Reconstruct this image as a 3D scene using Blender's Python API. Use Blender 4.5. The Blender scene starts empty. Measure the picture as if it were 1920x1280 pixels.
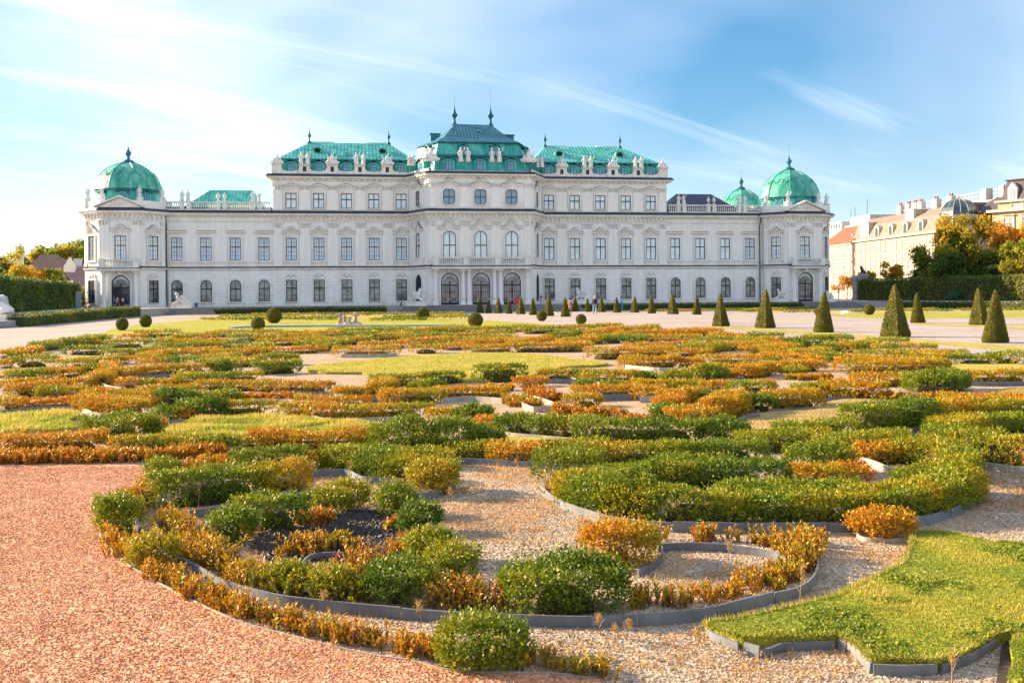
import bpy, bmesh, math, random
import numpy as np
from mathutils import Vector, Matrix
from mathutils.geometry import tessellate_polygon

S = bpy.context.scene
COL = S.collection
rng = np.random.default_rng(7)
random.seed(7)

# ------------------------------------------------------------------ camera
FPX, CX, CY, ROLL, EYE = 1900.0, 960.0, 554.0, 0.008, 1.8
cam = bpy.data.cameras.new('camera')
cam_o = bpy.data.objects.new('camera', cam)
COL.objects.link(cam_o)
cam.sensor_width = 36.0
cam.lens = 36.0 * FPX / 1920.0
cam.shift_y = -(640 - CY) / 1920.0
cam.clip_start = 0.2
cam.clip_end = 3000
cam_o.location = (0, 0, EYE)
cam_o.rotation_euler = (math.radians(90), ROLL, 0)
S.camera = cam_o
S.render.resolution_x, S.render.resolution_y = 1024, 682

# ------------------------------------------------------------------ light
SUN_EL, SUN_AZ = math.radians(20.5), math.radians(-69)      # azimuth from +Y, negative = to the left
SKY_GAMMA, SKY_SAT, SKY_VAL, CLOUD = 0.70, 1.65, 0.38, 2.08
CIR = (42, 7.7, 1.1)
VEIL, VEIL_LOC = 0.66, (1.7, 0.3, 0.2)
world = bpy.data.worlds.new('World')
S.world = world
world.use_nodes = True
wn, wl = world.node_tree.nodes, world.node_tree.links
wn.clear()
w_out = wn.new('ShaderNodeOutputWorld')
bg = wn.new('ShaderNodeBackground')
bg.inputs['Strength'].default_value = 0.15
sky = wn.new('ShaderNodeTexSky')
sky.sky_type = 'NISHITA'
sky.sun_disc = False
sky.sun_elevation = SUN_EL
sky.sun_rotation = SUN_AZ
sky.air_density = 1.0
sky.dust_density = 0.1
sky.ozone_density = 3.5
# thin cirrus all round the sky: noise on a plane overhead
tc = wn.new('ShaderNodeTexCoord')
sep = wn.new('ShaderNodeSeparateXYZ'); wl.new(tc.outputs['Generated'], sep.inputs[0])
zc = wn.new('ShaderNodeMath'); zc.operation = 'MAXIMUM'; wl.new(sep.outputs['Z'], zc.inputs[0]); zc.inputs[1].default_value = 0.0
za = wn.new('ShaderNodeMath'); za.operation = 'ADD'; wl.new(zc.outputs[0], za.inputs[0]); za.inputs[1].default_value = 0.12
dx = wn.new('ShaderNodeMath'); dx.operation = 'DIVIDE'; wl.new(sep.outputs['X'], dx.inputs[0]); wl.new(za.outputs[0], dx.inputs[1])
dy = wn.new('ShaderNodeMath'); dy.operation = 'DIVIDE'; wl.new(sep.outputs['Y'], dy.inputs[0]); wl.new(za.outputs[0], dy.inputs[1])
cmb = wn.new('ShaderNodeCombineXYZ'); wl.new(dx.outputs[0], cmb.inputs[0]); wl.new(dy.outputs[0], cmb.inputs[1])
mp = wn.new('ShaderNodeMapping'); wl.new(cmb.outputs[0], mp.inputs['Vector'])
mp.vector_type = 'TEXTURE'
mp.inputs['Rotation'].default_value = (0, 0, math.radians(CIR[0]))
mp.inputs['Scale'].default_value = (4.0, 1.0, 1.0)
mp.inputs['Location'].default_value = (CIR[1], CIR[2], 0.0)
nz = wn.new('ShaderNodeTexNoise'); wl.new(mp.outputs[0], nz.inputs['Vector'])
nz.inputs['Scale'].default_value = 1.25
nz.inputs['Detail'].default_value = 8
nz.inputs['Roughness'].default_value = 0.62
nz.inputs['Distortion'].default_value = 0.9
rp = wn.new('ShaderNodeValToRGB'); wl.new(nz.outputs['Fac'], rp.inputs['Fac'])
rp.color_ramp.elements[0].position = 0.50; rp.color_ramp.elements[0].color = (0, 0, 0, 1)
rp.color_ramp.elements[1].position = 0.74; rp.color_ramp.elements[1].color = (1, 1, 1, 1)
# a broad thin veil, with clear gaps, under the cirrus
mp2 = wn.new('ShaderNodeMapping'); wl.new(tc.outputs['Generated'], mp2.inputs['Vector'])
mp2.inputs['Location'].default_value = VEIL_LOC
mp2.inputs['Scale'].default_value = (1.0, 1.0, 1.6)
nv = wn.new('ShaderNodeTexNoise'); wl.new(mp2.outputs[0], nv.inputs['Vector'])
nv.inputs['Scale'].default_value = 1.5; nv.inputs['Detail'].default_value = 4; nv.inputs['Roughness'].default_value = 0.5; nv.inputs['Distortion'].default_value = 0.4
vr = wn.new('ShaderNodeMapRange'); wl.new(nv.outputs['Fac'], vr.inputs['Value'])
vr.inputs['From Min'].default_value = 0.30; vr.inputs['From Max'].default_value = 0.62; vr.inputs['To Min'].default_value = 0.06; vr.inputs['To Max'].default_value = VEIL
ga = wn.new('ShaderNodeMath'); ga.operation = 'MULTIPLY'; wl.new(rp.outputs['Color'], ga.inputs[0]); ga.inputs[1].default_value = 0.34
gain = wn.new('ShaderNodeMath'); gain.operation = 'ADD'; gain.use_clamp = True; wl.new(ga.outputs[0], gain.inputs[0]); wl.new(vr.outputs[0], gain.inputs[1])
mixc = wn.new('ShaderNodeMixRGB'); mixc.blend_type = 'MIX'
wl.new(gain.outputs[0], mixc.inputs['Fac'])
gm = wn.new('ShaderNodeGamma'); gm.inputs['Gamma'].default_value = SKY_GAMMA
hs = wn.new('ShaderNodeHueSaturation'); hs.inputs['Saturation'].default_value = SKY_SAT; hs.inputs['Value'].default_value = SKY_VAL
wl.new(sky.outputs['Color'], gm.inputs['Color']); wl.new(gm.outputs[0], hs.inputs['Color'])
wl.new(hs.outputs['Color'], mixc.inputs['Color1'])
mixc.inputs['Color2'].default_value = (CLOUD*.97, CLOUD, CLOUD*1.04, 1)
wl.new(mixc.outputs['Color'], bg.inputs['Color'])
wl.new(bg.outputs[0], w_out.inputs['Surface'])

sun = bpy.data.lights.new('sun', 'SUN')
sun.energy = 3.5
sun.angle = math.radians(0.55)
sun.color = (1.0, 0.76, 0.49)
sun_o = bpy.data.objects.new('sun', sun)
COL.objects.link(sun_o)
TO_SUN = Vector((math.sin(SUN_AZ) * math.cos(SUN_EL), math.cos(SUN_AZ) * math.cos(SUN_EL), math.sin(SUN_EL)))
sun_o.rotation_euler = TO_SUN.to_track_quat('Z', 'Y').to_euler()
sun_o.location = (-60, 20, 60)

vs = S.view_settings
vs.view_transform = 'Standard'
vs.look = 'None'
vs.gamma = 1.0
vs.use_curve_mapping = False
vs.exposure = 2.3

# ------------------------------------------------------------------ placing
_c, _s = math.cos(ROLL), math.sin(ROLL)
def uv(x, y):
    dx_, dy_ = x - CX, CY - y
    return dx_ * _c + dy_ * _s, -dx_ * _s + dy_ * _c
def put(x, y, Z):
    u, v = uv(x, y)
    return Vector((u / FPX * Z, Z, EYE + v / FPX * Z))
def gz(Y):
    return -0.6 * min(1.0, max(0.0, (Y - 60.0) / 75.0))
def at(x, y, g=None):
    u, v = uv(x, y)
    Z = 40.0
    for _ in range(40):
        h = gz(Z) if g is None else g
        Z = 0.5 * Z + 0.5 * FPX * (EYE - h) / max(-v, 1.0)
    h = gz(Z) if g is None else g
    return Vector((u / FPX * Z, Z, h))

# ------------------------------------------------------------------ object helpers
def tag(o, label=None, cat=None, group=None, kind=None):
    if label: o['label'] = label
    if cat: o['category'] = cat
    if group: o['group'] = group
    if kind: o['kind'] = kind
    return o
def empty(name, loc=(0, 0, 0), rz=0.0, parent=None):
    o = bpy.data.objects.new(name, None)
    o.empty_display_size = 0.3
    COL.objects.link(o)
    o.location = loc
    o.rotation_euler = (0, 0, rz)
    if parent: o.parent = parent
    return o
def link(name, me, parent=None, loc=(0, 0, 0), rz=0.0, scale=None):
    o = bpy.data.objects.new(name, me)
    COL.objects.link(o)
    o.location = loc
    o.rotation_euler = (0, 0, rz)
    if scale: o.scale = scale
    if parent: o.parent = parent
    return o
def dup(o, parent=None, loc=None, rz=None, scale=None, label=None, group=None):
    c = o.copy()
    COL.objects.link(c)
    c.parent = parent
    if loc is not None: c.location = loc
    if rz is not None: c.rotation_euler = (0, 0, rz)
    if scale is not None: c.scale = scale
    if label: c['label'] = label
    if group: c['group'] = group
    for ch in list(o.children):
        dup(ch, c)
    return c

class G:
    """collects shapes, builds ONE mesh"""
    def __init__(s): s.v = []; s.f = []
    def add(s, vs_, fs):
        n = len(s.v); s.v.extend([tuple(p) for p in vs_]); s.f.extend([tuple(i + n for i in f) for f in fs]); return s
    def box(s, x0, x1, y0, y1, z0, z1):
        return s.add([(x0,y0,z0),(x1,y0,z0),(x1,y1,z0),(x0,y1,z0),(x0,y0,z1),(x1,y0,z1),(x1,y1,z1),(x0,y1,z1)],
                     [(0,3,2,1),(4,5,6,7),(0,1,5,4),(1,2,6,5),(2,3,7,6),(3,0,4,7)])
    def prism(s, poly, z0, z1, top=True):
        n = len(poly)
        vs_ = [(p[0], p[1], z0) for p in poly] + [(p[0], p[1], z1) for p in poly]
        fs = [(i, (i+1) % n, n + (i+1) % n, n + i) for i in range(n)]
        if top: fs += [tuple(range(n, 2*n)), tuple(reversed(range(n)))]
        return s.add(vs_, fs)
    def plate(s, poly, y0, y1):            # polygon in xz, extruded along y
        n = len(poly)
        vs_ = [(p[0], y0, p[1]) for p in poly] + [(p[0], y1, p[1]) for p in poly]
        fs = [(i, (i+1) % n, n + (i+1) % n, n + i) for i in range(n)] + [tuple(reversed(range(n))), tuple(range(n, 2*n))]
        return s.add(vs_, fs)
    def ring(s, po, pi, y0, y1):           # frame between two outlines in xz (y0 front)
        n = len(po)
        vs_ = [(p[0], y0, p[1]) for p in po] + [(p[0], y0, p[1]) for p in pi] + [(p[0], y1, p[1]) for p in po] + [(p[0], y1, p[1]) for p in pi]
        fs = []
        for i in range(n):
            j = (i+1) % n
            fs += [(i, j, n+j, n+i), (i, 2*n+i, 2*n+j, j), (n+i, n+j, 3*n+j, 3*n+i)]
        return s.add(vs_, fs)
    def sweep(s, path, prof, caps=True):   # prof: list of (out, z); path plan polyline, outward = right hand side
        P = [Vector((p[0], p[1])) for p in path]; m = len(prof); rows = []
        for i, p in enumerate(P):
            ns = []
            if i > 0: d = (P[i]-P[i-1]).normalized(); ns.append(Vector((d.y, -d.x)))
            if i < len(P)-1: d = (P[i+1]-P[i]).normalized(); ns.append(Vector((d.y, -d.x)))
            n_ = ns[0] if len(ns) == 1 else (ns[0]+ns[1]) / (1 + ns[0].dot(ns[1]))
            rows.append([(p.x + n_.x*o, p.y + n_.y*o, z) for o, z in prof])
        vs_ = [q for r in rows for q in r]; fs = []
        for i in range(len(P)-1):
            for j in range(m-1):
                a = i*m + j; fs.append((a, a+1, a+m+1, a+m))
        if caps:
            fs += [tuple(range(m)), tuple(reversed(range((len(P)-1)*m, len(P)*m)))]
        return s.add(vs_, fs)
    def lathe(s, prof, c=(0,0,0), n=10, sx=1, sy=1, lean=(0,0)):
        vs_ = []; fs = []; m = len(prof)
        z0 = prof[0][1]
        for r, z in prof:
            for k in range(n):
                a = 2*math.pi*k/n
                vs_.append((c[0]+r*sx*math.cos(a)+lean[0]*(z-z0), c[1]+r*sy*math.sin(a)+lean[1]*(z-z0), c[2]+z))
        for i in range(m-1):
            for k in range(n):
                a, b = i*n+k, i*n+(k+1) % n
                fs.append((a, b, b+n, a+n))
        fs += [tuple(reversed(range(n))), tuple(range((m-1)*n, m*n))]
        return s.add(vs_, fs)
    def tube(s, pts, r, n=5):
        P = [Vector(p) for p in pts]; R_ = r if isinstance(r, (list, tuple)) else [r]*len(P)
        vs_ = []; fs = []
        for i, p in enumerate(P):
            d = (P[min(i+1, len(P)-1)] - P[max(i-1, 0)]).normalized()
            a = d.orthogonal().normalized(); b = d.cross(a)
            for k in range(n):
                t = 2*math.pi*k/n
                vs_.append(p + (a*math.cos(t) + b*math.sin(t))*R_[i])
        for i in range(len(P)-1):
            for k in range(n):
                q, w = i*n+k, i*n+(k+1) % n
                fs.append((q, w, w+n, q+n))
        fs += [tuple(reversed(range(n))), tuple(range((len(P)-1)*n, len(P)*n))]
        return s.add(vs_, fs)
    def ball(s, c, r, n=8, m=6, sx=1, sy=1, sz=1):
        prof = [(max(r*math.sin(math.pi*i/m), r*0.02), -r*sz*math.cos(math.pi*i/m)) for i in range(m+1)]
        return s.lathe(prof, c, n, sx, sy)
    def mesh(s, name, mat, smooth=False):
        me = bpy.data.meshes.new(name)
        me.from_pydata([tuple(p) for p in s.v], [], s.f)
        bm = bmesh.new(); bm.from_mesh(me); bmesh.ops.recalc_face_normals(bm, faces=bm.faces); bm.to_mesh(me); bm.free()
        me.materials.append(mat)
        if smooth: me.shade_smooth()
        me.update()
        return me
    def build(s, name, mat, parent=None, loc=(0,0,0), rz=0.0, smooth=False):
        return link(name, s.mesh(name, mat, smooth), parent, loc, rz)

# ------------------------------------------------------------------ materials
MATS = {}
def mat_new(name):
    m = bpy.data.materials.new(name); m.use_nodes = True
    nt = m.node_tree; b = nt.nodes['Principled BSDF']
    MATS[name] = m
    return m, nt, b
def simple(name, col, rough=0.6, noise=0.0, scale=3.0, bump=0.0, col2=None, metal=0.0, stretch=None, detail=6, spec=0.5):
    m, nt, b = mat_new(name)
    b.inputs['Roughness'].default_value = rough
    b.inputs['Metallic'].default_value = metal
    b.inputs['Specular IOR Level'].default_value = spec
    if noise == 0 and not bump:
        b.inputs['Base Color'].default_value = (*col, 1); return m
    t = nt.nodes.new('ShaderNodeTexCoord')
    src = t.outputs['Object']
    if stretch:
        mp_ = nt.nodes.new('ShaderNodeMapping'); mp_.inputs['Scale'].default_value = stretch
        nt.links.new(src, mp_.inputs[0]); src = mp_.outputs[0]
    n = nt.nodes.new('ShaderNodeTexNoise'); nt.links.new(src, n.inputs['Vector'])
    n.inputs['Scale'].default_value = scale; n.inputs['Detail'].default_value = detail; n.inputs['Roughness'].default_value = 0.65
    r = nt.nodes.new('ShaderNodeValToRGB'); nt.links.new(n.outputs['Fac'], r.inputs['Fac'])
    c2 = col2 or tuple(c*(1-noise) for c in col)
    r.color_ramp.elements[0].position = 0.32; r.color_ramp.elements[0].color = (*c2, 1)
    r.color_ramp.elements[1].position = 0.62; r.color_ramp.elements[1].color = (*col, 1)
    nt.links.new(r.outputs['Color'], b.inputs['Base Color'])
    if bump:
        bp = nt.nodes.new('ShaderNodeBump'); bp.inputs['Strength'].default_value = bump; bp.inputs['Distance'].default_value = 0.05
        nt.links.new(n.outputs['Fac'], bp.inputs['Height']); nt.links.new(bp.outputs[0], b.inputs['Normal'])
    return m
def tinted(name, stops, rough=0.55, transl=0.35, spec=0.35):
    """leaf material: hue picked by the per-leaf attribute 'tint', some light passing through the leaf"""
    m, nt, b = mat_new(name)
    a = nt.nodes.new('ShaderNodeAttribute'); a.attribute_name = 'tint'
    r = nt.nodes.new('ShaderNodeValToRGB'); nt.links.new(a.outputs['Fac'], r.inputs['Fac'])
    cr = r.color_ramp
    cr.elements[0].position = stops[0][0]; cr.elements[0].color = (*stops[0][1], 1)
    cr.elements[1].position = stops[-1][0]; cr.elements[1].color = (*stops[-1][1], 1)
    for p, c in stops[1:-1]:
        e = cr.elements.new(p); e.color = (*c, 1)
    nt.links.new(r.outputs['Color'], b.inputs['Base Color'])
    b.inputs['Roughness'].default_value = rough
    b.inputs['Specular IOR Level'].default_value = spec
    if transl > 0:
        tr = nt.nodes.new('ShaderNodeBsdfTranslucent'); nt.links.new(r.outputs['Color'], tr.inputs['Color'])
        mx = nt.nodes.new('ShaderNodeMixShader'); mx.inputs[0].default_value = transl
        out = nt.nodes['Material Output']
        nt.links.new(b.outputs[0], mx.inputs[1]); nt.links.new(tr.outputs[0], mx.inputs[2])
        nt.links.new(mx.outputs[0], out.inputs['Surface'])
    return m

def plaster(name, col, dirt, streak=0.5):
    m, nt, b = mat_new(name)
    b.inputs['Roughness'].default_value = 0.85
    b.inputs['Specular IOR Level'].default_value = 0.2
    t = nt.nodes.new('ShaderNodeTexCoord')
    n1 = nt.nodes.new('ShaderNodeTexNoise'); n1.inputs['Scale'].default_value = 0.35; n1.inputs['Detail'].default_value = 8; n1.inputs['Roughness'].default_value = 0.7
    nt.links.new(t.outputs['Object'], n1.inputs['Vector'])
    mp_ = nt.nodes.new('ShaderNodeMapping'); mp_.inputs['Scale'].default_value = (1.6, 1.6, 0.12)
    nt.links.new(t.outputs['Object'], mp_.inputs[0])
    n2 = nt.nodes.new('ShaderNodeTexNoise'); n2.inputs['Scale'].default_value = 1.0; n2.inputs['Detail'].default_value = 6; n2.inputs['Roughness'].default_value = 0.7
    nt.links.new(mp_.outputs[0], n2.inputs['Vector'])
    ml = nt.nodes.new('ShaderNodeMath'); ml.operation = 'MULTIPLY'
    nt.links.new(n1.outputs['Fac'], ml.inputs[0]); nt.links.new(n2.outputs['Fac'], ml.inputs[1])
    r = nt.nodes.new('ShaderNodeValToRGB'); nt.links.new(ml.outputs[0], r.inputs['Fac'])
    r.color_ramp.elements[0].position = 0.12; r.color_ramp.elements[0].color = (*dirt, 1)
    r.color_ramp.elements[1].position = 0.32; r.color_ramp.elements[1].color = (*col, 1)
    nt.links.new(r.outputs['Color'], b.inputs['Base Color'])
    return m

M_WALL = plaster('plaster_white', (0.885, 0.868, 0.845), (0.76, 0.73, 0.69))
M_TRIM = plaster('stone_trim', (0.84, 0.81, 0.77), (0.64, 0.595, 0.54))
M_STAT = plaster('statue_stone', (0.80, 0.78, 0.75), (0.55, 0.52, 0.48))
M_LEAD = simple('lead_flashing', (0.018, 0.028, 0.045), 0.45, 0.3, 2.0)
M_COPPER = simple('copper_patina', (0.055, 0.37, 0.29), 0.42, 0, 0.5, 0.0, None)
def copper(name, c1, c2, c3, rough=0.55):
    m, nt, b = mat_new(name)
    b.inputs['Roughness'].default_value = rough
    b.inputs['Specular IOR Level'].default_value = 0.4
    t = nt.nodes.new('ShaderNodeTexCoord')
    mp_ = nt.nodes.new('ShaderNodeMapping'); mp_.inputs['Scale'].default_value = (0.9, 0.9, 0.25)
    nt.links.new(t.outputs['Object'], mp_.inputs[0])
    n = nt.nodes.new('ShaderNodeTexNoise'); n.inputs['Scale'].default_value = 0.9; n.inputs['Detail'].default_value = 9; n.inputs['Roughness'].default_value = 0.72
    nt.links.new(mp_.outputs[0], n.inputs['Vector'])
    r = nt.nodes.new('ShaderNodeValToRGB'); nt.links.new(n.outputs['Fac'], r.inputs['Fac'])
    r.color_ramp.elements[0].position = 0.36; r.color_ramp.elements[0].color = (*c1, 1)
    r.color_ramp.elements[1].position = 0.64; r.color_ramp.elements[1].color = (*c3, 1)
    e = r.color_ramp.elements.new(0.5); e.color = (*c2, 1)
    nt.links.new(r.outputs['Color'], b.inputs['Base Color'])
    return m
M_COPPER = copper('copper_green', (0.02, 0.22, 0.21), (0.05, 0.40, 0.355), (0.16, 0.54, 0.47))
M_COPPER_DOME = copper('copper_dome', (0.02, 0.20, 0.15), (0.06, 0.36, 0.27), (0.18, 0.52, 0.42), 0.45)
M_PIPE = simple('pipe_patina', (.06, .10, .095), .6, .3, 2.0)
M_COPPER_DARK = copper('copper_dark', (0.010, 0.09, 0.14), (0.018, 0.14, 0.20), (0.04, 0.21, 0.27))
M_SLATE = simple('slate_navy', (0.014, 0.028, 0.085), 0.5, 0.35, 2.0)
M_FRAME = simple('window_frame_brown', (0.12, 0.055, 0.04), 0.5)
M_FRAME_DARK = simple('window_frame_dark', (0.022, 0.018, 0.024), 0.5)
M_IRON = simple('wrought_iron', (0.012, 0.016, 0.03), 0.45)
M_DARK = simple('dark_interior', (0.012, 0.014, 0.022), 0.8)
def glass(name, col, rough=0.06, blotch=None):
    m, nt, b = mat_new(name)
    b.inputs['Roughness'].default_value = rough
    b.inputs['Specular IOR Level'].default_value = 0.9
    b.inputs['Coat Weight'].default_value = 0.5
    b.inputs['Coat Roughness'].default_value = 0.03
    if blotch:
        t = nt.nodes.new('ShaderNodeTexCoord'); oi = nt.nodes.new('ShaderNodeObjectInfo')
        ad = nt.nodes.new('ShaderNodeVectorMath'); ad.operation = 'ADD'
        nt.links.new(t.outputs['Object'], ad.inputs[0]); nt.links.new(oi.outputs['Location'], ad.inputs[1])
        n = nt.nodes.new('ShaderNodeTexNoise'); n.inputs['Scale'].default_value = 0.9; n.inputs['Detail'].default_value = 2
        nt.links.new(ad.outputs[0], n.inputs['Vector'])
        r = nt.nodes.new('ShaderNodeValToRGB'); nt.links.new(n.outputs['Fac'], r.inputs['Fac'])
        r.color_ramp.elements[0].position = 0.35; r.color_ramp.elements[0].color = (*blotch, 1)
        r.color_ramp.elements[1].position = 0.6; r.color_ramp.elements[1].color = (*col, 1)
        nt.links.new(r.outputs['Color'], b.inputs['Base Color'])
    else:
        b.inputs['Base Color'].default_value = (*col, 1)
    return m
M_GLASS_LACE = glass('glass_white_curtain', (0.72, 0.82, 0.86), 0.08, (0.52, 0.66, 0.73))  # curtain white, raised to carry some sky reflection in the colour
M_GLASS_SKY = glass('glass_sky_reflection', (0.40, 0.58, 0.76), 0.05, (0.56, 0.70, 0.80))  # blue sky reflection is put into the pane's base colour
M_GLASS_TEAL = glass('glass_teal', (0.07, 0.26, 0.40), 0.05)
M_GLASS_LOW = glass('glass_low', (0.44, 0.49, 0.50), 0.08, (0.13, 0.15, 0.16))
M_GLASS_DOOR = glass('glass_door', (0.25, 0.22, 0.23), 0.06, (0.05, 0.045, 0.06))
M_STEP = simple('step_stone', (0.24, 0.23, 0.225), 0.85, 0.4, 1.2)
# ================================================================== PALACE
ALPHA = math.radians(9.1)
PT = Vector((math.cos(ALPHA), math.sin(ALPHA), 0))
PN = Vector((math.sin(ALPHA), -math.cos(ALPHA), 0))
PAL_ORG = Vector((0, 170, 0)) - 6.0 * PT
def pw(s, d, z=0.0):                     # palace coordinates to world (s along the front, d towards the garden)
    p = PAL_ORG + s * PT + d * PN
    return Vector((p.x, p.y, z))
FL = 0.4
palace = empty('palace', PAL_ORG, ALPHA)
tag(palace, 'long white baroque palace with green copper roofs, corner domes and three arched doors', 'palace')

BAY = [(-11.1, 0), (-8.25, -6), (8.25, -6), (11.1, 0)]
def tower_poly(cx, grow=0.0):
    a, b = 2.95 + grow*0.41, 5.95 + grow
    cy = 1.95
    return [(cx-a, cy-b), (cx+a, cy-b), (cx+b, cy-a), (cx+b, cy+a), (cx+a, cy+b), (cx-a, cy+b), (cx-b, cy+a), (cx-b, cy-a)]
TW = (-55.7, 56.3)

# walls
g = G(); g.box(-33.05, 33.05, 0, 20, -0.6, 21.9); g.build('main_wall', M_WALL, palace)
g = G(); g.prism([(-11.1, 0.0), (-8.25, -6), (8.25, -6), (11.1, 0.0), (11.1, 3), (-11.1, 3)], -0.6, 21.9); g.build('bay_wall', M_WALL, palace)
for s0, s1 in ((-50.3, -33.05), (33.05, 50.3)):
    g = G(); g.box(s0, s1, 0, 16, -0.6, 15.6); g.build('wing_wall', M_WALL, palace)
for cx in TW:
    g = G(); g.prism(tower_poly(cx), -0.6, 17.0); g.build('tower_wall', M_WALL, palace)
    # rear tower of the same kind, mostly hidden
g = G(); g.box(-63, -50, 8, 40, -0.6, 15.0); g.build('rear_wall', M_WALL, palace)
g = G(); g.box(50, 62, 8, 40, -0.6, 15.0); g.build('rear_wall', M_WALL, palace)

FRONT = [(-49.2, 0), (-11.1, 0), (-8.25, -6), (8.25, -6), (11.1, 0), (49.4, 0)]
MAINP = [(-33.05, 18), (-33.05, 0), (-11.1, 0), (-8.25, -6), (8.25, -6), (11.1, 0), (33.05, 0), (33.05, 18)]
def tpath(cx, k=(6, 7, 0, 1, 2, 3)):
    p = tower_poly(cx); return [p[i] for i in k]
# rusticated courses of the ground floor: each course stands 5 cm proud with a sunk joint between
prof = [(0.0, 0.95)]
z = 0.95
while z < 6.1:
    prof += [(0.05, z + 0.03), (0.05, z + 0.42), (0.0, z + 0.45)]
    z += 0.475
prof = [(o, zz) for o, zz in prof if zz < 6.25] + [(0.0, 6.25)]
for path in (FRONT, tpath(TW[0]), tpath(TW[1])):
    g = G(); g.sweep(path, prof, caps=False); g.build('rusticated_wall', M_WALL, palace)
    g = G(); g.sweep(path, [(0.0, -0.6), (0.16, -0.6), (0.16, 0.85), (0.0, 0.95)]); g.build('plinth', M_TRIM, palace)
    g = G(); g.sweep(path, [(0.0, 6.2), (0.12, 6.2), (0.18, 6.33), (0.32, 6.42), (0.34, 6.56), (0.0, 6.72)]); g.build('string_course', M_TRIM, palace)
    g = G(); g.sweep(path, [(0.0, 6.74), (0.36, 6.575), (0.37, 6.605), (0.0, 6.79)]); g.build('string_flashing', M_LEAD, palace)
    g = G(); g.sweep(path, [(0.0, 7.38), (0.10, 7.4), (0.12, 7.55), (0.0, 7.6)]); g.build('sill_band', M_TRIM, palace)
    g = G(); g.sweep(path, [(0.0, 13.95), (0.10, 13.95), (0.14, 14.12), (0.0, 14.15)]); g.build('architrave', M_TRIM, palace)
    g = G(); g.sweep(path, [(0.0, 14.72), (0.25, 14.78), (0.40, 14.95), (0.78, 15.02), (0.82, 15.25), (0.92, 15.27), (0.92, 15.33), (0.0, 15.33)]); g.build('cornice', M_TRIM, palace)
    g = G(); g.sweep(path, [(0.0, 15.34), (0.95, 15.34), (0.95, 15.42), (0.75, 15.75), (0.0, 15.8)]); g.build('cornice_flashing', M_LEAD, palace)
g = G(); g.sweep(MAINP, [(0.0, 20.72), (0.22, 20.80), (0.36, 20.98), (0.82, 21.06), (0.86, 21.26), (0.98, 21.28), (0.98, 21.33), (0.0, 21.33)]); g.build('cornice', M_TRIM, palace)
g = G(); g.sweep(MAINP, [(0.0, 21.34), (1.01, 21.34), (1.01, 21.42), (0.75, 21.74), (0.0, 21.78)]); g.build('cornice_flashing', M_LEAD, palace)
g = G(); g.sweep(MAINP, [(0.0, 19.95), (0.08, 19.97), (0.10, 20.12), (0.0, 20.15)]); g.build('architrave', M_TRIM, palace)
# brackets under both cornices
def along(path, step):
    out = []
    for a, b in zip(path[:-1], path[1:]):
        A_, B_ = Vector(a), Vector(b); L = (B_-A_).length; n = max(1, int(L/step)); d = (B_-A_)/L
        for i in range(n):
            p = A_ + d*L*(i+0.5)/n; out.append((p.x, p.y, math.atan2(d.y, d.x)))
    return out
def rbox(g, x, y, rz, w, out, z0, z1, inn=0.0):
    c, s_ = math.cos(rz), math.sin(rz)
    pts = []
    for (u, v) in ((-w/2, inn), (w/2, inn), (w/2, -out), (-w/2, -out)):
        pts.append((x + u*c - v*s_, y + u*s_ + v*c))
    g.prism(pts[::-1], z0, z1)
g = G()
for path in ([(-33.05, 0), (-11.1, 0), (-8.25, -6), (8.25, -6), (11.1, 0), (33.05, 0)], tpath(TW[0]), tpath(TW[1])):
    for x, y, rz in along(path, 0.72):
        rbox(g, x, y, rz, 0.30, 0.34, 14.32, 14.86); rbox(g, x, y, rz, 0.22, 0.16, 14.15, 14.32)
g.build('bracket_row', M_TRIM, palace)['kind'] = 'stuff'
g = G()
for x, y, rz in along(MAINP[1:-1], 0.95):
    rbox(g, x, y, rz, 0.34, 0.60, 20.72, 20.97)
g.build('bracket_row', M_TRIM, palace)['kind'] = 'stuff'

# ---------------------------------------------------------------- window kit
def rect(w, h, z0=0.0): return [(-w/2, z0), (w/2, z0), (w/2, h), (-w/2, h)]
def arch(w, h, z0=0.0, n=12, rise=None):
    r = w/2; rise = r if rise is None else rise
    return [(-r, z0), (r, z0)] + [(r*math.cos(math.pi*i/n), h-rise+rise*math.sin(math.pi*i/n)) for i in range(n+1)]
def octo(w, h, c=0.42, z0=0.0):
    return [(-w/2+c, z0), (w/2-c, z0), (w/2-c*.3, z0+c*.5), (w/2, z0+c), (w/2, h-c), (w/2-c*.3, h-c*.5), (w/2-c, h), (-w/2+c, h), (-w/2+c*.3, h-c*.5), (-w/2, h-c), (-w/2, z0+c), (-w/2+c*.3, z0+c*.5)]
def clip(poly, axis, val, keep_less):
    out = []
    for i in range(len(poly)):
        a, b = poly[i], poly[(i+1) % len(poly)]
        ia = (a[axis] <= val) == keep_less; ib = (b[axis] <= val) == keep_less
        if ia: out.append(a)
        if ia != ib:
            t = (val-a[axis])/(b[axis]-a[axis]); out.append((a[0]+t*(b[0]-a[0]), a[1]+t*(b[1]-a[1])))
    return out
def grow(poly, k):
    zs = [p[1] for p in poly]; xs = [p[0] for p in poly]
    cx, cz = (min(xs)+max(xs))/2, (min(zs)+max(zs))/2
    W, H = max(xs)-min(xs), max(zs)-min(zs)
    return [(cx+(p[0]-cx)*(W+2*k)/W, cz+(p[1]-cz)*(H+2*k)/H) for p in poly]
def hood_curve(w, rise, flat=0.0, n=18, shape='bell'):
    xs = [-w/2 + w*i/n for i in range(n+1)]; out = []
    for x in xs:
        t = abs(x)/(w/2)
        if shape == 'bell':
            k = max(0.0, 1-t/0.72); zz = rise*(k*k*(3-2*k))
        elif shape == 'seg':
            k = max(0.0, 1-(t/0.8)**2); zz = rise*k
        else: zz = 0.0
        out.append((x, zz))
    return out
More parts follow.
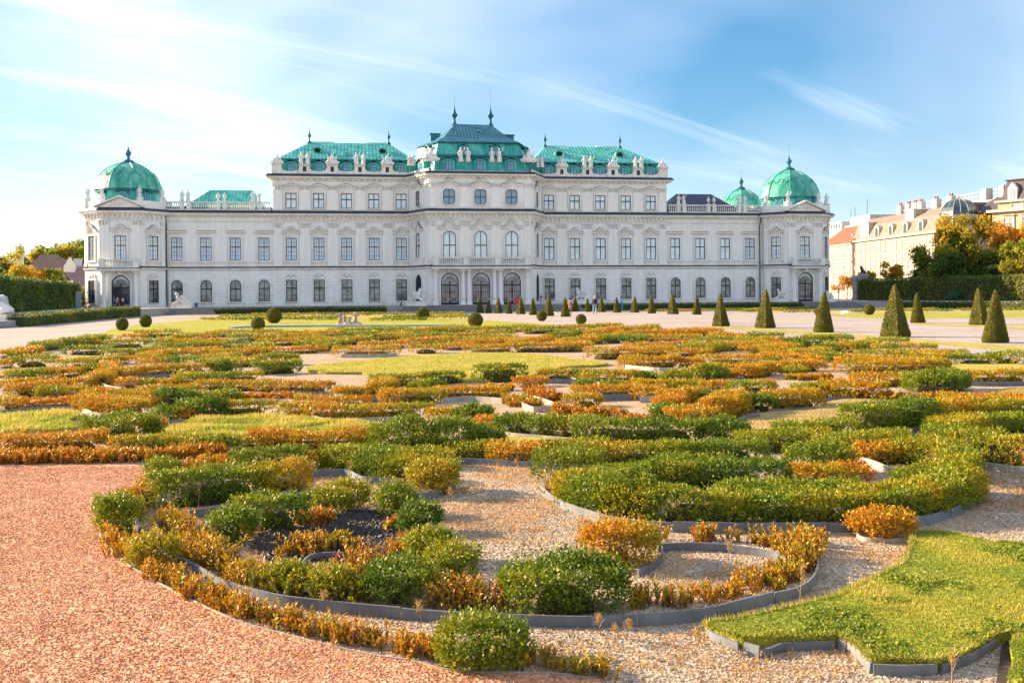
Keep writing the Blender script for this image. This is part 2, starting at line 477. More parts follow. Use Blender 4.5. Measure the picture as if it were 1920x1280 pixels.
def hood_mesh(w, rise, shape, th=0.22, out=0.42, lead=True):
    g = G(); c = hood_curve(w, rise, shape=shape, n=(18 if shape != 'flat' else 1))
    poly = c + [(x, z-th) for x, z in reversed(c)]
    # build as quads so that the concave outline stays right
    n = len(c)
    for i in range(n-1):
        (xa, za), (xb, zb) = c[i], c[i+1]
        y0, y1 = -out, 0.0
        g.add([(xa,y0,za-th),(xb,y0,zb-th),(xb,y0,zb),(xa,y0,za),(xa,y1,za-th),(xb,y1,zb-th),(xb,y1,zb),(xa,y1,za),
               (xa,y0*.55,za-th-.12),(xb,y0*.55,zb-th-.12),(xa,y1,za-th-.12),(xb,y1,zb-th-.12)],
              [(0,1,2,3),(3,2,6,7),(0,8,9,1),(8,10,11,9)] + ([(0,3,7,4)] if i == 0 else []) + ([(1,5,6,2)] if i == n-2 else []))
    return g
def tymp(w, rise, shape, z0, z1, out=0.10):
    """relief plate between the window head and its hood"""
    g = G(); c = hood_curve(w, rise, shape=shape)
    n = len(c)
    for i in range(n-1):
        (xa, za), (xb, zb) = c[i], c[i+1]
        g.add([(xa,-out,z0),(xb,-out,z0),(xb,-out,zb+z1),(xa,-out,za+z1),(xa,0,z0),(xa,0,za+z1),(xb,0,z0),(xb,0,zb+z1)],
              [(0,1,2,3)] + ([(0,3,5,4)] if i == 0 else []) + ([(1,6,7,2)] if i == n-2 else []))
    # scrolls and a shell in relief
    g.ball((0, -out, (z0+z1+rise)/2+0.1), 0.26, 8, 5, 1, 0.5, 1)
    for s_ in (-1, 1):
        g.ball((s_*0.42, -out, z0+0.28), 0.15, 6, 4, 1.3, 0.5, 1); g.ball((s_*w*0.40, -out, z0+0.12), 0.13, 6, 4, 1, .6, 1.6)
    return g

KITS = {}
def kit(name, outline, frame_mat, glass_mat, transom, sur=0.26, fr=0.10, grid=0, hood=None, grille=False, sill=True, crest=False, mull=True):
    """all meshes of one kind of window, shared by its copies; bottom centre at the origin, outside is -y"""
    k = {}
    xs = [p[0] for p in outline]; zs = [p[1] for p in outline]
    w, h = max(xs)-min(xs), max(zs)
    inn = grow(outline, -fr)
    g = G(); g.ring(outline, inn, -0.13, 0.0)
    if mull: g.box(-0.055, 0.055, -0.12, 0.0, fr*.5, h-fr*.5)
    tz = h*transom
    g.box(-w/2+fr*.6, w/2-fr*.6, -0.135, 0.0, tz-0.075, tz+0.075)
    k['frame'] = g.mesh('window', frame_mat)
    k['panes'] = []
    sides = ((0, True), (0, False)) if mull else ((None, None),)
    for low in (True, False):
        for ax, left in sides:
            p = inn
            p = clip(p, 1, tz-(0.07 if low else -0.07), low)
            if ax is not None: p = clip(p, 0, -0.05 if left else 0.05, left)
            if len(p) < 3: continue
            g = G(); g.plate(p, -0.05, -0.03)
            if grid:
                px = [q[0] for q in p]; pz = [q[1] for q in p]
            me = g.mesh('pane', glass_mat); k['panes'].append(me)
    if grid:      # thin glazing bars
        g = G(); nx, nz_ = grid
        for sgn in (-1, 1):
            for i in range(1, nx):
                x = sgn*(0.055 + (w/2-fr-0.055)*i/nx); g.box(x-.018, x+.018, -0.075, -0.045, fr, h-fr)
        for (za_, zb_, n) in ((fr, tz-.07, nz_), (tz+.07, h-fr, max(2, nz_-1))):
            for i in range(1, n):
                zz = za_+(zb_-za_)*i/n; g.box(-w/2+fr, w/2-fr, -0.072, -0.044, zz-.018, zz+.018)
        k['bars'] = g.mesh('glazing_bars', frame_mat)
    so = grow(outline, sur)
    so = [(x, max(z, -sur*0.6)) for x, z in so]
    g = G(); g.ring(so, grow(outline, 0.002), -0.22, 0.0)
    g.ring(grow(so, -0.03), grow(outline, 0.05), -0.27, -0.22)
    k['surround'] = g.mesh('surround', M_TRIM)
    if sill:
        g = G(); g.box(-w/2-.42, w/2+.42, -.36, 0, -.30, -.14); g.box(-w/2-.30, w/2+.30, -.14, 0, -0.95 if sill == 'apron' else -.5, -.30)
        k['sill'] = g.mesh('sill', M_TRIM)
    if hood:
        hw, rise, shape, gap = hood
        g = hood_mesh(hw, rise, shape)
        for i, p in enumerate(g.v): g.v[i] = (p[0], p[1], p[2]+h+gap)
        k['hood'] = g.mesh('hood', M_TRIM)
        g2 = G(); cc = [(x, z_+h+gap+.004) for x, z_ in hood_curve(hw, rise, shape=shape, n=(18 if shape != 'flat' else 1))]
        for (xa, za), (xb, zb) in zip(cc[:-1], cc[1:]):
            g2.add([(xa, -.46, za), (xb, -.46, zb), (xb, -.46, zb+.07), (xa, -.46, za+.07), (xa, 0, za+.13), (xb, 0, zb+.13), (xa, 0, za), (xb, 0, zb)], [(0, 1, 2, 3), (3, 2, 5, 4), (1, 0, 6, 7)])
        k['hoodlead'] = g2.mesh('hood_flashing', M_LEADL)
        if rise > 0:
            g = tymp(hw*0.78, rise, shape, h+sur+0.003, h+gap-0.18); k['relief'] = g.mesh('relief', M_TRIM)
    if crest:
        g = G()
        for i in range(9):
            a = math.pi*i/8; g.ball((0.80*math.cos(a), -0.08, h+0.42+0.62*math.sin(a)), 0.17, 6, 4, 1.2, .55, 1)
        g.ball((0, -0.10, h+0.75), 0.32, 8, 5, 1.1, .4, 1); g.box(-.95, .95, -.14, 0, h+sur+.01, h+sur+.16)
        k['relief'] = g.mesh('crest', M_TRIM)
    if grille:
        g = G(); n = 9
        top = h-0.15 if len(outline) == 4 else h-w*0.5
        for i in range(n):
            x = -w/2+.14+(w-.28)*i/(n-1)
            tt = top if len(outline) == 4 else h-w/2+math.sqrt(max(0, (w/2)**2-x*x))-.08
            g.box(x-.014, x+.014, -.21, -.185, .04, tt)
        for zz in (.25, .5, h*.30, h*.58, h*.85):
            g.box(-w/2+.06, w/2-.06, -.20, -.175, zz-.02, zz+.02)
        k['grille'] = g.mesh('grille', M_IRON)
    KITS[name] = k
    return k
def set_window(name, s, y, z, rz=0.0, obj='window', sub=None):
    k = KITS[name]
    o = link(obj, k['frame'], palace, (s, y, z), rz)
    for me in k['panes']: link('pane', me, o)
    for key, nm in (('surround', 'surround'), ('sill', 'sill'), ('hood', 'hood'), ('relief', 'relief'), ('hoodlead', 'hood_flashing'), ('grille', 'grille'), ('bars', 'glazing_bars')):
        if key in k and not (sub and key in sub): link(nm, k[key], o)
    return o
M_LEADL = simple('lead_grey', (.34, .325, .31), .6, .4, 3.0)
W1, H1 = 1.72, 3.65
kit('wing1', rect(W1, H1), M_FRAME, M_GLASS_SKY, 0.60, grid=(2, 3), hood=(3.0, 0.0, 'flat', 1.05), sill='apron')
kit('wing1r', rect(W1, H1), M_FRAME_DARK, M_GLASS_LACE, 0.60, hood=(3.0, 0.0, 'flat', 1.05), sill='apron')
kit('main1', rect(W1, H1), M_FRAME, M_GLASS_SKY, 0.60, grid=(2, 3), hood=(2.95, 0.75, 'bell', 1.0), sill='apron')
kit('main1r', rect(W1, H1), M_FRAME_DARK, M_GLASS_LACE, 0.60, hood=(2.95, 0.75, 'bell', 1.0), sill='apron')
kit('main2', rect(1.74, 2.45), M_FRAME_DARK, M_GLASS_LACE, 0.60, hood=(3.1, 0.55, 'seg', 0.95), sill=False)
kit('low', rect(1.74, 3.5), M_FRAME_DARK, M_GLASS_LOW, 0.63, sur=0.18, grille=True, sill=False, crest=True)
kit('lowarch', arch(1.78, 3.5), M_FRAME_DARK, M_GLASS_LOW, 0.60, sur=0.34, grille=True, sill=False)
kit('bay1', arch(2.05, 4.45, rise=0.9), M_FRAME, M_GLASS_LACE, 0.50, sur=0.24, hood=(3.6, 1.15, 'bell', 0.72), sill=False)
kit('bay2', octo(1.95, 2.45), M_FRAME, M_GLASS_TEAL, 0.50, sur=0.24, hood=(3.2, 0.85, 'bell', 0.85), sill=False)
kit('side1', arch(1.6, 4.1, rise=0.75), M_FRAME, M_GLASS_LACE, 0.50, sur=0.22, hood=(2.7, 1.05, 'bell', 0.72), sill=True)
kit('side2', octo(1.35, 2.55, 0.36), M_FRAME, M_GLASS_LOW, 0.50, sur=0.22, hood=(2.4, 0.85, 'bell', 0.85), sill=False)
kit('tower1', rect(W1, 3.75), M_FRAME, M_GLASS_LACE, 0.60, grid=(2, 3), hood=(2.9, 0.75, 'bell', 0.95), sill='apron')

PITCH_W = (34.47, 38.95, 43.5, 48.0)
PITCH_M = (12.4, 16.85, 21.3, 25.75, 30.15)
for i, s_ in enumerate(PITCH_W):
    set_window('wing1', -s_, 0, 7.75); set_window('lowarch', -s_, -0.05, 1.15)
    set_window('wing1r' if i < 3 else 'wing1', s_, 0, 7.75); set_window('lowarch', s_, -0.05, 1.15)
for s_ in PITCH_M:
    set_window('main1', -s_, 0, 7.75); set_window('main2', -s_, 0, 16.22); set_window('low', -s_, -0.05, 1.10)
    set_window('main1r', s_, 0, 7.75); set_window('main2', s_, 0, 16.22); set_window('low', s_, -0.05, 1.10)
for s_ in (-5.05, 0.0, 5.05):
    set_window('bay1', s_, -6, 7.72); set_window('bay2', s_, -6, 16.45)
# the slanting sides of the centre bay
SL = math.atan2(6, 2.85)
for sg in (-1, 1):
    mx_, my_ = sg*(11.1+8.25)/2, -3.0
    rz = -sg*0 + (-SL if sg < 0 else SL)
    set_window('side1', mx_, my_, 7.95, rz); set_window('side2', mx_, my_, 16.3, rz)
# towers
D45 = math.radians(45)
for cx in TW:
    p = tower_poly(cx)
    for (a, b), rz in (((7, 0), -D45), ((1, 2), D45)):
        mx_, my_ = (p[a][0]+p[b][0])/2, (p[a][1]+p[b][1])/2
        set_window('tower1', mx_, my_, 7.75, rz); set_window('low', mx_+0.035*math.sin(rz), my_-0.035, 1.1, rz)
    set_window('tower1', cx, p[0][1], 7.75, 0, sub=('sill',))

# ---------------------------------------------------------------- doors
def door_kit(w, h, leaf_mat=None):
    k = {}
    o = arch(w, h); inn = grow(o, -0.16)
    g = G(); g.ring(o, inn, -0.14, 0.0); g.box(-.12, .12, -.13, 0, 0, h-w*.5); g.box(-w/2+.1, w/2-.1, -.15, 0, h*.60, h*.60+.22)
    g.box(-w/2+.1, w/2-.1, -.13, 0, 0, .42)
    # wrought tracery: scrolls in the fan light, bars in the leaves
    zc_ = h*.60+.22
    for i in range(9):
        a = math.pi*(i+.5)/9
        g.tube([(.28*math.cos(a), -.10, zc_+.1+.25*math.sin(a)), (w*.26*math.cos(a+.18), -.10, zc_+.1+w*.27*math.sin(a+.18)), (w*.43*math.cos(a), -.10, zc_+.05+w*.43*math.sin(a))], .035, 4)
    for rr in (.27, .36):
        g.tube([(w*rr*math.cos(math.pi*i/12), -.10, zc_+.08+w*rr*math.sin(math.pi*i/12)) for i in range(13)], .03, 4)
    for sg in (-1, 1):
        for i in range(1, 4):
            x = sg*(.12+(w/2-.28)*i/4); g.box(x-.025, x+.025, -.09, -.05, .4, zc_)
        for zz in (h*.18, h*.40): g.box(min(0, sg*w/2), max(0, sg*w/2), -.09, -.05, zz-.04, zz+.04)
    k['frame'] = g.mesh('door', M_IRON)
    k['panes'] = []
    for left in (True, False):
        for low in (True, False):
            p = clip(clip(inn, 1, h*.60+.1, low), 0, 0, left)
            g = G(); g.plate(p, -.04, -.02); k['panes'].append(g.mesh('pane', M_GLASS_DOOR if low else M_GLASS_LOW))
    so = [(x, max(zz, 0)) for x, zz in grow(o, .34)]
    g = G(); g.ring(so, grow(o, .002), -.26, 0); k['surround'] = g.mesh('surround', M_TRIM)
    return k
KITS['door'] = door_kit(2.85, 5.1)
KITS['tdoor'] = door_kit(2.7, 5.0)
for s_ in (-5.05, 0.0, 5.05): set_window('door', s_, -6.05, FL, 0, 'door')
for cx in TW: set_window('tdoor', cx, tower_poly(cx)[0][1]-.05, FL, 0, 'door')
# dark open arches in the slanting sides
for sg in (-1, 1):
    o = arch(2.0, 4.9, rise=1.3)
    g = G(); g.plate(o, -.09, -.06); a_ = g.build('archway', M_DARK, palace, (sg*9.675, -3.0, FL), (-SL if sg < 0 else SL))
    g = G(); g.ring([(x, max(zz, 0)) for x, zz in grow(o, .3)], o, -.22, 0); g.build('surround', M_TRIM, a_)

# ---------------------------------------------------------------- pilasters with capitals
def pilaster(s, y, w, z0, z1, cap, rz=0.0, out=0.16):
    g = G(); g.box(-w/2, w/2, -out, 0, z0+.5, z1-cap); g.box(-w/2-.08, w/2+.08, -out-.06, 0, z0, z0+.5)
    if cap > .5:
        g.box(-w/2+.32, w/2-.32, -out-.035, -out, z0+1.1, z1-cap-.5)
    o = g.build('pilaster', M_WALL, palace, (s, y, 0), rz)
    g = G(); g.box(-w/2-.06, w/2+.06, -out-.06, 0, z1-cap, z1-cap+.1); g.box(-w/2-.16, w/2+.16, -out-.16, 0, z1-.14, z1)
    n = max(3, int(w/.34))
    for i in range(n):
        x = -w/2+w*(i+.5)/n; g.ball((x, -out, z1-cap*.62), .17, 6, 4, 1, .8, 1.3); g.ball((x, -out-.05, z1-cap*.28), .14, 6, 4, 1.1, .8, 1)
    g.build('capital', M_TRIM, o)
for sg in (-1, 1):
    for s_ in (14.63, 19.07, 23.52, 27.95):
        pilaster(sg*s_, 0, 1.75, 6.82, 13.93, .95); pilaster(sg*s_, 0, 1.9, 15.85, 19.94, .75)
    pilaster(sg*32.25, 0, 1.25, 6.82, 13.93, .95); pilaster(sg*32.25, 0, 1.35, 15.85, 19.94, .75)
    pilaster(sg*10.85, -.5, .0+.55, 6.82, 13.93, .95, (-SL if sg < 0 else SL), .14)
    for s_, w in ((2.53, 1.7), (7.65, .9)):
        pilaster(sg*s_, -6, w, 6.82, 13.93, .95); pilaster(sg*s_, -6, w, 15.85, 19.94, .75)
    for t in (.13, .87):
        x = sg*(11.1 + (8.25-11.1)*t); y = -6*t
        pilaster(x, y, .8, 6.82, 13.93, .95, (-SL if sg < 0 else SL)); pilaster(x, y, .8, 15.85, 19.94, .75, (-SL if sg < 0 else SL))
    for s_ in (36.7, 41.2, 45.75):       # flat panels between the wing windows
        g = G(); g.box(-.95, .95, -.05, 0, 7.62, 13.9); g.build('wall_panel', M_WALL, palace, (sg*s_, 0, 0))
for cx in TW:
    p = tower_poly(cx)
    for s_ in (-2.25, 2.25): pilaster(cx+s_, p[0][1], 1.25, 6.82, 13.93, .8)
    for (a, b), rz in (((7, 0), -D45), ((1, 2), D45)):
        for t in (.09, .91):
            pilaster(p[a][0]*(1-t)+p[b][0]*t, p[a][1]*(1-t)+p[b][1]*t, .62, 6.82, 13.93, .8, rz)

# ---------------------------------------------------------------- portico and balconies
COLP = [(0, .0), (.42, 0), (.42, .18), (.33, .26), (.30, .34)]
def column(s, y, z0, z1, parent=palace):
    h = z1-z0
    g = G(); g.box(-.44, .44, -.44, .44, 0, .35)
    g.lathe([(.36, .35), (.38, .48), (.31, .58), (.315, h*.4), (.27, h-.75)], n=14)
    g.v = g.v
    o = g.build('column', M_WALL, parent, (s, y, z0), 0)
    g = G(); g.lathe([(.28, h-.75), (.36, h-.55), (.30, h-.5), (.44, h-.2)], n=12); g.box(-.46, .46, -.46, .46, h-.2, h)
    for k in range(8):
        a = k*math.pi/4; g.ball((.34*math.cos(a), .34*math.sin(a), h-.36), .11, 6, 4)
    g.build('capital', M_TRIM, o)
for s_ in (-7.4, -3.02, -2.03, 2.03, 3.02, 7.4): column(s_, -7.05, FL, 6.1)
g = G()
g.box(-8.1, 8.1, -7.85, -6.02, 6.12, 6.50)
for s_ in (-7.4, -2.53, 2.53, 7.4): g.box(s_-(.55 if abs(s_) > 5 else 1.05), s_+(.55 if abs(s_) > 5 else 1.05), -7.6, -6.02, 5.95, 6.12)
for s_ in (-5.05, 0, 5.05): g.box(s_-.28, s_+.28, -6.9, -6.02, 5.55, 6.1); g.ball((s_, -6.75, 5.75), .3, 8, 5)
g.build('balcony_slab', M_TRIM, palace)
g = G(); g.box(-8.22, 8.22, -7.97, -6.0, 6.51, 6.66); g.build('balcony_flashing', M_LEAD, palace)
def baluster_row(g, x0, x1, y, z0, z1, step=.34):
    n = int((x1-x0)/step)
    for i in range(n):
        x = x0+(x1-x0)*(i+.5)/n; h = z1-z0
        g.lathe([(.09, 0), (.055, h*.12), (.115, h*.38), (.05, h*.75), (.09, h)], (x, y, z0), 6)
def balustrade(name, x0, x1, y, z0, z1, posts, parent, pw_=.9):
    o_ = G(); o_.box(x0, x1, y-.2, y+.2, z0, z0+.22); o_.box(x0, x1, y-.22, y+.22, z1-.18, z1)
    o = o_.build(name, M_TRIM, parent)
    ed = [x0] + sorted(posts) + [x1]
    for p_ in posts:
        g = G(); g.box(p_-pw_/2, p_+pw_/2, y-.28, y+.28, z0, z1-.01); g.box(p_-pw_/2-.08, p_+pw_/2+.08, y-.34, y+.34, z1-.006, z1+.12); g.build('pedestal', M_TRIM, o)
    g = G()
    for a, b in zip(ed[:-1], ed[1:]):
        a2 = a+(pw_/2 if a in posts else 0); b2 = b-(pw_/2 if b in posts else 0)
        if b2-a2 > .4: baluster_row(g, a2, b2, y, z0+.22, z1-.18)
    b_ = g.build('baluster_row', M_TRIM, o, smooth=True); b_['kind'] = 'stuff'
    return o
balustrade('balcony_rail', -7.95, 7.95, -7.6, 6.67, 7.95, [-7.4, -2.53, 2.53, 7.4], palace)
for sg in (-1, 1):    # returns of the long balcony along the slanting sides
    g = G(); g.box(-1.9, 1.9, -.5, 0, 6.79, 7.9); g.box(-2.0, 2.0, -.56, 0, 7.9, 8.02); g.build('balcony_parapet', M_TRIM, palace, (sg*9.675, -3.0, 0), (-SL if sg < 0 else SL))
for cx in TW:
    y0 = tower_poly(cx)[0][1]
    for s_ in (-2.35, 2.35): column(cx+s_, y0-.9, FL, 6.05)
    g = G(); g.box(cx-3.05, cx+3.05, y0-1.7, y0-.37, 6.06, 6.40); g.box(cx-.3, cx+.3, y0-.9, y0, 5.55, 6.06); g.build('balcony_slab', M_TRIM, palace)
    g = G(); g.box(cx-3.15, cx+3.15, y0-1.8, y0-.37, 6.41, 6.50); g.build('balcony_flashing', M_LEAD, palace)
    balustrade('balcony_rail', cx-2.95, cx+2.95, y0-1.45, 6.51, 7.75, [cx-2.5, cx+2.5], palace, .8)
    # pediment over the middle face
    g = G(); g.plate([(cx-3.3, 15.84), (cx+3.3, 15.84), (cx, 17.35)], y0-.55, y0+.4); g.build('pediment', M_TRIM, palace)
    g = G()
    for sg in (-1, 1):
        g.add([(cx+sg*3.75, y0-.95, 15.82), (cx, y0-.95, 17.42), (cx, y0-.95, 17.68), (cx+sg*3.75, y0-.95, 16.08), (cx+sg*3.75, y0+.4, 15.82), (cx, y0+.4, 17.42), (cx, y0+.4, 17.68), (cx+sg*3.75, y0+.4, 16.08)],
              [(0, 1, 2, 3), (3, 2, 6, 7), (0, 4, 5, 1), (0, 3, 7, 4)])
    for i in range(-4, 5):
        g.ball((cx+i*.42, y0-.56, 16.2+.10*(4-abs(i))), .22, 6, 4, 1, .4, 1)
    g.ball((cx, y0-.6, 16.62), .40, 8, 5, 1, .4, 1.1)
    g.build('pediment_cornice', M_TRIM, palace)
    # tower attic with corner pedestals
    pth = [(x, y) for x, y in tower_poly(cx, -.25)]
    g = G(); g.sweep(pth+[pth[0]], [(-.3, 15.8), (.0, 15.8), (.0, 16.55), (.1, 16.6), (.1, 16.75), (-.3, 16.75)], caps=False); g.build('attic_parapet', M_TRIM, palace)
    for i, (x, y) in enumerate(tower_poly(cx, -.35)):
        g = G(); g.box(-.42, .42, -.42, .42, 15.8, 17.3); g.box(-.5, .5, -.5, .5, 17.3, 17.45); g.build('pedestal', M_TRIM, palace, (x, y, 0), math.radians(22.5))
# wing roof balustrades
for sg in (-1, 1):
    ps = sorted(sg*q for q in (35.2, 35.2+.98, 40.6, 41.6, 46.2, 47.2))
    balustrade('roof_balustrade', *(sorted((sg*33.4, sg*50.0))), .1, 15.82, 17.2, ps, palace, .62)
# rain pipes beside the towers
for s_ in (-49.55, 49.75):
    g = G(); g.tube([(s_-.15*0, -.95, 15.35), (s_+.0, -.9, 14.9), (s_, -.28, 13.4), (s_, -.28, 0.2)], .10, 7); g.box(s_-.35, s_+.35, -1.15, -.7, 15.2, 15.75); g.build('rain_pipe', M_PIPE, palace)

# ---------------------------------------------------------------- parapet of the main block
def parapet_run(x0, x1, y, peds, rz=0.0, ox=0.0, oy=0.0):
    """low wall that sweeps up to pedestals"""
    prof = []; n = int((x1-x0)/.12)
    for i in range(n+1):
        x = x0+(x1-x0)*i/n; zt = 22.22
        for p_, hw in peds:
            d_ = abs(x-p_)-hw
            if d_ < 0: zt = 23.2
            elif d_ < .85: zt = max(zt, 22.22+.55*(1-d_/.85)**2.6+(.13 if .60 < d_ < .85 else 0))
        prof.append((x, zt))
    g = G()
    for (xa, za), (xb, zb) in zip(prof[:-1], prof[1:]):
        zz = max(za, zb) if abs(za-zb) > .5 else None
        a_, b_ = (za, zb) if zz is None else (min(za, zb),)*2
        g.add([(xa, -.22, 21.79), (xb, -.22, 21.79), (xb, -.22, b_), (xa, -.22, a_), (xa, .22, 21.79), (xb, .22, 21.79), (xb, .22, b_), (xa, .22, a_)], [(0,1,2,3),(3,2,6,7),(5,4,7,6)])
    o = g.build('parapet', M_TRIM, palace, (ox, oy, 0), rz)
    for p_, hw in peds:
        g = G(); g.box(p_-hw, p_+hw, -.42, .42, 21.8, 23.2); g.box(p_-hw-.09, p_+hw+.09, -.5, .5, 23.2, 23.34); g.build('pedestal', M_TRIM, o)
        if hw > .75:
            g = G(); g.box(p_-.28, p_+.28, -.425, -.415, 22.15, 23.0); g.build('niche', M_FRAME_DARK, o)
    return o
PEDM = [(14.63, .88), (19.07, .84), (23.52, .88), (27.95, .84), (32.4, .75), (10.6, .62)]
for sg in (-1, 1):
    parapet_run(*(sorted((sg*10.2, sg*33.2))), .25-.75, sorted((sg*p_, h_) for p_, h_ in PEDM if p_ > 11))
    parapet_run(-3.3, 3.3, 0, [], (-SL if sg < 0 else SL), sg*9.5, -3.3)
parapet_run(-8.4, 8.4, -6.45, [(-7.9, .9), (-2.53, 1.0), (2.53, 1.0), (7.9, .9)])

# ---------------------------------------------------------------- roofs
def seams(g, quad, n, h=.03, w=.018):
    """standing seams up a roof face: quad = bottom-left, bottom-right, top-right, top-left"""
    a, b, c, d = [Vector(p) for p in quad]; nrm = (b-a).cross(d-a).normalized()
    for i in range(1, n):
        t = i/n; p = a.lerp(b, t)
        # seams climb straight up the slope until they meet the hip
        up = (d-a).lerp(c-b, .5); 
        q = d.lerp(c, t)
        # vertical in plan: same x as foot where possible
        tx = (p-d).dot((c-d).normalized())/(c-d).length
        if 0 <= tx <= 1: q = d.lerp(c, tx)
        elif tx < 0: k = (p-a).length/max(.01, (a-(d-(d-a)*0)).length) if False else None; q = None
        else: q = None
        if q is None:
            edge = (a, d) if tx < 0 else (b, c)
            # intersect with hip at same x
            ex = edge[1]-edge[0]
            if abs(ex.x) < .01: continue
            k = (p.x-edge[0].x)/ex.x
            if not 0 < k < 1: continue
            q = edge[0]+ex*k
        s_ = (b-a).normalized()*w
        g.add([p-s_, p+s_, q+s_, q-s_, p-s_+nrm*h, p+s_+nrm*h, q+s_+nrm*h, q-s_+nrm*h], [(4,5,6,7),(0,1,5,4),(3,0,4,7),(1,2,6,5)])
def dormer_kit(mat_cap, mat_body, w=1.5, h=1.55):
    k = {}
    g = G(); g.plate(arch(w+.5, h+.35, rise=.45), -.28, 1.6)
    k['body'] = g.mesh('dormer', mat_body)
    c = [(x, z_+h+.36) for x, z_ in hood_curve(w+1.0, .42, shape='bell')]
    g = G()
    for (xa, za), (xb, zb) in zip(c[:-1], c[1:]):
        g.add([(xa,-.6,za-.15),(xb,-.6,zb-.15),(xb,-.6,zb),(xa,-.6,za),(xa,1.5,za),(xb,1.5,zb),(xa,1.5,za-.15),(xb,1.5,zb-.15)], [(0,1,2,3),(3,2,5,4),(1,0,6,7)])
    k['cap'] = g.mesh('dormer_cap', mat_cap)
    o = arch(w*.72, h, rise=.3)
    g = G(); g.ring(o, grow(o, -.09), -.36, -.281); g.box(-.04, .04, -.35, -.281, 0, h); g.box(-w*.33, w*.33, -.35, -.281, h*.62, h*.62+.08); k['frame'] = g.mesh('window', M_COPPER_DARK)
    g = G(); g.plate(grow(o, -.08), -.31, -.285); k['pane'] = g.mesh('pane', M_GLASS_TEAL)
    return k
DK = dormer_kit(M_COPPER_DARK, M_COPPER)
def dormer(x, y, z, rz=0.0, scale=1.0):
    o = link('dormer', DK['body'], palace, (x, y, z), rz, (scale,)*3)
    for key, nm in (('cap', 'dormer_cap'), ('frame', 'window'), ('pane', 'pane')): link(nm, DK[key], o)
def oculus(x, y, z, tilt=0.0, r=.55):
    g = G()
    ring_o = [(1.45*r*math.cos(a), 1.25*r*math.sin(a)) for a in [2*math.pi*i/16 for i in range(16)]]
    ring_i = [(.95*r*math.cos(a), .8*r*math.sin(a)) for a in [2*math.pi*i/16 for i in range(16)]]
    g.ring(ring_o, ring_i, -.25, 1.2); g.box(-r*1.9, r*1.9, -.2, 1.0, -r*1.45, -r*1.1)
    o = g.build('round_dormer', M_COPPER_DOME, palace, (x, y, z))
    g = G(); g.plate(ring_i, -.05, -.02); g.build('pane', M_DARK, o)
FIN = [(.42, 0), (.30, .25), (.14, .45), (.12, .9), (.34, 1.25), (.30, 1.4), (.12, 1.75), (.05, 2.2), (.015, 2.6)]
def hip_roof(name, x0, x1, y0, y1, rx0, rx1, ry, z0, z1, mat, under=None):
    g = G()
    g.add([(x0,y0,z0),(x1,y0,z0),(x1,y1,z0),(x0,y1,z0),(rx0,ry,z1),(rx1,ry,z1)], [(0,1,5,4),(1,2,5),(2,3,4,5),(3,0,4),(3,2,1,0)])
    o = g.build(name, mat, palace)
    return o
for sg in (-1, 1):
    e0, e1, r0, r1 = (-32.4, -9.9, -27.5, -14.0) if sg < 0 else (9.9, 32.4, 13.6, 27.3)
    o = hip_roof('main_roof', e0, e1, 1.2, 18.2, r0, r1, 9.0, 24.42, 28.25, M_COPPER)
    g = G(); seams(g, [(e0, 1.2, 24.42), (e1, 1.2, 24.42), (r1, 9.0, 28.25), (r0, 9.0, 28.25)], 38)
    g.build('roof_seams', M_COPPER, o)['kind'] = 'stuff'
    # steep lower slope, with its own eave roll
    g = G()
    a0, a1 = (-32.9, -9.0) if sg < 0 else (9.0, 32.9)
    g.add([(a0,.55,21.79),(a1,.55,21.79),(a1,18.9,21.79),(a0,18.9,21.79),(e0+.1,1.35,24.25),(e1-.1,1.35,24.25),(e1-.1,18.05,24.25),(e0+.1,18.05,24.25)], [(0,1,5,4),(1,2,6,5),(2,3,7,6),(3,0,4,7)])
    o = g.build('mansard_slope', M_COPPER, palace)
    g = G(); seams(g, [(a0,.55,21.79),(a1,.55,21.79),(e1-.1,1.35,24.25),(e0+.1,1.35,24.25)], 34); g.build('roof_seams', M_COPPER, o)['kind'] = 'stuff'
    g = G(); g.box(e0-.15, e1+.15, 1.0, 18.4, 24.22, 24.44); g.build('roof_eave', M_COPPER_DARK, palace)
    for s_ in (12.4, 16.85, 21.3, 25.75, 30.15): dormer(sg*s_, .75, 22.0)
    for s_ in (sg*15.2, sg*26.0): oculus(s_, 4.4, 26.25)
    for rx in (r0, r1):
        g = G(); g.lathe(FIN, (rx, 9.0, 28.15), 8); g.build('roof_finial', M_COPPER_DARK, palace, smooth=True)
    for (c0, c1) in ((r0+.2, r0+3.9), (r1-3.9, r1-.4)):
        g = G(); g.box(c0, c1, 10.2, 11.2, 27.4, 28.5); g.box(c0-.15, c1+.15, 10.05, 11.35, 28.5, 28.62); g.build('chimney', M_WALL, palace)
    g = G(); g.box(-.5, .5, -.1, .6, 0, .5); g.box(-.4, .4, -.13, -.1, .08, .42); g.build('roof_hatch', M_COPPER_DOME, palace, (sg*20.9, 2.9, 25.25))

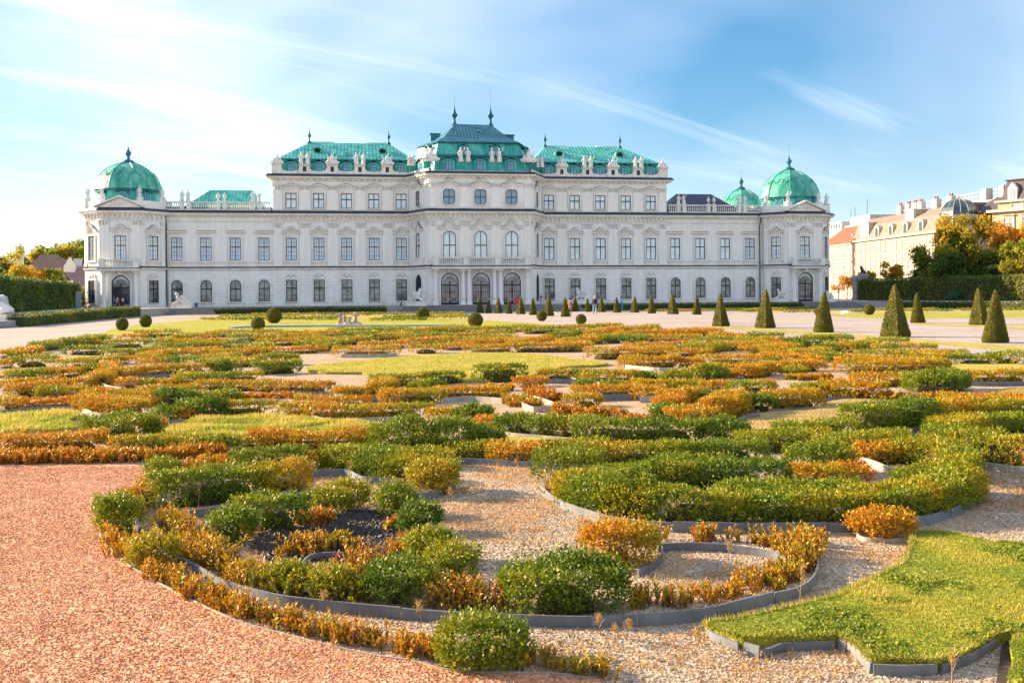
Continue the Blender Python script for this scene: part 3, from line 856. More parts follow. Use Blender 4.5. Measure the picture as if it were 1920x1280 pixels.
# centre roof: two bulging mansard tiers and a hipped top
def bay_ring(k, z):       # plan of the centre roof, shrinking with k
    return [(-10.2+k*.6, 2.0), (-9.0+k*.75, -1.2+k*.35), (-7.4+k*.62, -5.6+k), (7.4-k*.62, -5.6+k), (9.0-k*.75, -1.2+k*.35), (10.2-k*.6, 2.0), (9.0-k*.5, 12.0), (-9.0+k*.5, 12.0)]
def loft(rings, zs, name, mat, parent=palace):
    g = G(); n = len(rings[0])
    for r, z_ in zip(rings, zs): g.v += [(x, y, z_) for x, y in r]
    for i in range(len(rings)-1):
        for j in range(n):
            a, b = i*n+j, i*n+(j+1) % n; g.f.append((a, b, b+n, a+n))
    g.f.append(tuple(range((len(rings)-1)*n, len(rings)*n)))
    return g.build(name, mat, parent)
lo = loft([bay_ring(0, 0), bay_ring(.15, 0), bay_ring(.42, 0), bay_ring(.62, 0)], [21.79, 22.6, 23.7, 24.3], 'mansard_slope', M_COPPER)
loft([bay_ring(.30, 0), bay_ring(.30, 0), bay_ring(.55, 0)], [24.301, 24.5, 24.62], 'roof_eave', M_COPPER_DARK)
up = loft([bay_ring(.75, 0), bay_ring(.95, 0), bay_ring(1.35, 0), bay_ring(1.5, 0)], [24.621, 25.4, 26.3, 26.6], 'mansard_slope', M_COPPER)
for par, kz, n in ((lo, ((0, 21.79), (.15, 22.6), (.42, 23.7), (.62, 24.3)), 24), (up, ((.75, 24.62), (.95, 25.4), (1.35, 26.3), (1.5, 26.6)), 24)):
    g = G()
    for (k0, z0_), (k1, z1_) in zip(kz[:-1], kz[1:]):
        for e in (1, 2, 3):
            A0, B0 = bay_ring(k0, 0)[e], bay_ring(k0, 0)[e+1]; A1, B1 = bay_ring(k1, 0)[e], bay_ring(k1, 0)[e+1]
            m = n if e == 2 else 6
            for i in range(m+1):
                t = i/m
                p = Vector((A0[0]+(B0[0]-A0[0])*t, A0[1]+(B0[1]-A0[1])*t, z0_)); q = Vector((A1[0]+(B1[0]-A1[0])*t, A1[1]+(B1[1]-A1[1])*t, z1_))
                g.tube([p, q], .045, 4)
    g.build('roof_seams', M_COPPER, par)['kind'] = 'stuff'
R0 = [(-8.6, 2.0), (-7.9, -1.2), (-6.65, -4.3), (6.35, -4.3), (7.6, -1.2), (8.4, 2.0), (8.0, 11.6), (-8.0, 11.6)]
loft([bay_ring(1.2, 0), bay_ring(1.1, 0)], [26.601, 26.78], 'roof_eave', M_COPPER_DARK)
R1 = [(x*.80 if abs(y) < 3 else x*.84, y*.72+.3) for x, y in R0]
R2 = [(-3.2, 3.2), (-3.2, 3.0), (-3.15, 2.4), (3.0, 2.4), (3.05, 3.0), (3.05, 3.2), (3.0, 3.6), (-3.15, 3.6)]
top = loft([bay_ring(1.1, 0), R1, R2], [26.782, 27.7, 30.75], 'top_roof', M_COPPER_DARK)
g = G(); seams(g, [(R1[2][0], R1[2][1], 27.7), (R1[3][0], R1[3][1], 27.7), (R2[3][0], R2[3][1], 30.75), (R2[2][0], R2[2][1], 30.75)], 20); g.build('roof_seams', M_COPPER_DARK, top)['kind'] = 'stuff'
for s_ in (-5.05, 0, 5.05): dormer(s_, -5.35, 22.0)
for s_ in (-2.6, 2.6): dormer(s_, -4.75, 24.75, 0, .72)
for sg in (-1, 1): dormer(sg*9.1, -2.4, 22.0, (-SL if sg < 0 else SL)); dormer(sg*8.0, -2.3, 24.75, (-SL if sg < 0 else SL), .72)
oculus(.45, -.35, 28.75, 0, .5)
for sg in (-1, 1):
    g = G(); g.box(-.75, .75, -.6, .6, 0, 1.35); g.box(-.9, .9, -.75, .75, 1.35, 1.5); g.build('chimney', M_COPPER_DARK, palace, (sg*6.3-.2, 2.6, 27.6))
SPIRE = [(.55, 0), (.5, .22), (.26, .4), (.20, 1.15), (.28, 1.25), (.55, 1.62), (.60, 1.8), (.30, 2.0), (.34, 2.2), (.16, 2.55), (.10, 2.9), (.035, 3.4), (.012, 6.2)]
for s_ in (-3.15, 3.0):
    g = G(); g.lathe(SPIRE, (s_, 3.0, 30.7), 10); g.build('roof_spire', M_COPPER_DARK, palace, smooth=True)

# wing roofs behind the balustrades
for sg, mat in ((-1, M_COPPER), (1, M_SLATE)):
    x0, x1 = sorted((sg*34.3, sg*47.5))
    o = hip_roof('wing_roof', x0, x1, 2.2, 14.5, x0+(3.2 if sg > 0 else 3.6), x1-(3.4 if sg > 0 else 2.6), 8.3, 16.4, 19.9, mat)
    g = G(); xr0, xr1 = x0+3.4, x1-3.0
    seams(g, [(x0, 2.2, 16.4), (x1, 2.2, 16.4), (xr1, 8.3, 19.9), (xr0, 8.3, 19.9)], 22); g.build('roof_seams', mat, o)['kind'] = 'stuff'
    g = G(); g.box(*(sorted((sg*33.3, sg*50))), .6, 15.8, 15.601, 16.39); g.build('roof_deck', M_LEAD, palace)

# domes
DOME = [(0.995, 0.0), (1.04, .10), (1.02, .55), (.985, 1.25), (.91, 2.2), (.79, 3.1), (.61, 3.9), (.40, 4.5), (.20, 4.9), (.09, 5.15)]
def dome(cx, cy, z0, R, H, seg=6):
    """eight sided helmet dome with rounded ribs"""
    g = G(); n = 8; rows = []
    for r, z_ in DOME:
        row = []
        for k in range(n):
            a0 = math.radians(22.5 + 45*k); a1 = a0+math.radians(45)
            for j in range(seg):
                t = j/seg
                x = (1-t)*math.cos(a0)+t*math.cos(a1); y = (1-t)*math.sin(a0)+t*math.sin(a1)
                b_ = 1+.16*math.sin(math.pi*t)*.35
                row.append((cx+R*1.06*r*x*b_, cy+R*1.06*r*y*b_, z0+z_*H/5.15))
        rows.append(row)
    m = n*seg
    g.v = [p for r in rows for p in r]
    for i in range(len(rows)-1):
        for j in range(m):
            a, b = i*m+j, i*m+(j+1) % m; g.f.append((a, b, b+m, a+m))
    g.f.append(tuple(range((len(rows)-1)*m, len(rows)*m)))
    o = g.build('dome', M_COPPER_DOME, palace)
    g = G()
    for k in range(n):
        a0 = math.radians(22.5+45*k)
        g.tube([(cx+R*1.065*r*math.cos(a0), cy+R*1.065*r*math.sin(a0), z0+z_*H/5.15) for r, z_ in DOME], .10, 5)
        # garland hanging across each face
        a1 = a0+math.radians(45)
        pts = []
        for i in range(13):
            t = i/12; zz = 2.75+.42*math.cos(4*math.pi*t)*(1 if True else 0)
            r = np.interp(zz, [q[1] for q in DOME], [q[0] for q in DOME])*1.005
            b_ = 1+.16*math.sin(math.pi*t)*.35
            pts.append((cx+R*1.06*r*b_*((1-t)*math.cos(a0)+t*math.cos(a1)), cy+R*1.06*r*b_*((1-t)*math.sin(a0)+t*math.sin(a1)), z0+zz*H/5.15))
        g.tube(pts, .075, 4)
    g.build('dome_ribs', M_COPPER_DOME, o)
    g = G(); g.lathe([(R*.22, 0), (R*.17, .25), (.30, .5), (.22, .95), (.34, 1.1), (.52, 1.45), (.46, 1.65), (.2, 1.95), (.1, 2.3), (.03, 2.6), (.012, 4.6)], (cx, cy, z0+H-.12), 10); g.build('dome_finial', M_COPPER_DARK, o, smooth=True)
    return o
def tower_top(cx, cy, R, z0, H, front=True):
    p8 = [(cx+R*1.02*math.cos(math.radians(22.5+45*k)), cy+R*1.02*math.sin(math.radians(22.5+45*k))) for k in range(8)]
    g = G(); g.prism(p8, 16.3, z0+.02); g.build('dome_drum', M_COPPER, palace)
    p8b = [(cx+(x-cx)*1.06, cy+(y-cy)*1.06) for x, y in p8]
    g = G(); g.prism(p8b, z0+.03, z0+.32); g.build('dome_ring', M_COPPER_DARK, palace)
    if front:
        for k, rz in ((5, 0.0), (4, -D45), (6, D45)):
            a = math.radians(45*(k+1)) if False else None
        for rz in (-D45, 0.0, D45):
            nx_, ny_ = math.sin(rz), -math.cos(rz)
            ap = R*1.02*math.cos(math.radians(22.5))
            dormer(cx+nx_*(ap+.05), cy+ny_*(ap+.05), 16.85, rz, .85)
    return dome(cx, cy, z0+.33, R, H)
tower_top(TW[0], 1.95, 4.75, 18.6, 4.75)
tower_top(TW[1], 1.95, 4.75, 18.15, 5.35)
tower_top(-58.2, 26.0, 4.3, 17.6, 4.6, False)
tower_top(57.0, 26.0, 4.2, 17.6, 5.0, False)
# tall white chimney block behind the right tower
g = G(); g.box(62.2, 63.4, 6.0, 8.0, 15, 20.4); g.box(62.0, 63.6, 5.8, 8.2, 20.4, 20.7); g.build('chimney', M_WALL, palace)

# ---------------------------------------------------------------- terrace steps of the palace front
def stair(name, s0, s1, d_top, d_bot, z_top, z_bot, n, label):
    o = empty(name, pw((s0+s1)/2, d_top, z_bot), ALPHA)
    tag(o, label, 'steps')
    for i in range(n):
        zt = z_top-(z_top-z_bot)*i/n; dd = d_top+(d_bot-d_top)*(i+1)/n
        g = G(); g.box(-(s1-s0)/2-.15*i, (s1-s0)/2+.15*i, -(dd-d_top), .3, 0, zt-z_bot-.002*i)
        g.build('stone_step', M_STEP, o)
    return o
stair('stone_stairs', -12.6, 13.6, 14.8, 19.0, FL, gz(150), 7, 'wide grey stone stairs leading up to the three arched palace doors')
stair('stone_stairs', 50.5, 61.0, 14.8, 18.5, FL, gz(150), 6, 'grey stone stairs in front of the right hand domed tower')
stair('stone_stairs', -54.0, -40.5, 14.8, 18.0, FL, gz(150), 5, 'grey stone stairs beside the left hand domed tower')

# ================================================================== STATUES ON THE ROOF LINE
def statue_mesh(seed, kind='robe'):
    r = random.Random(seed); g = G()
    lx, ly = r.uniform(-.05, .05), r.uniform(-.03, .03)
    g.lathe([(.30, 0), (.34, .08), (.31, .35), (.26, .75), (.29, .95), (.22, 1.12), (.29, 1.35), (.24, 1.5), (.09, 1.56), (.08, 1.62)], (0,0,0), 10, 1, .78, (lx, ly))
    hx = lx*1.75
    g.ball((hx, ly*1.7-.02, 1.76), .135, 8, 6, .9, 1, 1.15)
    g.ball((hx, ly*1.7+.04, 1.80), .14, 7, 5, .95, .9, 1)        # hair
    up = r.choice((0, 1, 2))
    for sg in (-1, 1):
        sh = Vector((hx+sg*.24, ly*1.4, 1.42))
        if up == 1 and sg > 0: pts = [sh, sh+Vector((.28, -.05, .12)), sh+Vector((.32, -.08, .52))]
        elif up == 2: pts = [sh, sh+Vector((sg*.2, -.06, -.32)), sh+Vector((-sg*.08, -.25, -.3))]
        else: pts = [sh, sh+Vector((sg*.16, 0, -.34)), sh+Vector((sg*.06, -.2, -.6))]
        g.tube(pts, [.085, .07, .05], 6)
    # folds of drapery
    for k in range(5):
        a = r.uniform(0, 6.28); g.tube([(.25*math.cos(a)+lx, .2*math.sin(a), 1.0), (.31*math.cos(a+.3), .25*math.sin(a+.3), .45), (.34*math.cos(a+.2), .27*math.sin(a+.2), .03)], [.03, .05, .05], 4)
    g.box(-.36, .36, -.3, .3, -.08, .0)
    return g.mesh('statue', M_STAT, True)
def trophy_mesh(seed):
    r = random.Random(seed); g = G()
    g.lathe([(.5, 0), (.46, .3), (.3, .8), (.32, 1.05), (.24, 1.25), (.08, 1.34)], (0, 0, 0), 10, 1, .75)
    g.ball((0, -.03, 1.5), .14, 8, 6, .9, 1, 1.15)
    for sg in (-1, 1):
        g.ball((sg*.55, -.05, .35), .34, 8, 6, 1.1, .6, 1); g.ball((sg*.62, -.05, .78), .13, 7, 5)
        g.tube([(sg*.2, .05, .5), (sg*.75, .1, 1.25), (sg*.95, .1, 1.55)], [.05, .05, .02], 5)
        g.tube([(sg*.15, .0, .9), (sg*.45, -.1, .8), (sg*.5, -.2, .6)], .06, 5)
        g.ball((sg*.95, -.02, .2), .22, 7, 5, 1.2, .6, .9)
    g.tube([(.1, 0, 1.2), (.22, 0, 1.75), (.2, 0, 2.2)], [.06, .05, .03], 5)
    g.box(-1.0, 1.0, -.36, .36, -.1, 0)
    return g.mesh('statue_group', M_STAT, True)
SM = [statue_mesh(i) for i in range(5)]
TM = [trophy_mesh(i) for i in range(2)]
def vase_mesh():
    g = G(); g.lathe([(.26, 0), (.24, .12), (.1, .25), (.12, .4), (.42, .85), (.46, 1.15), (.30, 1.3), (.40, 1.4), (.12, 1.55), (.14, 1.8), (.04, 1.95)], n=12)
    return g.mesh('stone_vase', M_STAT, True)
VM = vase_mesh()
def roof_statue(s, d, z, label, me, name='roof_statue', cat='statue', sc=1.0, rz=0.0):
    o = link(name, me, None, pw(s, d, z), ALPHA+rz, (sc,)*3)
    return tag(o, label, cat, 'statues and vases along the palace roof line')
W_ = 'white stone statue of a robed figure, '
ORD = {14.63: ('first', 'second'), 19.07: ('second', 'third'), 23.52: ('third', 'fourth'), 27.95: ('fourth', 'fifth')}
for sg, side, out_ in ((-1, 'left', 'left'), (1, 'right', 'right')):
    inner = 'right' if sg < 0 else 'left'
    for p_, kind in ((14.63, 'grp' if sg < 0 else 'grp'), (19.07, 'pair'), (23.52, 'grp'), (27.95, 'pair')):
        a, b = ORD[p_]
        whr = f'between {a} and {b} dormers of the {side} main roof'
        if kind == 'pair':
            for k, dxs in enumerate((-.55, .55)):
                nm = 'left' if k == 0 else 'right'
                roof_statue(sg*p_+dxs, .5, 23.36, f'{nm} statue {whr}', SM[(int(p_)+k) % 5], sc=1.02, rz=random.uniform(-.4, .4))
        else:
            roof_statue(sg*p_, .5, 23.45, f'seated stone group {whr}', TM[int(p_) % 2], 'statue_group', 'statue group', .98)
    roof_statue(sg*10.75-.3, .75, 23.3, f'left statue of two in the {side} roof corner beside the central pavilion', SM[0], sc=1.0)
    roof_statue(sg*10.75+.35, 1.0, 23.3, f'right statue of two in the {side} roof corner beside the central pavilion', SM[3], sc=1.0)
    g_ = roof_statue(sg*32.3, .35, 23.45, f'stone trophy group on the {out_} end corner pedestal of the main block', TM[0], 'statue_group', 'statue group', .9)
    roof_statue(sg*7.9, 6.3, 23.45, f'tall stone trophy group on the {side} front corner of the central pavilion', TM[1], 'statue_group', 'statue group', 1.18)
    for k, dxs in enumerate((-.6, .6)):
        nm = 'left' if k == 0 else 'right'
        roof_statue(sg*2.53+dxs, 6.45, 23.36, f'{nm} figure of the {side} statue pair on the front of the central pavilion', SM[(k*2+sg) % 5], sc=1.12, rz=random.uniform(-.5, .5))
    for i, (s_, kind) in enumerate(((35.2, 'st'), (36.18, 'st'), (40.6, 'v'), (41.6, 'v'), (46.2, 'st'), (47.2, 'st'))):
        x = sg*s_
        first = 'left' if (i % 2 == 0) == (sg > 0) else 'right'
        spot = ('nearest the main block' if i < 2 else 'in the middle' if i < 4 else 'nearest the tower')
        if kind == 'v': roof_statue(x, -.1, 17.33, f'{first} stone vase of the pair {spot} of the {side} wing balustrade', VM, 'stone_vase', 'vase', .70)
        else: roof_statue(x, -.1, 17.33, f'{first} small statue of the pair {spot} on the {side} wing balustrade', SM[(i+2) % 5], sc=.88)
    cx = TW[0] if sg < 0 else TW[1]
    for i, (x, y) in enumerate(tower_poly(cx, -.35)):
        if i in (0, 1, 2, 7):
            nm = {0: 'left of the pediment', 1: 'right of the pediment', 2: 'at the far right corner', 7: 'at the far left corner'}[i]
            roof_statue(x, -y, 17.46, f'small white statue {nm} below the {side} front dome', SM[i % 5], sc=.95)
# ================================================================== GROUND
def ground_mat(name, cols, fine, rough=0.95, bump=0.5, big=0.25, weed=None):
    """gravel: fine speckle of stones plus broad patches"""
    m, nt, b = mat_new(name)
    b.inputs['Roughness'].default_value = rough; b.inputs['Specular IOR Level'].default_value = 0.15
    L = nt.links.new
    t = nt.nodes.new('ShaderNodeTexCoord')
    v = nt.nodes.new('ShaderNodeTexVoronoi'); v.inputs['Scale'].default_value = fine; L(t.outputs['Object'], v.inputs['Vector'])
    sp = nt.nodes.new('ShaderNodeSeparateXYZ'); L(v.outputs['Color'], sp.inputs[0])
    r = nt.nodes.new('ShaderNodeValToRGB'); L(sp.outputs['X'], r.inputs['Fac'])
    cr = r.color_ramp; cr.elements[0].color = (*cols[0], 1); cr.elements[1].color = (*cols[-1], 1)
    for i, c in enumerate(cols[1:-1]):
        e = cr.elements.new((i+1)/(len(cols)-1)); e.color = (*c, 1)
    n = nt.nodes.new('ShaderNodeTexNoise'); n.inputs['Scale'].default_value = big; n.inputs['Detail'].default_value = 9; n.inputs['Roughness'].default_value = .7; L(t.outputs['Object'], n.inputs['Vector'])
    r2 = nt.nodes.new('ShaderNodeValToRGB'); L(n.outputs['Fac'], r2.inputs['Fac'])
    r2.color_ramp.elements[0].position = .35; r2.color_ramp.elements[0].color = (.72, .70, .66, 1)
    r2.color_ramp.elements[1].position = .62; r2.color_ramp.elements[1].color = (1, 1, 1, 1)
    mx = nt.nodes.new('ShaderNodeMixRGB'); mx.blend_type = 'MULTIPLY'; mx.inputs[0].default_value = .9
    L(r.outputs['Color'], mx.inputs[1]); L(r2.outputs['Color'], mx.inputs[2])
    last = mx.outputs[0]
    if weed:
        n3 = nt.nodes.new('ShaderNodeTexNoise'); n3.inputs['Scale'].default_value = weed[1]; n3.inputs['Detail'].default_value = 10; n3.inputs['Roughness'].default_value = .75; L(t.outputs['Object'], n3.inputs['Vector'])
        r3 = nt.nodes.new('ShaderNodeValToRGB'); L(n3.outputs['Fac'], r3.inputs['Fac']); r3.color_ramp.elements[0].position = weed[2]; r3.color_ramp.elements[1].position = weed[2]+.14
        m2 = nt.nodes.new('ShaderNodeMixRGB'); L(r3.outputs['Color'], m2.inputs[0]); L(last, m2.inputs[1]); m2.inputs[2].default_value = (*weed[0], 1); last = m2.outputs[0]
    L(last, b.inputs['Base Color'])
    bp = nt.nodes.new('ShaderNodeBump'); bp.inputs['Strength'].default_value = bump; bp.inputs['Distance'].default_value = .02
    L(v.outputs['Distance'], bp.inputs['Height']); L(bp.outputs[0], b.inputs['Normal'])
    return m
M_PLAZA = ground_mat('plaza_gravel', [(.28, .24, .23), (.41, .355, .335), (.50, .435, .415)], 14, big=.12)
M_GRAVEL = ground_mat('pale_gravel', [(.25, .185, .13), (.44, .34, .255), (.60, .48, .38)], 42, big=1.1, weed=((.46, .25, .08), 2.1, .51))
M_RED = ground_mat('red_gravel', [(.44, .175, .09), (.66, .32, .19), (.80, .50, .34)], 46, big=1.4)
M_PATH = ground_mat('terrace_gravel', [(.34, .32, .31), (.46, .43, .41)], 10, big=.1)
M_EARTH = simple('dark_earth', (.05, .035, .03), .95, .5, 6)
def lawn_mat(name, c1, c2, c3):
    m, nt, b = mat_new(name); b.inputs['Roughness'].default_value = .9; b.inputs['Specular IOR Level'].default_value = .15
    L = nt.links.new; t = nt.nodes.new('ShaderNodeTexCoord')
    n = nt.nodes.new('ShaderNodeTexNoise'); n.inputs['Scale'].default_value = .9; n.inputs['Detail'].default_value = 12; n.inputs['Roughness'].default_value = .78; L(t.outputs['Object'], n.inputs['Vector'])
    r = nt.nodes.new('ShaderNodeValToRGB'); L(n.outputs['Fac'], r.inputs['Fac']); cr = r.color_ramp
    cr.elements[0].position = .30; cr.elements[0].color = (*c1, 1); cr.elements[1].position = .68; cr.elements[1].color = (*c3, 1); e = cr.elements.new(.5); e.color = (*c2, 1)
    L(r.outputs['Color'], b.inputs['Base Color'])
    n2 = nt.nodes.new('ShaderNodeTexNoise'); n2.inputs['Scale'].default_value = 22; n2.inputs['Detail'].default_value = 4; L(t.outputs['Object'], n2.inputs['Vector'])
    bp = nt.nodes.new('ShaderNodeBump'); bp.inputs['Strength'].default_value = .9; bp.inputs['Distance'].default_value = .05; L(n2.outputs['Fac'], bp.inputs['Height']); L(bp.outputs[0], b.inputs['Normal'])
    return m
M_LAWN = lawn_mat('lawn_yellow', (.22, .20, .03), (.38, .32, .06), (.50, .40, .11))
M_LAWN_G = lawn_mat('lawn_green', (.15, .17, .018), (.31, .31, .035), (.46, .38, .07))
M_LAWN_DRY = lawn_mat('lawn_dry', (.20, .16, .04), (.34, .24, .08), (.42, .31, .13))

def clip_y(poly, val, less):
    out = []
    for i in range(len(poly)):
        a, b = poly[i], poly[(i+1) % len(poly)]
        ia, ib = (a[1] <= val) == less, (b[1] <= val) == less
        if ia: out.append(a)
        if ia != ib:
            t = (val-a[1])/(b[1]-a[1]); out.append((a[0]+t*(b[0]-a[0]), val))
    return out
def sheet(name, poly, mat, lift=0.004, thick=0.0, label=None, kind='structure', zf=gz, cat=None, group=None, split=True):
    """flat patch of ground following the lie of the land"""
    bands = [(-1e4, 60), (60, 135), (135, 1e4)] if split else [(-1e4, 1e4)]
    vs_, fs = [], []
    for lo_, hi_ in bands:
        p = clip_y(clip_y(poly, lo_, False), hi_, True)
        if len(p) < 3: continue
        pv = [Vector((x, y, 0)) for x, y in p]
        n = len(vs_)
        vs_ += [(x, y, zf(y)+lift) for x, y in p]
        for t in tessellate_polygon([pv]):
            a, b, c = [pv[i] for i in t]
            if (b-a).cross(c-a).z < 0: t = (t[0], t[2], t[1])
            fs.append(tuple(i+n for i in t))
        if thick:
            m = len(vs_); vs_ += [(x, y, zf(y)+lift-thick) for x, y in p]; k = len(p)
            ar = sum(p[i][0]*p[(i+1) % k][1]-p[(i+1) % k][0]*p[i][1] for i in range(k))
            for i in range(k):
                j = (i+1) % k
                fs.append((m+i, m+j, n+j, n+i) if ar > 0 else (m+j, m+i, n+i, n+j))
    me = bpy.data.meshes.new(name); me.from_pydata(vs_, [], fs); me.materials.append(mat); me.update()
    o = link(name, me)
    return tag(o, label, cat, group, kind)
def pxpoly(pts, g=None):
    return [(at(x, y, g).x, at(x, y, g).y) for x, y in pts]
def smooth_line(pts, closed=False, step=None, n=8):
    """Catmull-Rom through the points"""
    P = [Vector(p) for p in pts]; out = []; m = len(P)
    if m < 3: return [P[0].lerp(P[-1], i/n) for i in range(n+1)] if m == 2 else P
    rngk = range(m) if closed else range(m-1)
    for i in rngk:
        p0 = P[(i-1) % m] if closed or i > 0 else P[0]; p1 = P[i]; p2 = P[(i+1) % m]; p3 = P[(i+2) % m] if closed or i+2 < m else P[-1]
        for k in range(n):
            t = k/n
            out.append(.5*((2*p1)+(p2-p0)*t+(2*p0-5*p1+4*p2-p3)*t*t+(3*p1-p0-3*p2+p3)*t**3))
    if not closed: out.append(P[-1])
    return out
def spoly(pts, n=5):
    return [(p.x, p.y) for p in smooth_line([Vector((*q, 0)) for q in pxpoly(pts)], True, n=n)]

tag(sheet('ground', [(-600, -60), (600, -60), (600, 900), (-600, 900)], M_PLAZA, 0.0))
# raised terrace round the palace
tp = [(-33.2, 62), (-33.6, 69), (-50.5, 136), (pw(-46, 14.9).x, pw(-46, 14.9).y), (pw(59, 14.9).x, pw(59, 14.9).y), (68.5, 135), (80, 110), (260, 110), (260, 420), (-260, 420), (-260, 62)]
tag(sheet('terrace', tp, M_PATH, .4, 1.05, zf=lambda y: 0.0, split=False))

# ================================================================== FOLIAGE
def hash_noise(p, f, seed=0.0):
    """smooth value noise for arrays of points, two octaves, about 0..1"""
    out = 0.0
    for k, (ff, a) in enumerate(((1.0, .65), (2.3, .35))):
        q = p*f*ff+np.array([seed*1.31+k*17.7, seed*2.17+k*5.3, seed*.71+k*9.1])
        i0 = np.floor(q).astype(np.int64); t = q-i0; t = t*t*(3-2*t); s = 0.0
        for dx_ in (0, 1):
            for dy_ in (0, 1):
                for dz_ in (0, 1):
                    h = (i0[:, 0]+dx_)*374761393+(i0[:, 1]+dy_)*668265263+(i0[:, 2]+dz_)*1274126177
                    h = (h ^ (h >> 13))*1103515245; h = ((h ^ (h >> 16)) & 0xffff)/65535.0
                    w = (t[:, 0] if dx_ else 1-t[:, 0])*(t[:, 1] if dy_ else 1-t[:, 1])*(t[:, 2] if dz_ else 1-t[:, 2])
                    s = s+h*w
        out = out+a*s
    return np.clip((out-.5)*1.5+.5, 0, 1)
def quads_mesh(name, V, n_per, tint, mat, tris=False):
    """V: (n*n_per, 3) float array; every n_per points are one face"""
    n = len(V)//n_per
    me = bpy.data.meshes.new(name)
    me.vertices.add(len(V)); me.vertices.foreach_set('co', np.ascontiguousarray(V, dtype=np.float32).ravel())
    me.loops.add(n*n_per); me.loops.foreach_set('vertex_index', np.arange(n*n_per, dtype=np.int32))
    me.polygons.add(n); me.polygons.foreach_set('loop_start', np.arange(0, n*n_per, n_per, dtype=np.int32))
    at_ = me.attributes.new('tint', 'FLOAT', 'POINT')
    at_.data.foreach_set('value', np.repeat(np.clip(tint, 0, 1), n_per).astype(np.float32))
    me.materials.append(mat)
    me.update(calc_edges=True)
    return me
def unit(a): return a/np.maximum(np.linalg.norm(a, axis=1, keepdims=True), 1e-6)
def leaves(P, D, tint, ls, K=5, L=.06, wid=.5, spread=.8, jit=.12, tri=False):
    """shoots at P along D, each with K leaves of length ls -> quads and tint"""
    n = len(P)
    t = np.tile(np.linspace(.15, 1.0, K), n)
    Pk, Dk = np.repeat(P, K, 0), np.repeat(D, K, 0)
    rad = unit(rng.normal(size=(n*K, 3))); rad -= Dk*(rad*Dk).sum(1, keepdims=True); rad = unit(rad)
    ax = unit(Dk*(.45+.5*t[:, None])+rad*spread)
    base = Pk+Dk*(L*t)[:, None]*(.7+.6*rng.random((n*K, 1)))
    sd = unit(np.cross(ax, Dk+rng.normal(size=(n*K, 3))*.5))
    l = (ls*(.7+.6*rng.random(n*K)))[:, None]; w = l*wid*.5
    if tri: V = np.stack([base+ax*l*.1+sd*w*.95, base+ax*l, base+ax*l*.1-sd*w*.95], 1).reshape(-1, 3)
    else: V = np.stack([base, base+ax*l*.5+sd*w, base+ax*l, base+ax*l*.5-sd*w], 1).reshape(-1, 3)
    tt = np.repeat(tint, K)+rng.normal(size=n*K)*jit
    return V, tt
BOX = [(0.0, (.046, .098, .006)), (.22, (.135, .205, .010)), (.42, (.28, .285, .012)), (.58, (.44, .295, .011)), (.78, (.51, .235, .009)), (1.0, (.50, .155, .013))]
M_BOX = tinted('box_leaf', BOX, rough=.5, transl=.27, spec=.28)
M_TWIG = simple('twig_brown', (.062, .046, .018), .9, .4, 20)
M_YEW = tinted('yew_leaf', [(0, (.07, .09, .012)), (.5, (.155, .15, .018)), (1, (.26, .18, .026))], transl=.25)
M_YEWCORE = simple('yew_core', (.05, .055, .012), .95, .5, 14)
M_YEWCLIP = simple('yew_clipped', (.135, .135, .018), .95, .55, 16)
M_HORN = tinted('hornbeam_leaf', [(0, (.055, .11, .020)), (.5, (.14, .19, .03)), (1, (.32, .26, .035))], transl=.3)
M_AUT = tinted('autumn_leaf', [(0, (.040, .085, .018)), (.3, (.10, .17, .022)), (.55, (.38, .36, .03)), (.75, (.62, .34, .03)), (1, (.60, .19, .02))], transl=.5)
M_BARK = simple('bark', (.09, .07, .055), .95, .5, 8)
M_HAY = tinted('dry_stalk', [(0, (.30, .22, .09)), (.5, (.52, .30, .09)), (1, (.52, .22, .06))], transl=.3)
M_GRASS = tinted('grass_blade', [(0, (.07, .16, .012)), (.4, (.30, .34, .035)), (.75, (.52, .44, .08)), (1, (.56, .38, .12))], transl=.4)

def leaf_obj(name, V, tint, mat, parent=None, loc=(0, 0, 0)):
    return link(name, quads_mesh(name, V, len(V)//len(tint), tint, mat), parent, loc)

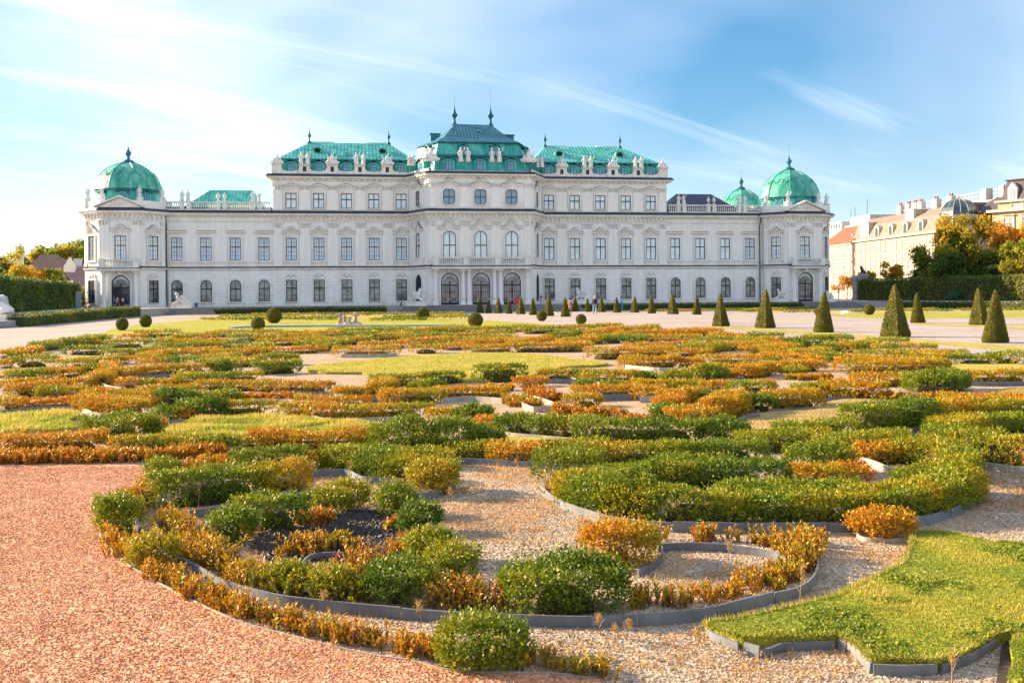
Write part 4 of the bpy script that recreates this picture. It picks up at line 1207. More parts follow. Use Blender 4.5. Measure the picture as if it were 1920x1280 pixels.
# ------------------------------------------------------------------ clipped hedges (walls of green)
def clipped_hedge(name, path, width, z0, z1, leaf, dens, tint0, label, cat='hedge', mat=None, group=None):
    """path: world xy, hedge stands on z0(y) with its top at z1"""
    mat = mat or M_HORN
    P = [Vector((p[0], p[1])) for p in path]
    o = empty(name, (P[0].x, P[0].y, z0))
    tag(o, label, cat, group)
    org = Vector((P[0].x, P[0].y, z0))
    g = G()
    hw = width/2-.06
    rows = []
    for i, p in enumerate(P):
        ns = []
        if i > 0: d = (P[i]-P[i-1]).normalized(); ns.append(Vector((d.y, -d.x)))
        if i < len(P)-1: d = (P[i+1]-P[i]).normalized(); ns.append(Vector((d.y, -d.x)))
        n_ = ns[0] if len(ns) == 1 else (ns[0]+ns[1])/(1+ns[0].dot(ns[1]))
        rows.append((p, n_))
    for p, n_ in rows:
        for s_, zz in ((1, 0), (1, z1-z0-.06), (-1, z1-z0-.06), (-1, 0)):
            q = p+n_*hw*s_; g.v.append((q.x-org.x, q.y-org.y, zz))
    for i in range(len(rows)-1):
        a, b = i*4, i*4+4
        g.f += [(a, b, b+1, a+1), (a+1, b+1, b+2, a+2), (a+2, b+2, b+3, a+3)]
    g.f += [(0, 1, 2, 3), tuple(len(g.v)-k for k in (1, 2, 3, 4))]
    g.build('hedge_core', M_YEWCORE, o)
    Ps, Ns = [], []
    for (p, n1), (q, n2) in zip(rows[:-1], rows[1:]):
        L = (q-p).length; H = z1-z0
        for side in (1, -1, 0):
            ar = L*(H if side else width); n = int(ar*dens)
            if n < 1: continue
            u = rng.random(n); v = rng.random(n)
            if side: off = np.full(n, side*width/2)+rng.normal(size=n)*.03; zz = v*H; nn = np.array([n1.x*side, n1.y*side, .15])
            else: off = (v-.5)*width; zz = np.full(n, H)+rng.normal(size=n)*.03; nn = np.array([0, 0, 1.])
            x = p.x+(q.x-p.x)*u+(n1.x*(1-u)+n2.x*u)*off-org.x; y = p.y+(q.y-p.y)*u+(n1.y*(1-u)+n2.y*u)*off-org.y
            Ps.append(np.stack([x, y, zz], 1)); Ns.append(np.tile(nn, (n, 1)))
    Pp, Nn = np.concatenate(Ps), np.concatenate(Ns)
    D = unit(Nn+rng.normal(size=Nn.shape)*.5+np.array([0, 0, .3]))
    nz_ = hash_noise(Pp+np.array([org.x, org.y, 0]), .28, 3.)
    V, tt = leaves(Pp, D, tint0+(nz_-.5)*.75, leaf, 3, leaf*.6, .75, tri=True)
    leaf_obj('hedge_leaves', V, tt, mat, o)
    return o
clipped_hedge('tall_hedge', [(put(1617, 562, 190).x, 190), (put(1770, 562, 169).x, 169), (put(1925, 562, 151).x, 151), (84, 128)], 2.0, .4, 4.05, .30, 10, .52, 'tall clipped hedge wall behind the two green benches on the right', 'hedge')
clipped_hedge('tall_hedge', [(put(137, 578, 158).x, 158), (put(70, 580, 132).x, 132), (put(0, 583, 108).x, 108), (put(-60, 583, 92).x, 92)], 2.0, .4, 4.05, .30, 9, .30, 'tall clipped hedge wall behind the dark benches on the left', 'hedge')
clipped_hedge('low_hedge', [(put(147, 560, 176).x, 176), (put(165, 560, 173).x, 173)], 1.5, .4, 3.2, .3, 9, .45, 'short clipped hedge end beside the left wall of the palace', 'hedge')
clipped_hedge('low_hedge', [(-33.6, 68.5), (-39.5, 91), (-45.0, 113), (-50.6, 136.5)], 1.0, -.62, .66, .14, 26, .40, 'long low brownish hedge along the raised left walkway', 'hedge', group='low hedges along the terrace edge')
def palhedge(s0, s1, d, z1, label):
    a, b = pw(s0, d), pw(s1, d)
    return clipped_hedge('low_hedge', [(a.x, a.y), (b.x, b.y)], 1.1, -.62, z1, .16, 22, .18, label, 'hedge', group='low hedges along the terrace edge')
palhedge(-40.2, -15.5, 16.2, .22, 'dark low hedge below the ground floor windows left of the arched doors')
palhedge(14.2, 50.0, 16.2, .26, 'dark low hedge below the ground floor windows right of the arched doors')
q0 = pw(61.6, 16.0)
clipped_hedge('low_hedge', [(q0.x, q0.y), (60, 152), (68.5, 134), (80, 109)], 1.1, -.62, .30, .16, 22, .22, 'dark low hedge running right from the domed tower towards the edge', 'hedge', group='low hedges along the terrace edge')

# ------------------------------------------------------------------ topiary
def topiary_mesh(kind, h, w, n, leaf, seed):
    """clipped yew: cone, four sided pyramid or ball -> (core mesh, leaf mesh)"""
    g = G()
    if kind == 'ball':
        g.ball((0, 0, w*.5), w*.47, 18, 12, 1, 1, 1)
        u = unit(rng.normal(size=(n, 3))); P = u*w*.49+np.array([0, 0, w*.5]); N = u
        g.tube([(0, 0, -.05), (0, 0, .12)], .06, 6)
    else:
        nn = 20 if kind == 'cone' else 4
        for k, t in enumerate((0, .04, .3, .6, .85, .97, 1.0)):
            pass
        prof = [(w*.5*.93, 0.0), (w*.5*.97, h*.05), (w*.5*.74, h*.30), (w*.5*.45, h*.62), (w*.5*.20, h*.88), (w*.5*.10, h*.96), (.01, h*.985)]
        if kind == 'cone': g.lathe(prof, n=20)
        else: 
            g.lathe([(r*1.36, z_) for r, z_ in prof], n=4)
        t = 1-np.sqrt(rng.random(n)); a = rng.random(n)*2*math.pi
        rr = np.interp(t*h, [q[1] for q in prof], [q[0] for q in prof])
        if kind == 'cone': x, y = rr*np.cos(a), rr*np.sin(a); N = np.stack([np.cos(a), np.sin(a), np.full(n, .3)], 1)
        else:
            s_ = rng.integers(0, 4, n); f = rng.random(n)*2-1
            x0, y0 = rr*.965, rr*f*.965
            an = s_*math.pi/2+math.pi/4
            x, y = x0*np.cos(an)-y0*np.sin(an), x0*np.sin(an)+y0*np.cos(an)
            N = np.stack([np.cos(an), np.sin(an), np.full(n, .3)], 1)
        P = np.stack([x, y, t*h], 1)
        P = P*(1+(.07*(hash_noise(P, 1.6, seed+5)-.5))[:, None]*np.array([1, 1, .2]))
    D = unit(N+rng.normal(size=P.shape)*(.25 if kind == 'pyr' else .4))
    nz_ = hash_noise(P, 2.2, seed)
    V, tt = leaves(P, D, .45+(nz_-.5)*.8, leaf, 3, leaf*.35, .6, 1.6 if kind == 'pyr' else 1.1)
    return g.mesh('clipped_core', M_YEWCLIP, kind != 'pyr'), quads_mesh('clipped_leaves', V, 4, tt, M_YEW)
TP = {('pyr', 0): topiary_mesh('pyr', 2.1, .86, 4200, .042, 1.), ('cone', 0): topiary_mesh('cone', 2.1, .98, 4200, .042, 2.), ('ball', 0): topiary_mesh('ball', 0, 1.0, 2600, .045, 3.)}
def topiary(kind, x, y, hp, label, rz=None):
    p = at(x, y)
    Z = p.y; h = hp*Z/FPX
    sc = h/(1.0 if kind == 'ball' else 2.1)
    nm = 'topiary_ball' if kind == 'ball' else 'topiary_pyramid' if kind == 'pyr' else 'topiary_cone'
    core, lv = TP[(kind, 0)]
    o = empty(nm, (p.x, p.y+.3*h, p.z), (random.uniform(0, 6) if kind != 'pyr' else math.radians(-11)) if rz is None else rz)
    o.scale = (sc*random.uniform(.93, 1.06), sc*random.uniform(.93, 1.06), sc*random.uniform(.98, 1.03))
    o.rotation_euler.x = random.uniform(-.035, .035); o.rotation_euler.y = random.uniform(-.035, .035)
    tag(o, label, 'topiary', 'clipped balls on the lawns' if kind == 'ball' else 'clipped cones and pyramids along the gravel')
    link('clipped_core', core, o); link('clipped_leaves', lv, o)
    return o
rowA = [('cone', 900, 586.5, 30, 'first'), ('cone', 916, 587, 26, 'second'), ('pyr', 935, 587.5, 31.5, 'third'), ('cone', 954, 588, 28, 'fourth'), ('pyr', 976.5, 589, 35, 'fifth'), ('cone', 1000, 590.5, 33, 'sixth'), ('pyr', 1028.5, 592.5, 40, 'seventh'), ('cone', 1061, 593.8, 38, 'eighth')]
for kind, x, y, hp, nth in rowA: topiary(kind, x, y, hp, f'{nth} clipped {"cone" if kind == "cone" else "pyramid"} from the left in the row before the arched doors')
rowB = [('pyr', 1079.7, 584, 27, 'first', 'cone'), ('cone', 1103, 584.7, 26, 'second', ''), ('pyr', 1128.5, 585.2, 30, 'third', ''), ('cone', 1158, 586, 30, 'fourth', ''), ('pyr', 1191, 586, 32, 'fifth', ''), ('cone', 1223.7, 587.6, 34, 'sixth', ''), ('pyr', 1263.7, 589, 40, 'seventh', ''), ('cone', 1308.7, 589.8, 36, 'eighth', '')]
for kind, x, y, hp, nth, _ in rowB: topiary(kind, x, y, hp, f'{nth} {"cone" if kind == "cone" else "pyramid"} of the row below the right wing windows')
for kind, x, y, hp, lab in (('pyr', 1355.5, 612, 62, 'dark clipped pyramid left of the big pyramid before the right wing'), ('pyr', 1440, 615.5, 75, 'big clipped pyramid standing before the right domed tower corner'), ('cone', 1551, 623.5, 77, 'slender clipped cone on the lawn strip right of the domed tower'),
                            ('pyr', 1690, 632.5, 98, 'largest clipped pyramid with a sharp sunlit edge, on the right'), ('cone', 1728, 605.5, 58, 'clipped cone just behind the largest pyramid'), ('pyr', 1847, 609.5, 72, 'clipped pyramid partly hidden behind the rightmost cone'), ('cone', 1881, 643.5, 101, 'tall clipped cone nearest the right edge')):
    topiary(kind, x, y, hp, lab)
for x, y, r, lab in ((226, 619.5, 11.5, 'clipped ball nearest the left walkway hedge'), (271, 613.5, 11.5, 'clipped ball on the lawn corner, right of its left neighbour'), (482, 620, 12.5, 'dark clipped ball in shade beside the stone kerb'), (512, 606, 14, 'bright green clipped ball on the lawn left of the stone figures'),
                     (792, 600, 11.5, 'clipped ball on the lawn in front of the sphinx by the stairs'), (891, 613.5, 13, 'dark clipped ball at the right end of the stone kerb'), (1015.5, 602, 9.5, 'small clipped ball below the row of cones'), (1090, 608.5, 9.5, 'small clipped ball on the gravel edge, right of centre'),
                     (1632, 590, 9.5, 'clipped ball on the lawn left of the largest pyramid'), (1537, 592, 8, 'clipped ball half hidden behind the slender cone')):
    topiary('ball', x, y, 2*r, lab)

# ------------------------------------------------------------------ lawns and paths of the middle distance
tag(sheet('lawn_strip', spoly([(1335, 612), (1400, 614.5), (1560, 624), (1690, 634), (1930, 651), (2100, 662), (2100, 672), (1930, 660), (1690, 640), (1540, 629), (1400, 619), (1338, 615)], 2), M_LAWN, .006))
tag(sheet('lawn_strip', spoly([(1720, 605), (1840, 610), (1990, 616), (1990, 620.5), (1840, 613.5), (1720, 608)], 2), M_LAWN, .006))
sheet('lawn', spoly([(1560, 588.5), (1660, 586), (1800, 585), (1990, 585), (1990, 592), (1800, 596), (1680, 597), (1580, 594)], 3), M_LAWN_G, .006)
sheet('lawn', pxpoly([(1380, 581), (2000, 579), (2000, 583.5), (1800, 583), (1380, 585)]), M_LAWN, .005)
sheet('lawn', spoly([(190, 627), (240, 611), (330, 603), (420, 597.5), (700, 597), (870, 599), (1000, 606), (1040, 609.5), (960, 615), (870, 619), (640, 622), (430, 622), (260, 628)], 3), M_LAWN_G, .006)
sheet('lawn', pxpoly([(300, 598), (420, 593), (700, 590), (870, 590), (900, 594), (880, 598), (700, 596), (420, 596.5)]), M_LAWN, .005)
sheet('lawn_verge', spoly([(-60, 684), (0, 672), (60, 650), (120, 640), (200, 628), (212, 631), (130, 646), (70, 658), (0, 684), (-60, 700)], 3), M_LAWN_DRY, .006)
# ================================================================== SKINNED FIGURES
def skin_obj(name, verts, edges, radii, mat, parent=None, loc=(0, 0, 0), rz=0.0, levels=2, root=0):
    me = bpy.data.meshes.new(name); me.from_pydata(verts, edges, []); me.update()
    o = link(name, me, parent, loc, rz)
    me.materials.append(mat)
    m = o.modifiers.new('skin', 'SKIN')
    m.use_smooth_shade = True
    if not me.skin_vertices: me.attributes  # layer is created by the modifier below
    if not me.skin_vertices:
        bm = bmesh.new(); bm.from_mesh(me); bm.verts.layers.skin.verify(); bm.to_mesh(me); bm.free()
    sv = me.skin_vertices[0].data
    for i, r in enumerate(radii):
        sv[i].radius = (r, r) if not isinstance(r, tuple) else r
        sv[i].use_root = (i == root)
    s = o.modifiers.new('sub', 'SUBSURF'); s.levels = levels; s.render_levels = levels
    return o
M_SKIN = simple('skin', (.50, .30, .22), .6)
def cloth(name, c): return simple('cloth_'+name, c, .85, .15, 30)
def person(x, y, hp, label, top, legs, hair=(.03, .02, .015), face=0.0, coat=False, stride=.0, bag=None, g=None, Zfix=None, hat=None):
    """standing or walking person; face: turn about z (0 = facing the garden)"""
    p = at(x, y, g) if Zfix is None else put(x, y, Zfix)
    if Zfix is not None and g is not None: p.z = g
    k = hp*p.y/FPX/1.72
    o = empty('person', p, face); o.scale = (k, k, k)
    tag(o, label, 'person')
    s = stride
    V = [(0, 0, .95), (0, .01, 1.12), (0, 0, 1.32), (0, .0, 1.45), (0, -.01, 1.54), (0, -.02, 1.62), (0, -.015, 1.70),
         (.09, 0, .88), (.10, -s*.45-.02, .48), (.10, -s*.55+.03, .08), (.10, -s*.55-.10, .035),
         (-.09, 0, .88), (-.10, s*.25-.02, .48), (-.10, s*.60+.03, .10), (-.10, s*.60-.10, .04),
         (.17, 0, 1.40), (.22, .03+s*.1, 1.13), (.21, -.06+s*.25, .90), (.20, -.08+s*.3, .80),
         (-.17, 0, 1.40), (-.22, .03-s*.1, 1.13), (-.21, -.06-s*.25, .90), (-.20, -.08-s*.3, .80)]
    E_ = [(0, 1), (1, 2), (2, 3), (3, 4), (4, 5), (5, 6), (0, 7), (7, 8), (8, 9), (9, 10), (0, 11), (11, 12), (12, 13), (13, 14), (2, 15), (15, 16), (16, 17), (17, 18), (2, 19), (19, 20), (20, 21), (21, 22)]
    R_ = [.13, .12, .14, .06, .065, .10, .07, .085, .06, .04, .035, .085, .06, .04, .035, .06, .042, .032, .035, .06, .042, .032, .035]
    skin_obj('body', V, E_, R_, M_SKIN, o)
    M1, M2, M3 = cloth('top', top), cloth('legs', legs), cloth('hair', hair)
    tv = [0, 1, 2, 15, 16, 17, 19, 20, 21]; mp_ = {v: i for i, v in enumerate(tv)}
    te = [(a, b) for a, b in E_ if a in mp_ and b in mp_]
    tr = [.16, .155, .165, .08, .06, .048, .08, .06, .048]
    skin_obj('coat' if coat else 'jacket', [V[i] for i in tv], [(mp_[a], mp_[b]) for a, b in te], tr, M1, o)
    if coat:
        gg = G(); gg.lathe([(.24, .48), (.21, .7), (.175, .98)], n=12, sy=.8); gg.build('coat_skirt', M1, o, smooth=True)
    lv = [0, 7, 8, 9, 11, 12, 13]; mq = {v: i for i, v in enumerate(lv)}
    skin_obj('trousers', [V[i] for i in lv], [(mq[a], mq[b]) for a, b in E_ if a in mq and b in mq], [.15, .105, .08, .06, .105, .08, .06], M2, o)
    for i, nm in ((10, 'shoe'), (14, 'shoe')):
        gg = G(); gg.ball((V[i][0], V[i][1]+.05, .05), .06, 8, 6, .8, 2.0, .8); gg.build(nm, M_FRAME_DARK, o, smooth=True)
    gg = G(); gg.ball((0, .02, 1.66), .112, 10, 8, .95, 1.05, 1.05); gg.build('hair', M3 if not hat else cloth('hat', hat), o, smooth=True)
    gg = G(); gg.ball((0, -.125, 1.615), .018, 6, 4); gg.ball((.035, -.11, 1.64), .010, 5, 3); gg.ball((-.035, -.11, 1.64), .010, 5, 3); gg.build('face', M_SKIN, o)
    if bag:
        gg = G(); gg.box(-.15, .15, .12, .28, 1.0, 1.42); gg.build('backpack', cloth('bag', bag), o)
    return o
person(215, 577, 21.5, 'person in a bright blue jacket, leftmost of three by the left palace door', (.06, .16, .45), (.05, .09, .20), g=FL, face=.3)
person(207+14, 577.3, 20.5, 'person in a red top, middle of three by the left palace door', (.40, .03, .05), (.03, .03, .05), g=FL, face=-.4)
person(207+23.5, 577, 21, 'person in a white top and dark trousers by the left palace door', (.62, .62, .62), (.03, .04, .06), g=FL, face=2.5)
person(68, 580, 24.5, 'person dressed in dark blue standing before the left hedge wall', (.02, .05, .20), (.04, .07, .20), g=FL, face=2.9)
person(1115.5, 589, 33.5, 'person in a dark top and light blue jeans walking on the gravel', (.03, .02, .04), (.22, .42, .60), hair=(.55, .40, .30), stride=.32, face=3.3, bag=(.025, .02, .03))
person(1069, 590, 31, 'person in a brown coat half hidden by a cone of the first row', (.30, .16, .10), (.20, .11, .08), coat=True, face=2.6)
person(1014.5, 569.5, 17.5, 'person in a maroon top at the top of the wide stairs', (.24, .06, .10), (.50, .42, .40), g=FL, face=.5)
person(1166, 582, 26, 'child in a pale blue jacket behind the fourth cone of the right row', (.30, .55, .80), (.10, .25, .50), face=2.0)
person(1484.5, 563.6, 17.8, 'person in deep blue hurrying past the right tower door', (.02, .05, .50), (.02, .04, .32), stride=.6, face=1.6, g=FL)

# ------------------------------------------------------------------ sphinxes
def sphinx_meshes():
    V = [(.55, 0, .42), (.15, 0, .46), (-.3, 0, .52), (-.62, 0, .78), (-.70, 0, 1.02), (-.78, 0, 1.20), (-.80, 0, 1.34),
         (-.62, .18, .35), (-1.0, .2, .14), (-1.25, .2, .10), (-.62, -.18, .35), (-1.0, -.2, .14), (-1.25, -.2, .10),
         (.62, .24, .25), (.25, .28, .12), (.05, .28, .10), (.62, -.24, .25), (.25, -.28, .12), (.05, -.28, .10),
         (.80, .05, .2), (.75, .35, .12)]
    E_ = [(0, 1), (1, 2), (2, 3), (3, 4), (4, 5), (5, 6), (2, 7), (7, 8), (8, 9), (2, 10), (10, 11), (11, 12), (0, 13), (13, 14), (14, 15), (0, 16), (16, 17), (17, 18), (0, 19), (19, 20)]
    R_ = [.30, .27, .27, .25, .11, .17, .12, .13, .10, .09, .13, .10, .09, .2, .12, .09, .2, .12, .09, .06, .05]
    return V, E_, R_
SV = sphinx_meshes()
def sphinx(x, y, hp, label, rz, Z=None, g=FL, plinth=.55):
    """recumbent sphinx: lion body with a woman's bust, on a stone plinth"""
    p = at(x, y, g) if Z is None else put(x, y, Z)
    k = hp*p.y/FPX/(1.5+plinth)
    o = empty('sphinx_statue', p, rz); o.scale = (k, k, k); tag(o, label, 'statue', 'stone sphinxes')
    skin_obj('sphinx_body', *SV, M_STAT, o, (0, 0, plinth), 0.0, 2, 0)
    g_ = G()
    for sg in (-1, 1):
        for i in range(4): g_.tube([(-.45, sg*.22, plinth+.85-.09*i), (-.10, sg*.34, plinth+1.05-.10*i), (.30+.05*i, sg*.30, plinth+.95-.14*i)], [.06, .075, .03], 5)
    g_.build('wing', M_STAT, o, smooth=True)
    g_ = G(); g_.ball((-.75, 0, plinth+1.27), .20, 10, 7, 1, 1, .9); g_.ball((-.60, 0, plinth+1.12), .15, 8, 6, .8, 1.2, 1.1); g_.build('headdress', M_STAT, o, smooth=True)
    g_ = G(); g_.box(-1.35, .95, -.42, .42, 0, plinth*.8); g_.box(-1.42, 1.02, -.48, .48, plinth*.8+.001, plinth); g_.build('plinth', M_TRIM, o)
    return o
sphinx(266, 576, 30, 'white sphinx statue right of the left palace door', -1.9, g=FL)
sphinx(343, 578, 31, 'white sphinx on a plinth below the first arched window', .15, g=FL)
sphinx(778, 573.5, 34, 'white sphinx at the left end of the wide stairs', 2.6, g=FL)
sphinx(1092, 569.5, 31, 'white sphinx behind the pyramids, right of the wide stairs', .5, g=FL)
sphinx(1467, 565.8, 25, 'white sphinx left of the right tower door', .3, g=FL)
sphinx(1556, 566, 22, 'white sphinx right of the right tower door, by the corner', .6, g=FL)
sphinx(-2, 613, 74, 'large weathered sphinx cut by the left edge above the steps', -.35, g=-.08, plinth=.7)
ls = empty('stone_stairs', (at(8, 615, -.1).x-2.2, at(8, 615, -.1).y-.6, -.1), -.1)
tag(ls, 'grey stone steps at the left edge below the large sphinx', 'steps')
for i in range(5):
    gq = G(); gq.box(-3.0, 2.9-.42*i, -1.7+.32*i, 1.2, 0, .15+.13*i-.003*i); gq.build('stone_step', M_STEP, ls)

# ------------------------------------------------------------------ figures in the basin and its kerb
fp = at(652, 609.5)
sg_ = empty('stone_figures', fp, .1)
tag(sg_, 'weathered stone figure group standing on the lawn near the kerb', 'statue group')
MS = plaster('weathered_stone', (.56, .44, .37), (.24, .17, .15))
r_ = random.Random(4)
k_ = fp.y/FPX
for i, (dx, hh, nm) in enumerate(((-14, 26, 'figure'), (-5, 20, 'figure'), (3, 18, 'figure'), (14, 27, 'figure'))):
    x = dx*k_; h = hh*k_
    V = [(x, 0, h*.42), (x+.02, 0, h*.62), (x, 0, h*.78), (x+.03, -.02, h*.93), (x+.10, -.05, h*.2), (x+.08, -.1, .02), (x-.10, .03, h*.2), (x-.10, 0, .02),
         (x+.16*h, -.05, h*.74), (x+.30*h, -.1, h*(.95 if i == 0 else .6)), (x-.16*h, -.05, h*.72), (x-.30*h, -.08, h*(.9 if i in (0, 2) else .5))]
    skin_obj(nm, V, [(0, 1), (1, 2), (2, 3), (0, 4), (4, 5), (0, 6), (6, 7), (2, 8), (8, 9), (2, 10), (10, 11)], [h*.12, h*.11, h*.12, h*.075, h*.08, h*.06, h*.08, h*.06, h*.05, h*.04, h*.05, h*.04], MS, sg_)
gq = G()
for i in range(14): gq.ball((r_.uniform(-.75, .75), r_.uniform(-.3, .3), .02), r_.uniform(.12, .26), 7, 5, 1.3, 1, .8)
gq.build('rock_base', MS, sg_, smooth=True)
kp = smooth_line([at(x, y) for x, y in ((432, 616), (500, 613.6), (640, 612.6), (760, 612.2), (868, 611.8))])
gq = G(); gq.sweep([(p.x, p.y) for p in kp], [(0.15, 0), (0.15, .12), (-.15, .13), (-.15, 0)])
tag(gq.build('stone_kerb', simple('kerb_stone', (.42, .44, .47), .8, .3, 2)), 'long pale grey stone kerb between the lawn and the parterre', 'kerb')

# ------------------------------------------------------------------ benches, bins, panel, gate pillar
M_BENCH = simple('bench_green', (.02, .10, .055), .5)
M_BENCHD = simple('bench_dark', (.02, .035, .04), .5)
def bench(x, y, wp, mat, label, Z, rz):
    p = put(x, y, Z); k = wp*Z/FPX/1.8
    o = empty('park_bench', (p.x, p.y, FL), rz); o.scale = (k, k, k); tag(o, label, 'bench', 'park benches before the hedges')
    for i in range(3): gq = G(); gq.box(-.9, .9, -.25+.17*i, -.11+.17*i, .43, .47); gq.build('seat_slat', mat, o)
    for i in range(3): gq = G(); gq.box(-.9, .9, .26+.03*i, .29+.03*i, .52+.14*i, .63+.14*i); gq.build('back_slat', mat, o)
    for s_ in (-.75, .75):
        gq = G(); gq.box(s_-.03, s_+.03, -.24, .26, .38, .43); gq.box(s_-.03, s_+.03, -.22, -.17, 0, .38); gq.box(s_-.03, s_+.03, .2, .26, 0, .38); gq.tube([(s_, .24, .40), (s_, .34, .92)], .03, 5); gq.build('leg', M_IRON, o)
bench(1732, 561, 29, M_BENCH, 'green bench before the hedge, left one of the two on the right', 172, .1)
bench(1797, 560.5, 34, M_BENCH, 'green bench before the hedge, nearer the right edge of the two', 163, .1)
bench(49, 580, 17, M_BENCHD, 'dark bench left of the person in blue by the left hedge', 122, 1.3)
bench(97, 579, 18, M_BENCHD, 'dark bench right of the person in blue by the left hedge', 142, 1.3)
def bin_(x, y, hp, label, g=FL):
    p = at(x, y, g); k = hp*p.y/FPX
    o = empty('litter_bin', p); o.scale = (k, k, k); tag(o, label, 'litter bin', 'litter bins')
    gq = G(); gq.lathe([(.26, .06), (.30, .1), (.32, .8), (.34, .84)], n=14); gq.build('bin_body', M_COPPER_DARK, o, smooth=True)
    gq = G(); gq.lathe([(.35, .9), (.33, .98), (.1, 1.0)], n=14); gq.build('bin_lid', M_IRON, o); gq = G(); gq.box(-.30, -.25, -.03, .03, .0, .92); gq.box(.25, .30, -.03, .03, 0, .92); gq.build('bin_post', M_IRON, o)
bin_(134, 579, 9.5, 'dark litter bin beside the end of the left hedge wall')
bin_(368, 576, 9, 'dark litter bin below the second arched window')
bin_(752.5, 574, 7, 'small litter bin left of the sphinx by the wide stairs')
pp = put(147, 579, 152)
o = empty('information_panel', (pp.x, pp.y, FL), .2); tag(o, 'tall plain grey panel standing at the end of the left hedge wall', 'panel')
gq = G(); gq.box(-.38, .38, -.07, .07, .05, 2.55); gq.build('panel_board', simple('panel_grey', (.32, .36, .42), .5), o); gq = G(); gq.box(-.45, .45, -.15, .15, 0, .05); gq.build('base_plate', M_IRON, o)
pp = put(1585, 594, 1); q = at(1582, 594)
o = empty('lawn_sign', q, -.3); tag(o, 'small tilted white sign on the right hand lawn', 'sign')
gq = G(); gq.box(-.03, .03, -.02, .02, 0, .35); gq.build('sign_post', M_TRIM, o); gq = G(); gq.add([(-.22, -.06, .22), (.28, -.06, .34), (.28, .1, .56), (-.22, .1, .44), (-.22, -.03, .20), (.28, -.03, .32), (.28, .13, .54), (-.22, .13, .42)], [(0, 1, 2, 3), (7, 6, 5, 4), (0, 4, 5, 1), (1, 5, 6, 2), (2, 6, 7, 3), (3, 7, 4, 0)]); gq.build('sign_board', simple('sign_white', (.8, .78, .75), .5), o)
# red and white barrier with tape on the stairs' landing
o = empty('barrier_tape', pw(0, 13.2, FL), ALPHA); tag(o, 'thin red and white barrier tape on posts before the arched doors', 'barrier')
M_TAPE = simple('tape_red', (.55, .05, .06), .6); M_TAPEW = simple('tape_white', (.75, .73, .72), .6)
for s_ in (-9.5, -3.2, 3.0, 5.0, 9.6): gq = G(); gq.lathe([(.18, 0), (.18, .04), (.03, .06), (.03, 1.0), (.045, 1.04)], (s_, 0, 0), 8); gq.build('post', M_IRON, o)
for i in range(24):
    a = -9.5+19.1*i/24; gq = G(); gq.box(a, a+.79, -.012, .012, .86-.0*i, .93); gq.build('tape', M_TAPE if i % 2 else M_TAPEW, o)
gq = G(); gq.box(4.2, 5.4, -.05, .05, .15, .95); gq.build('red_board', M_TAPE, o)

def gate_pillar(x, y, Z, h, label, stat=False):
    p = put(x, y, Z)
    o = empty('gate_pillar', (p.x, p.y, FL), ALPHA); tag(o, label, 'gate pillar', 'gate pillars at the garden side gate')
    M_ = simple('pillar_stone', (.36, .37, .40), .85, .4, .8) if 'pillar_stone' not in MATS else MATS['pillar_stone']
    gq = G(); gq.box(-.75, .75, -.75, .75, 0, .5); gq.box(-.62, .62, -.62, .62, .5, h-.6); gq.build('shaft', M_, o)
    gq = G(); gq.box(-.85, .85, -.85, .85, h-.6, h-.35); gq.box(-.7, .7, -.7, .7, h-.35, h); gq.build('capital', M_, o)
    if stat:
        skin_obj('lion_statue', [(.3, 0, h+.4), (-.1, 0, h+.55), (-.35, 0, h+1.1), (-.5, 0, h+1.55), (-.3, .2, h+.1), (-.3, -.2, h+.1), (.4, .2, h+.1), (.4, -.2, h+.1)], [(0, 1), (1, 2), (2, 3), (1, 4), (1, 5), (0, 6), (0, 7)], [.34, .3, .3, .24, .12, .12, .2, .2], simple('dark_stone', (.10, .09, .10), .9, .4, 2) if 'dark_stone' not in MATS else MATS['dark_stone'], o)
    return o
gate_pillar(1607, 563, 196, 4.7, 'grey stone gate pillar nearest the palace on the right', False)
gate_pillar(1619, 563, 193, 5.0, 'grey stone gate pillar with a dark lion, against the hedge', True)
gp = put(1613, 563, 194.5)
o = empty('iron_gate', (gp.x, gp.y, FL), ALPHA); tag(o, 'dark iron gate leaf between the two stone pillars on the right', 'gate')
for i in range(9): gq = G(); gq.box(-.62+.155*i-.02, -.62+.155*i+.02, -.02, .02, .1, 3.1+.25*math.sin(i*.39)); gq.build('bar', M_IRON, o)
for zz in (.2, 1.5, 2.9): gq = G(); gq.box(-.66, .66, -.03, .03, zz, zz+.07); gq.build('rail', M_IRON, o)
gate_pillar(127, 548, 175, 4.6, 'pale stone pillar with a dark lion behind the left hedge', True)

# ================================================================== BUILDINGS BEHIND
M_SALMON = plaster('facade_cream', (.45, .37, .30), (.34, .275, .225))
M_PEACH = plaster('facade_peach', (.50, .36, .24), (.40, .285, .19))
M_PINK = plaster('facade_pink', (.62, .33, .25), (.5, .26, .2))
M_TILE = simple('roof_tile_red', (.46, .085, .04), .8, .3, 1.5)
M_TILEB = simple('roof_tile_brown', (.30, .17, .13), .85, .35, 1.5)
M_TILEP = simple('roof_tile_purple', (.27, .16, .19), .7, .35, 1.2)
M_MANS = simple('mansard_brown', (.23, .175, .15), .8, .35, .6)
M_MANSD = simple('mansard_dark', (.085, .07, .085), .8, .3, .6)
M_CHIM = plaster('chimney_plaster', (.55, .50, .46), (.35, .31, .29))
M_GLH = glass('house_glass', (.17, .18, .22), .45); M_GLH.node_tree.nodes['Principled BSDF'].inputs['Coat Weight'].default_value = 0.0
M_GLD = glass('turret_glass', (.02, .05, .065), .2)
M_WHITE = simple('white_paint', (.60, .58, .54), .6)
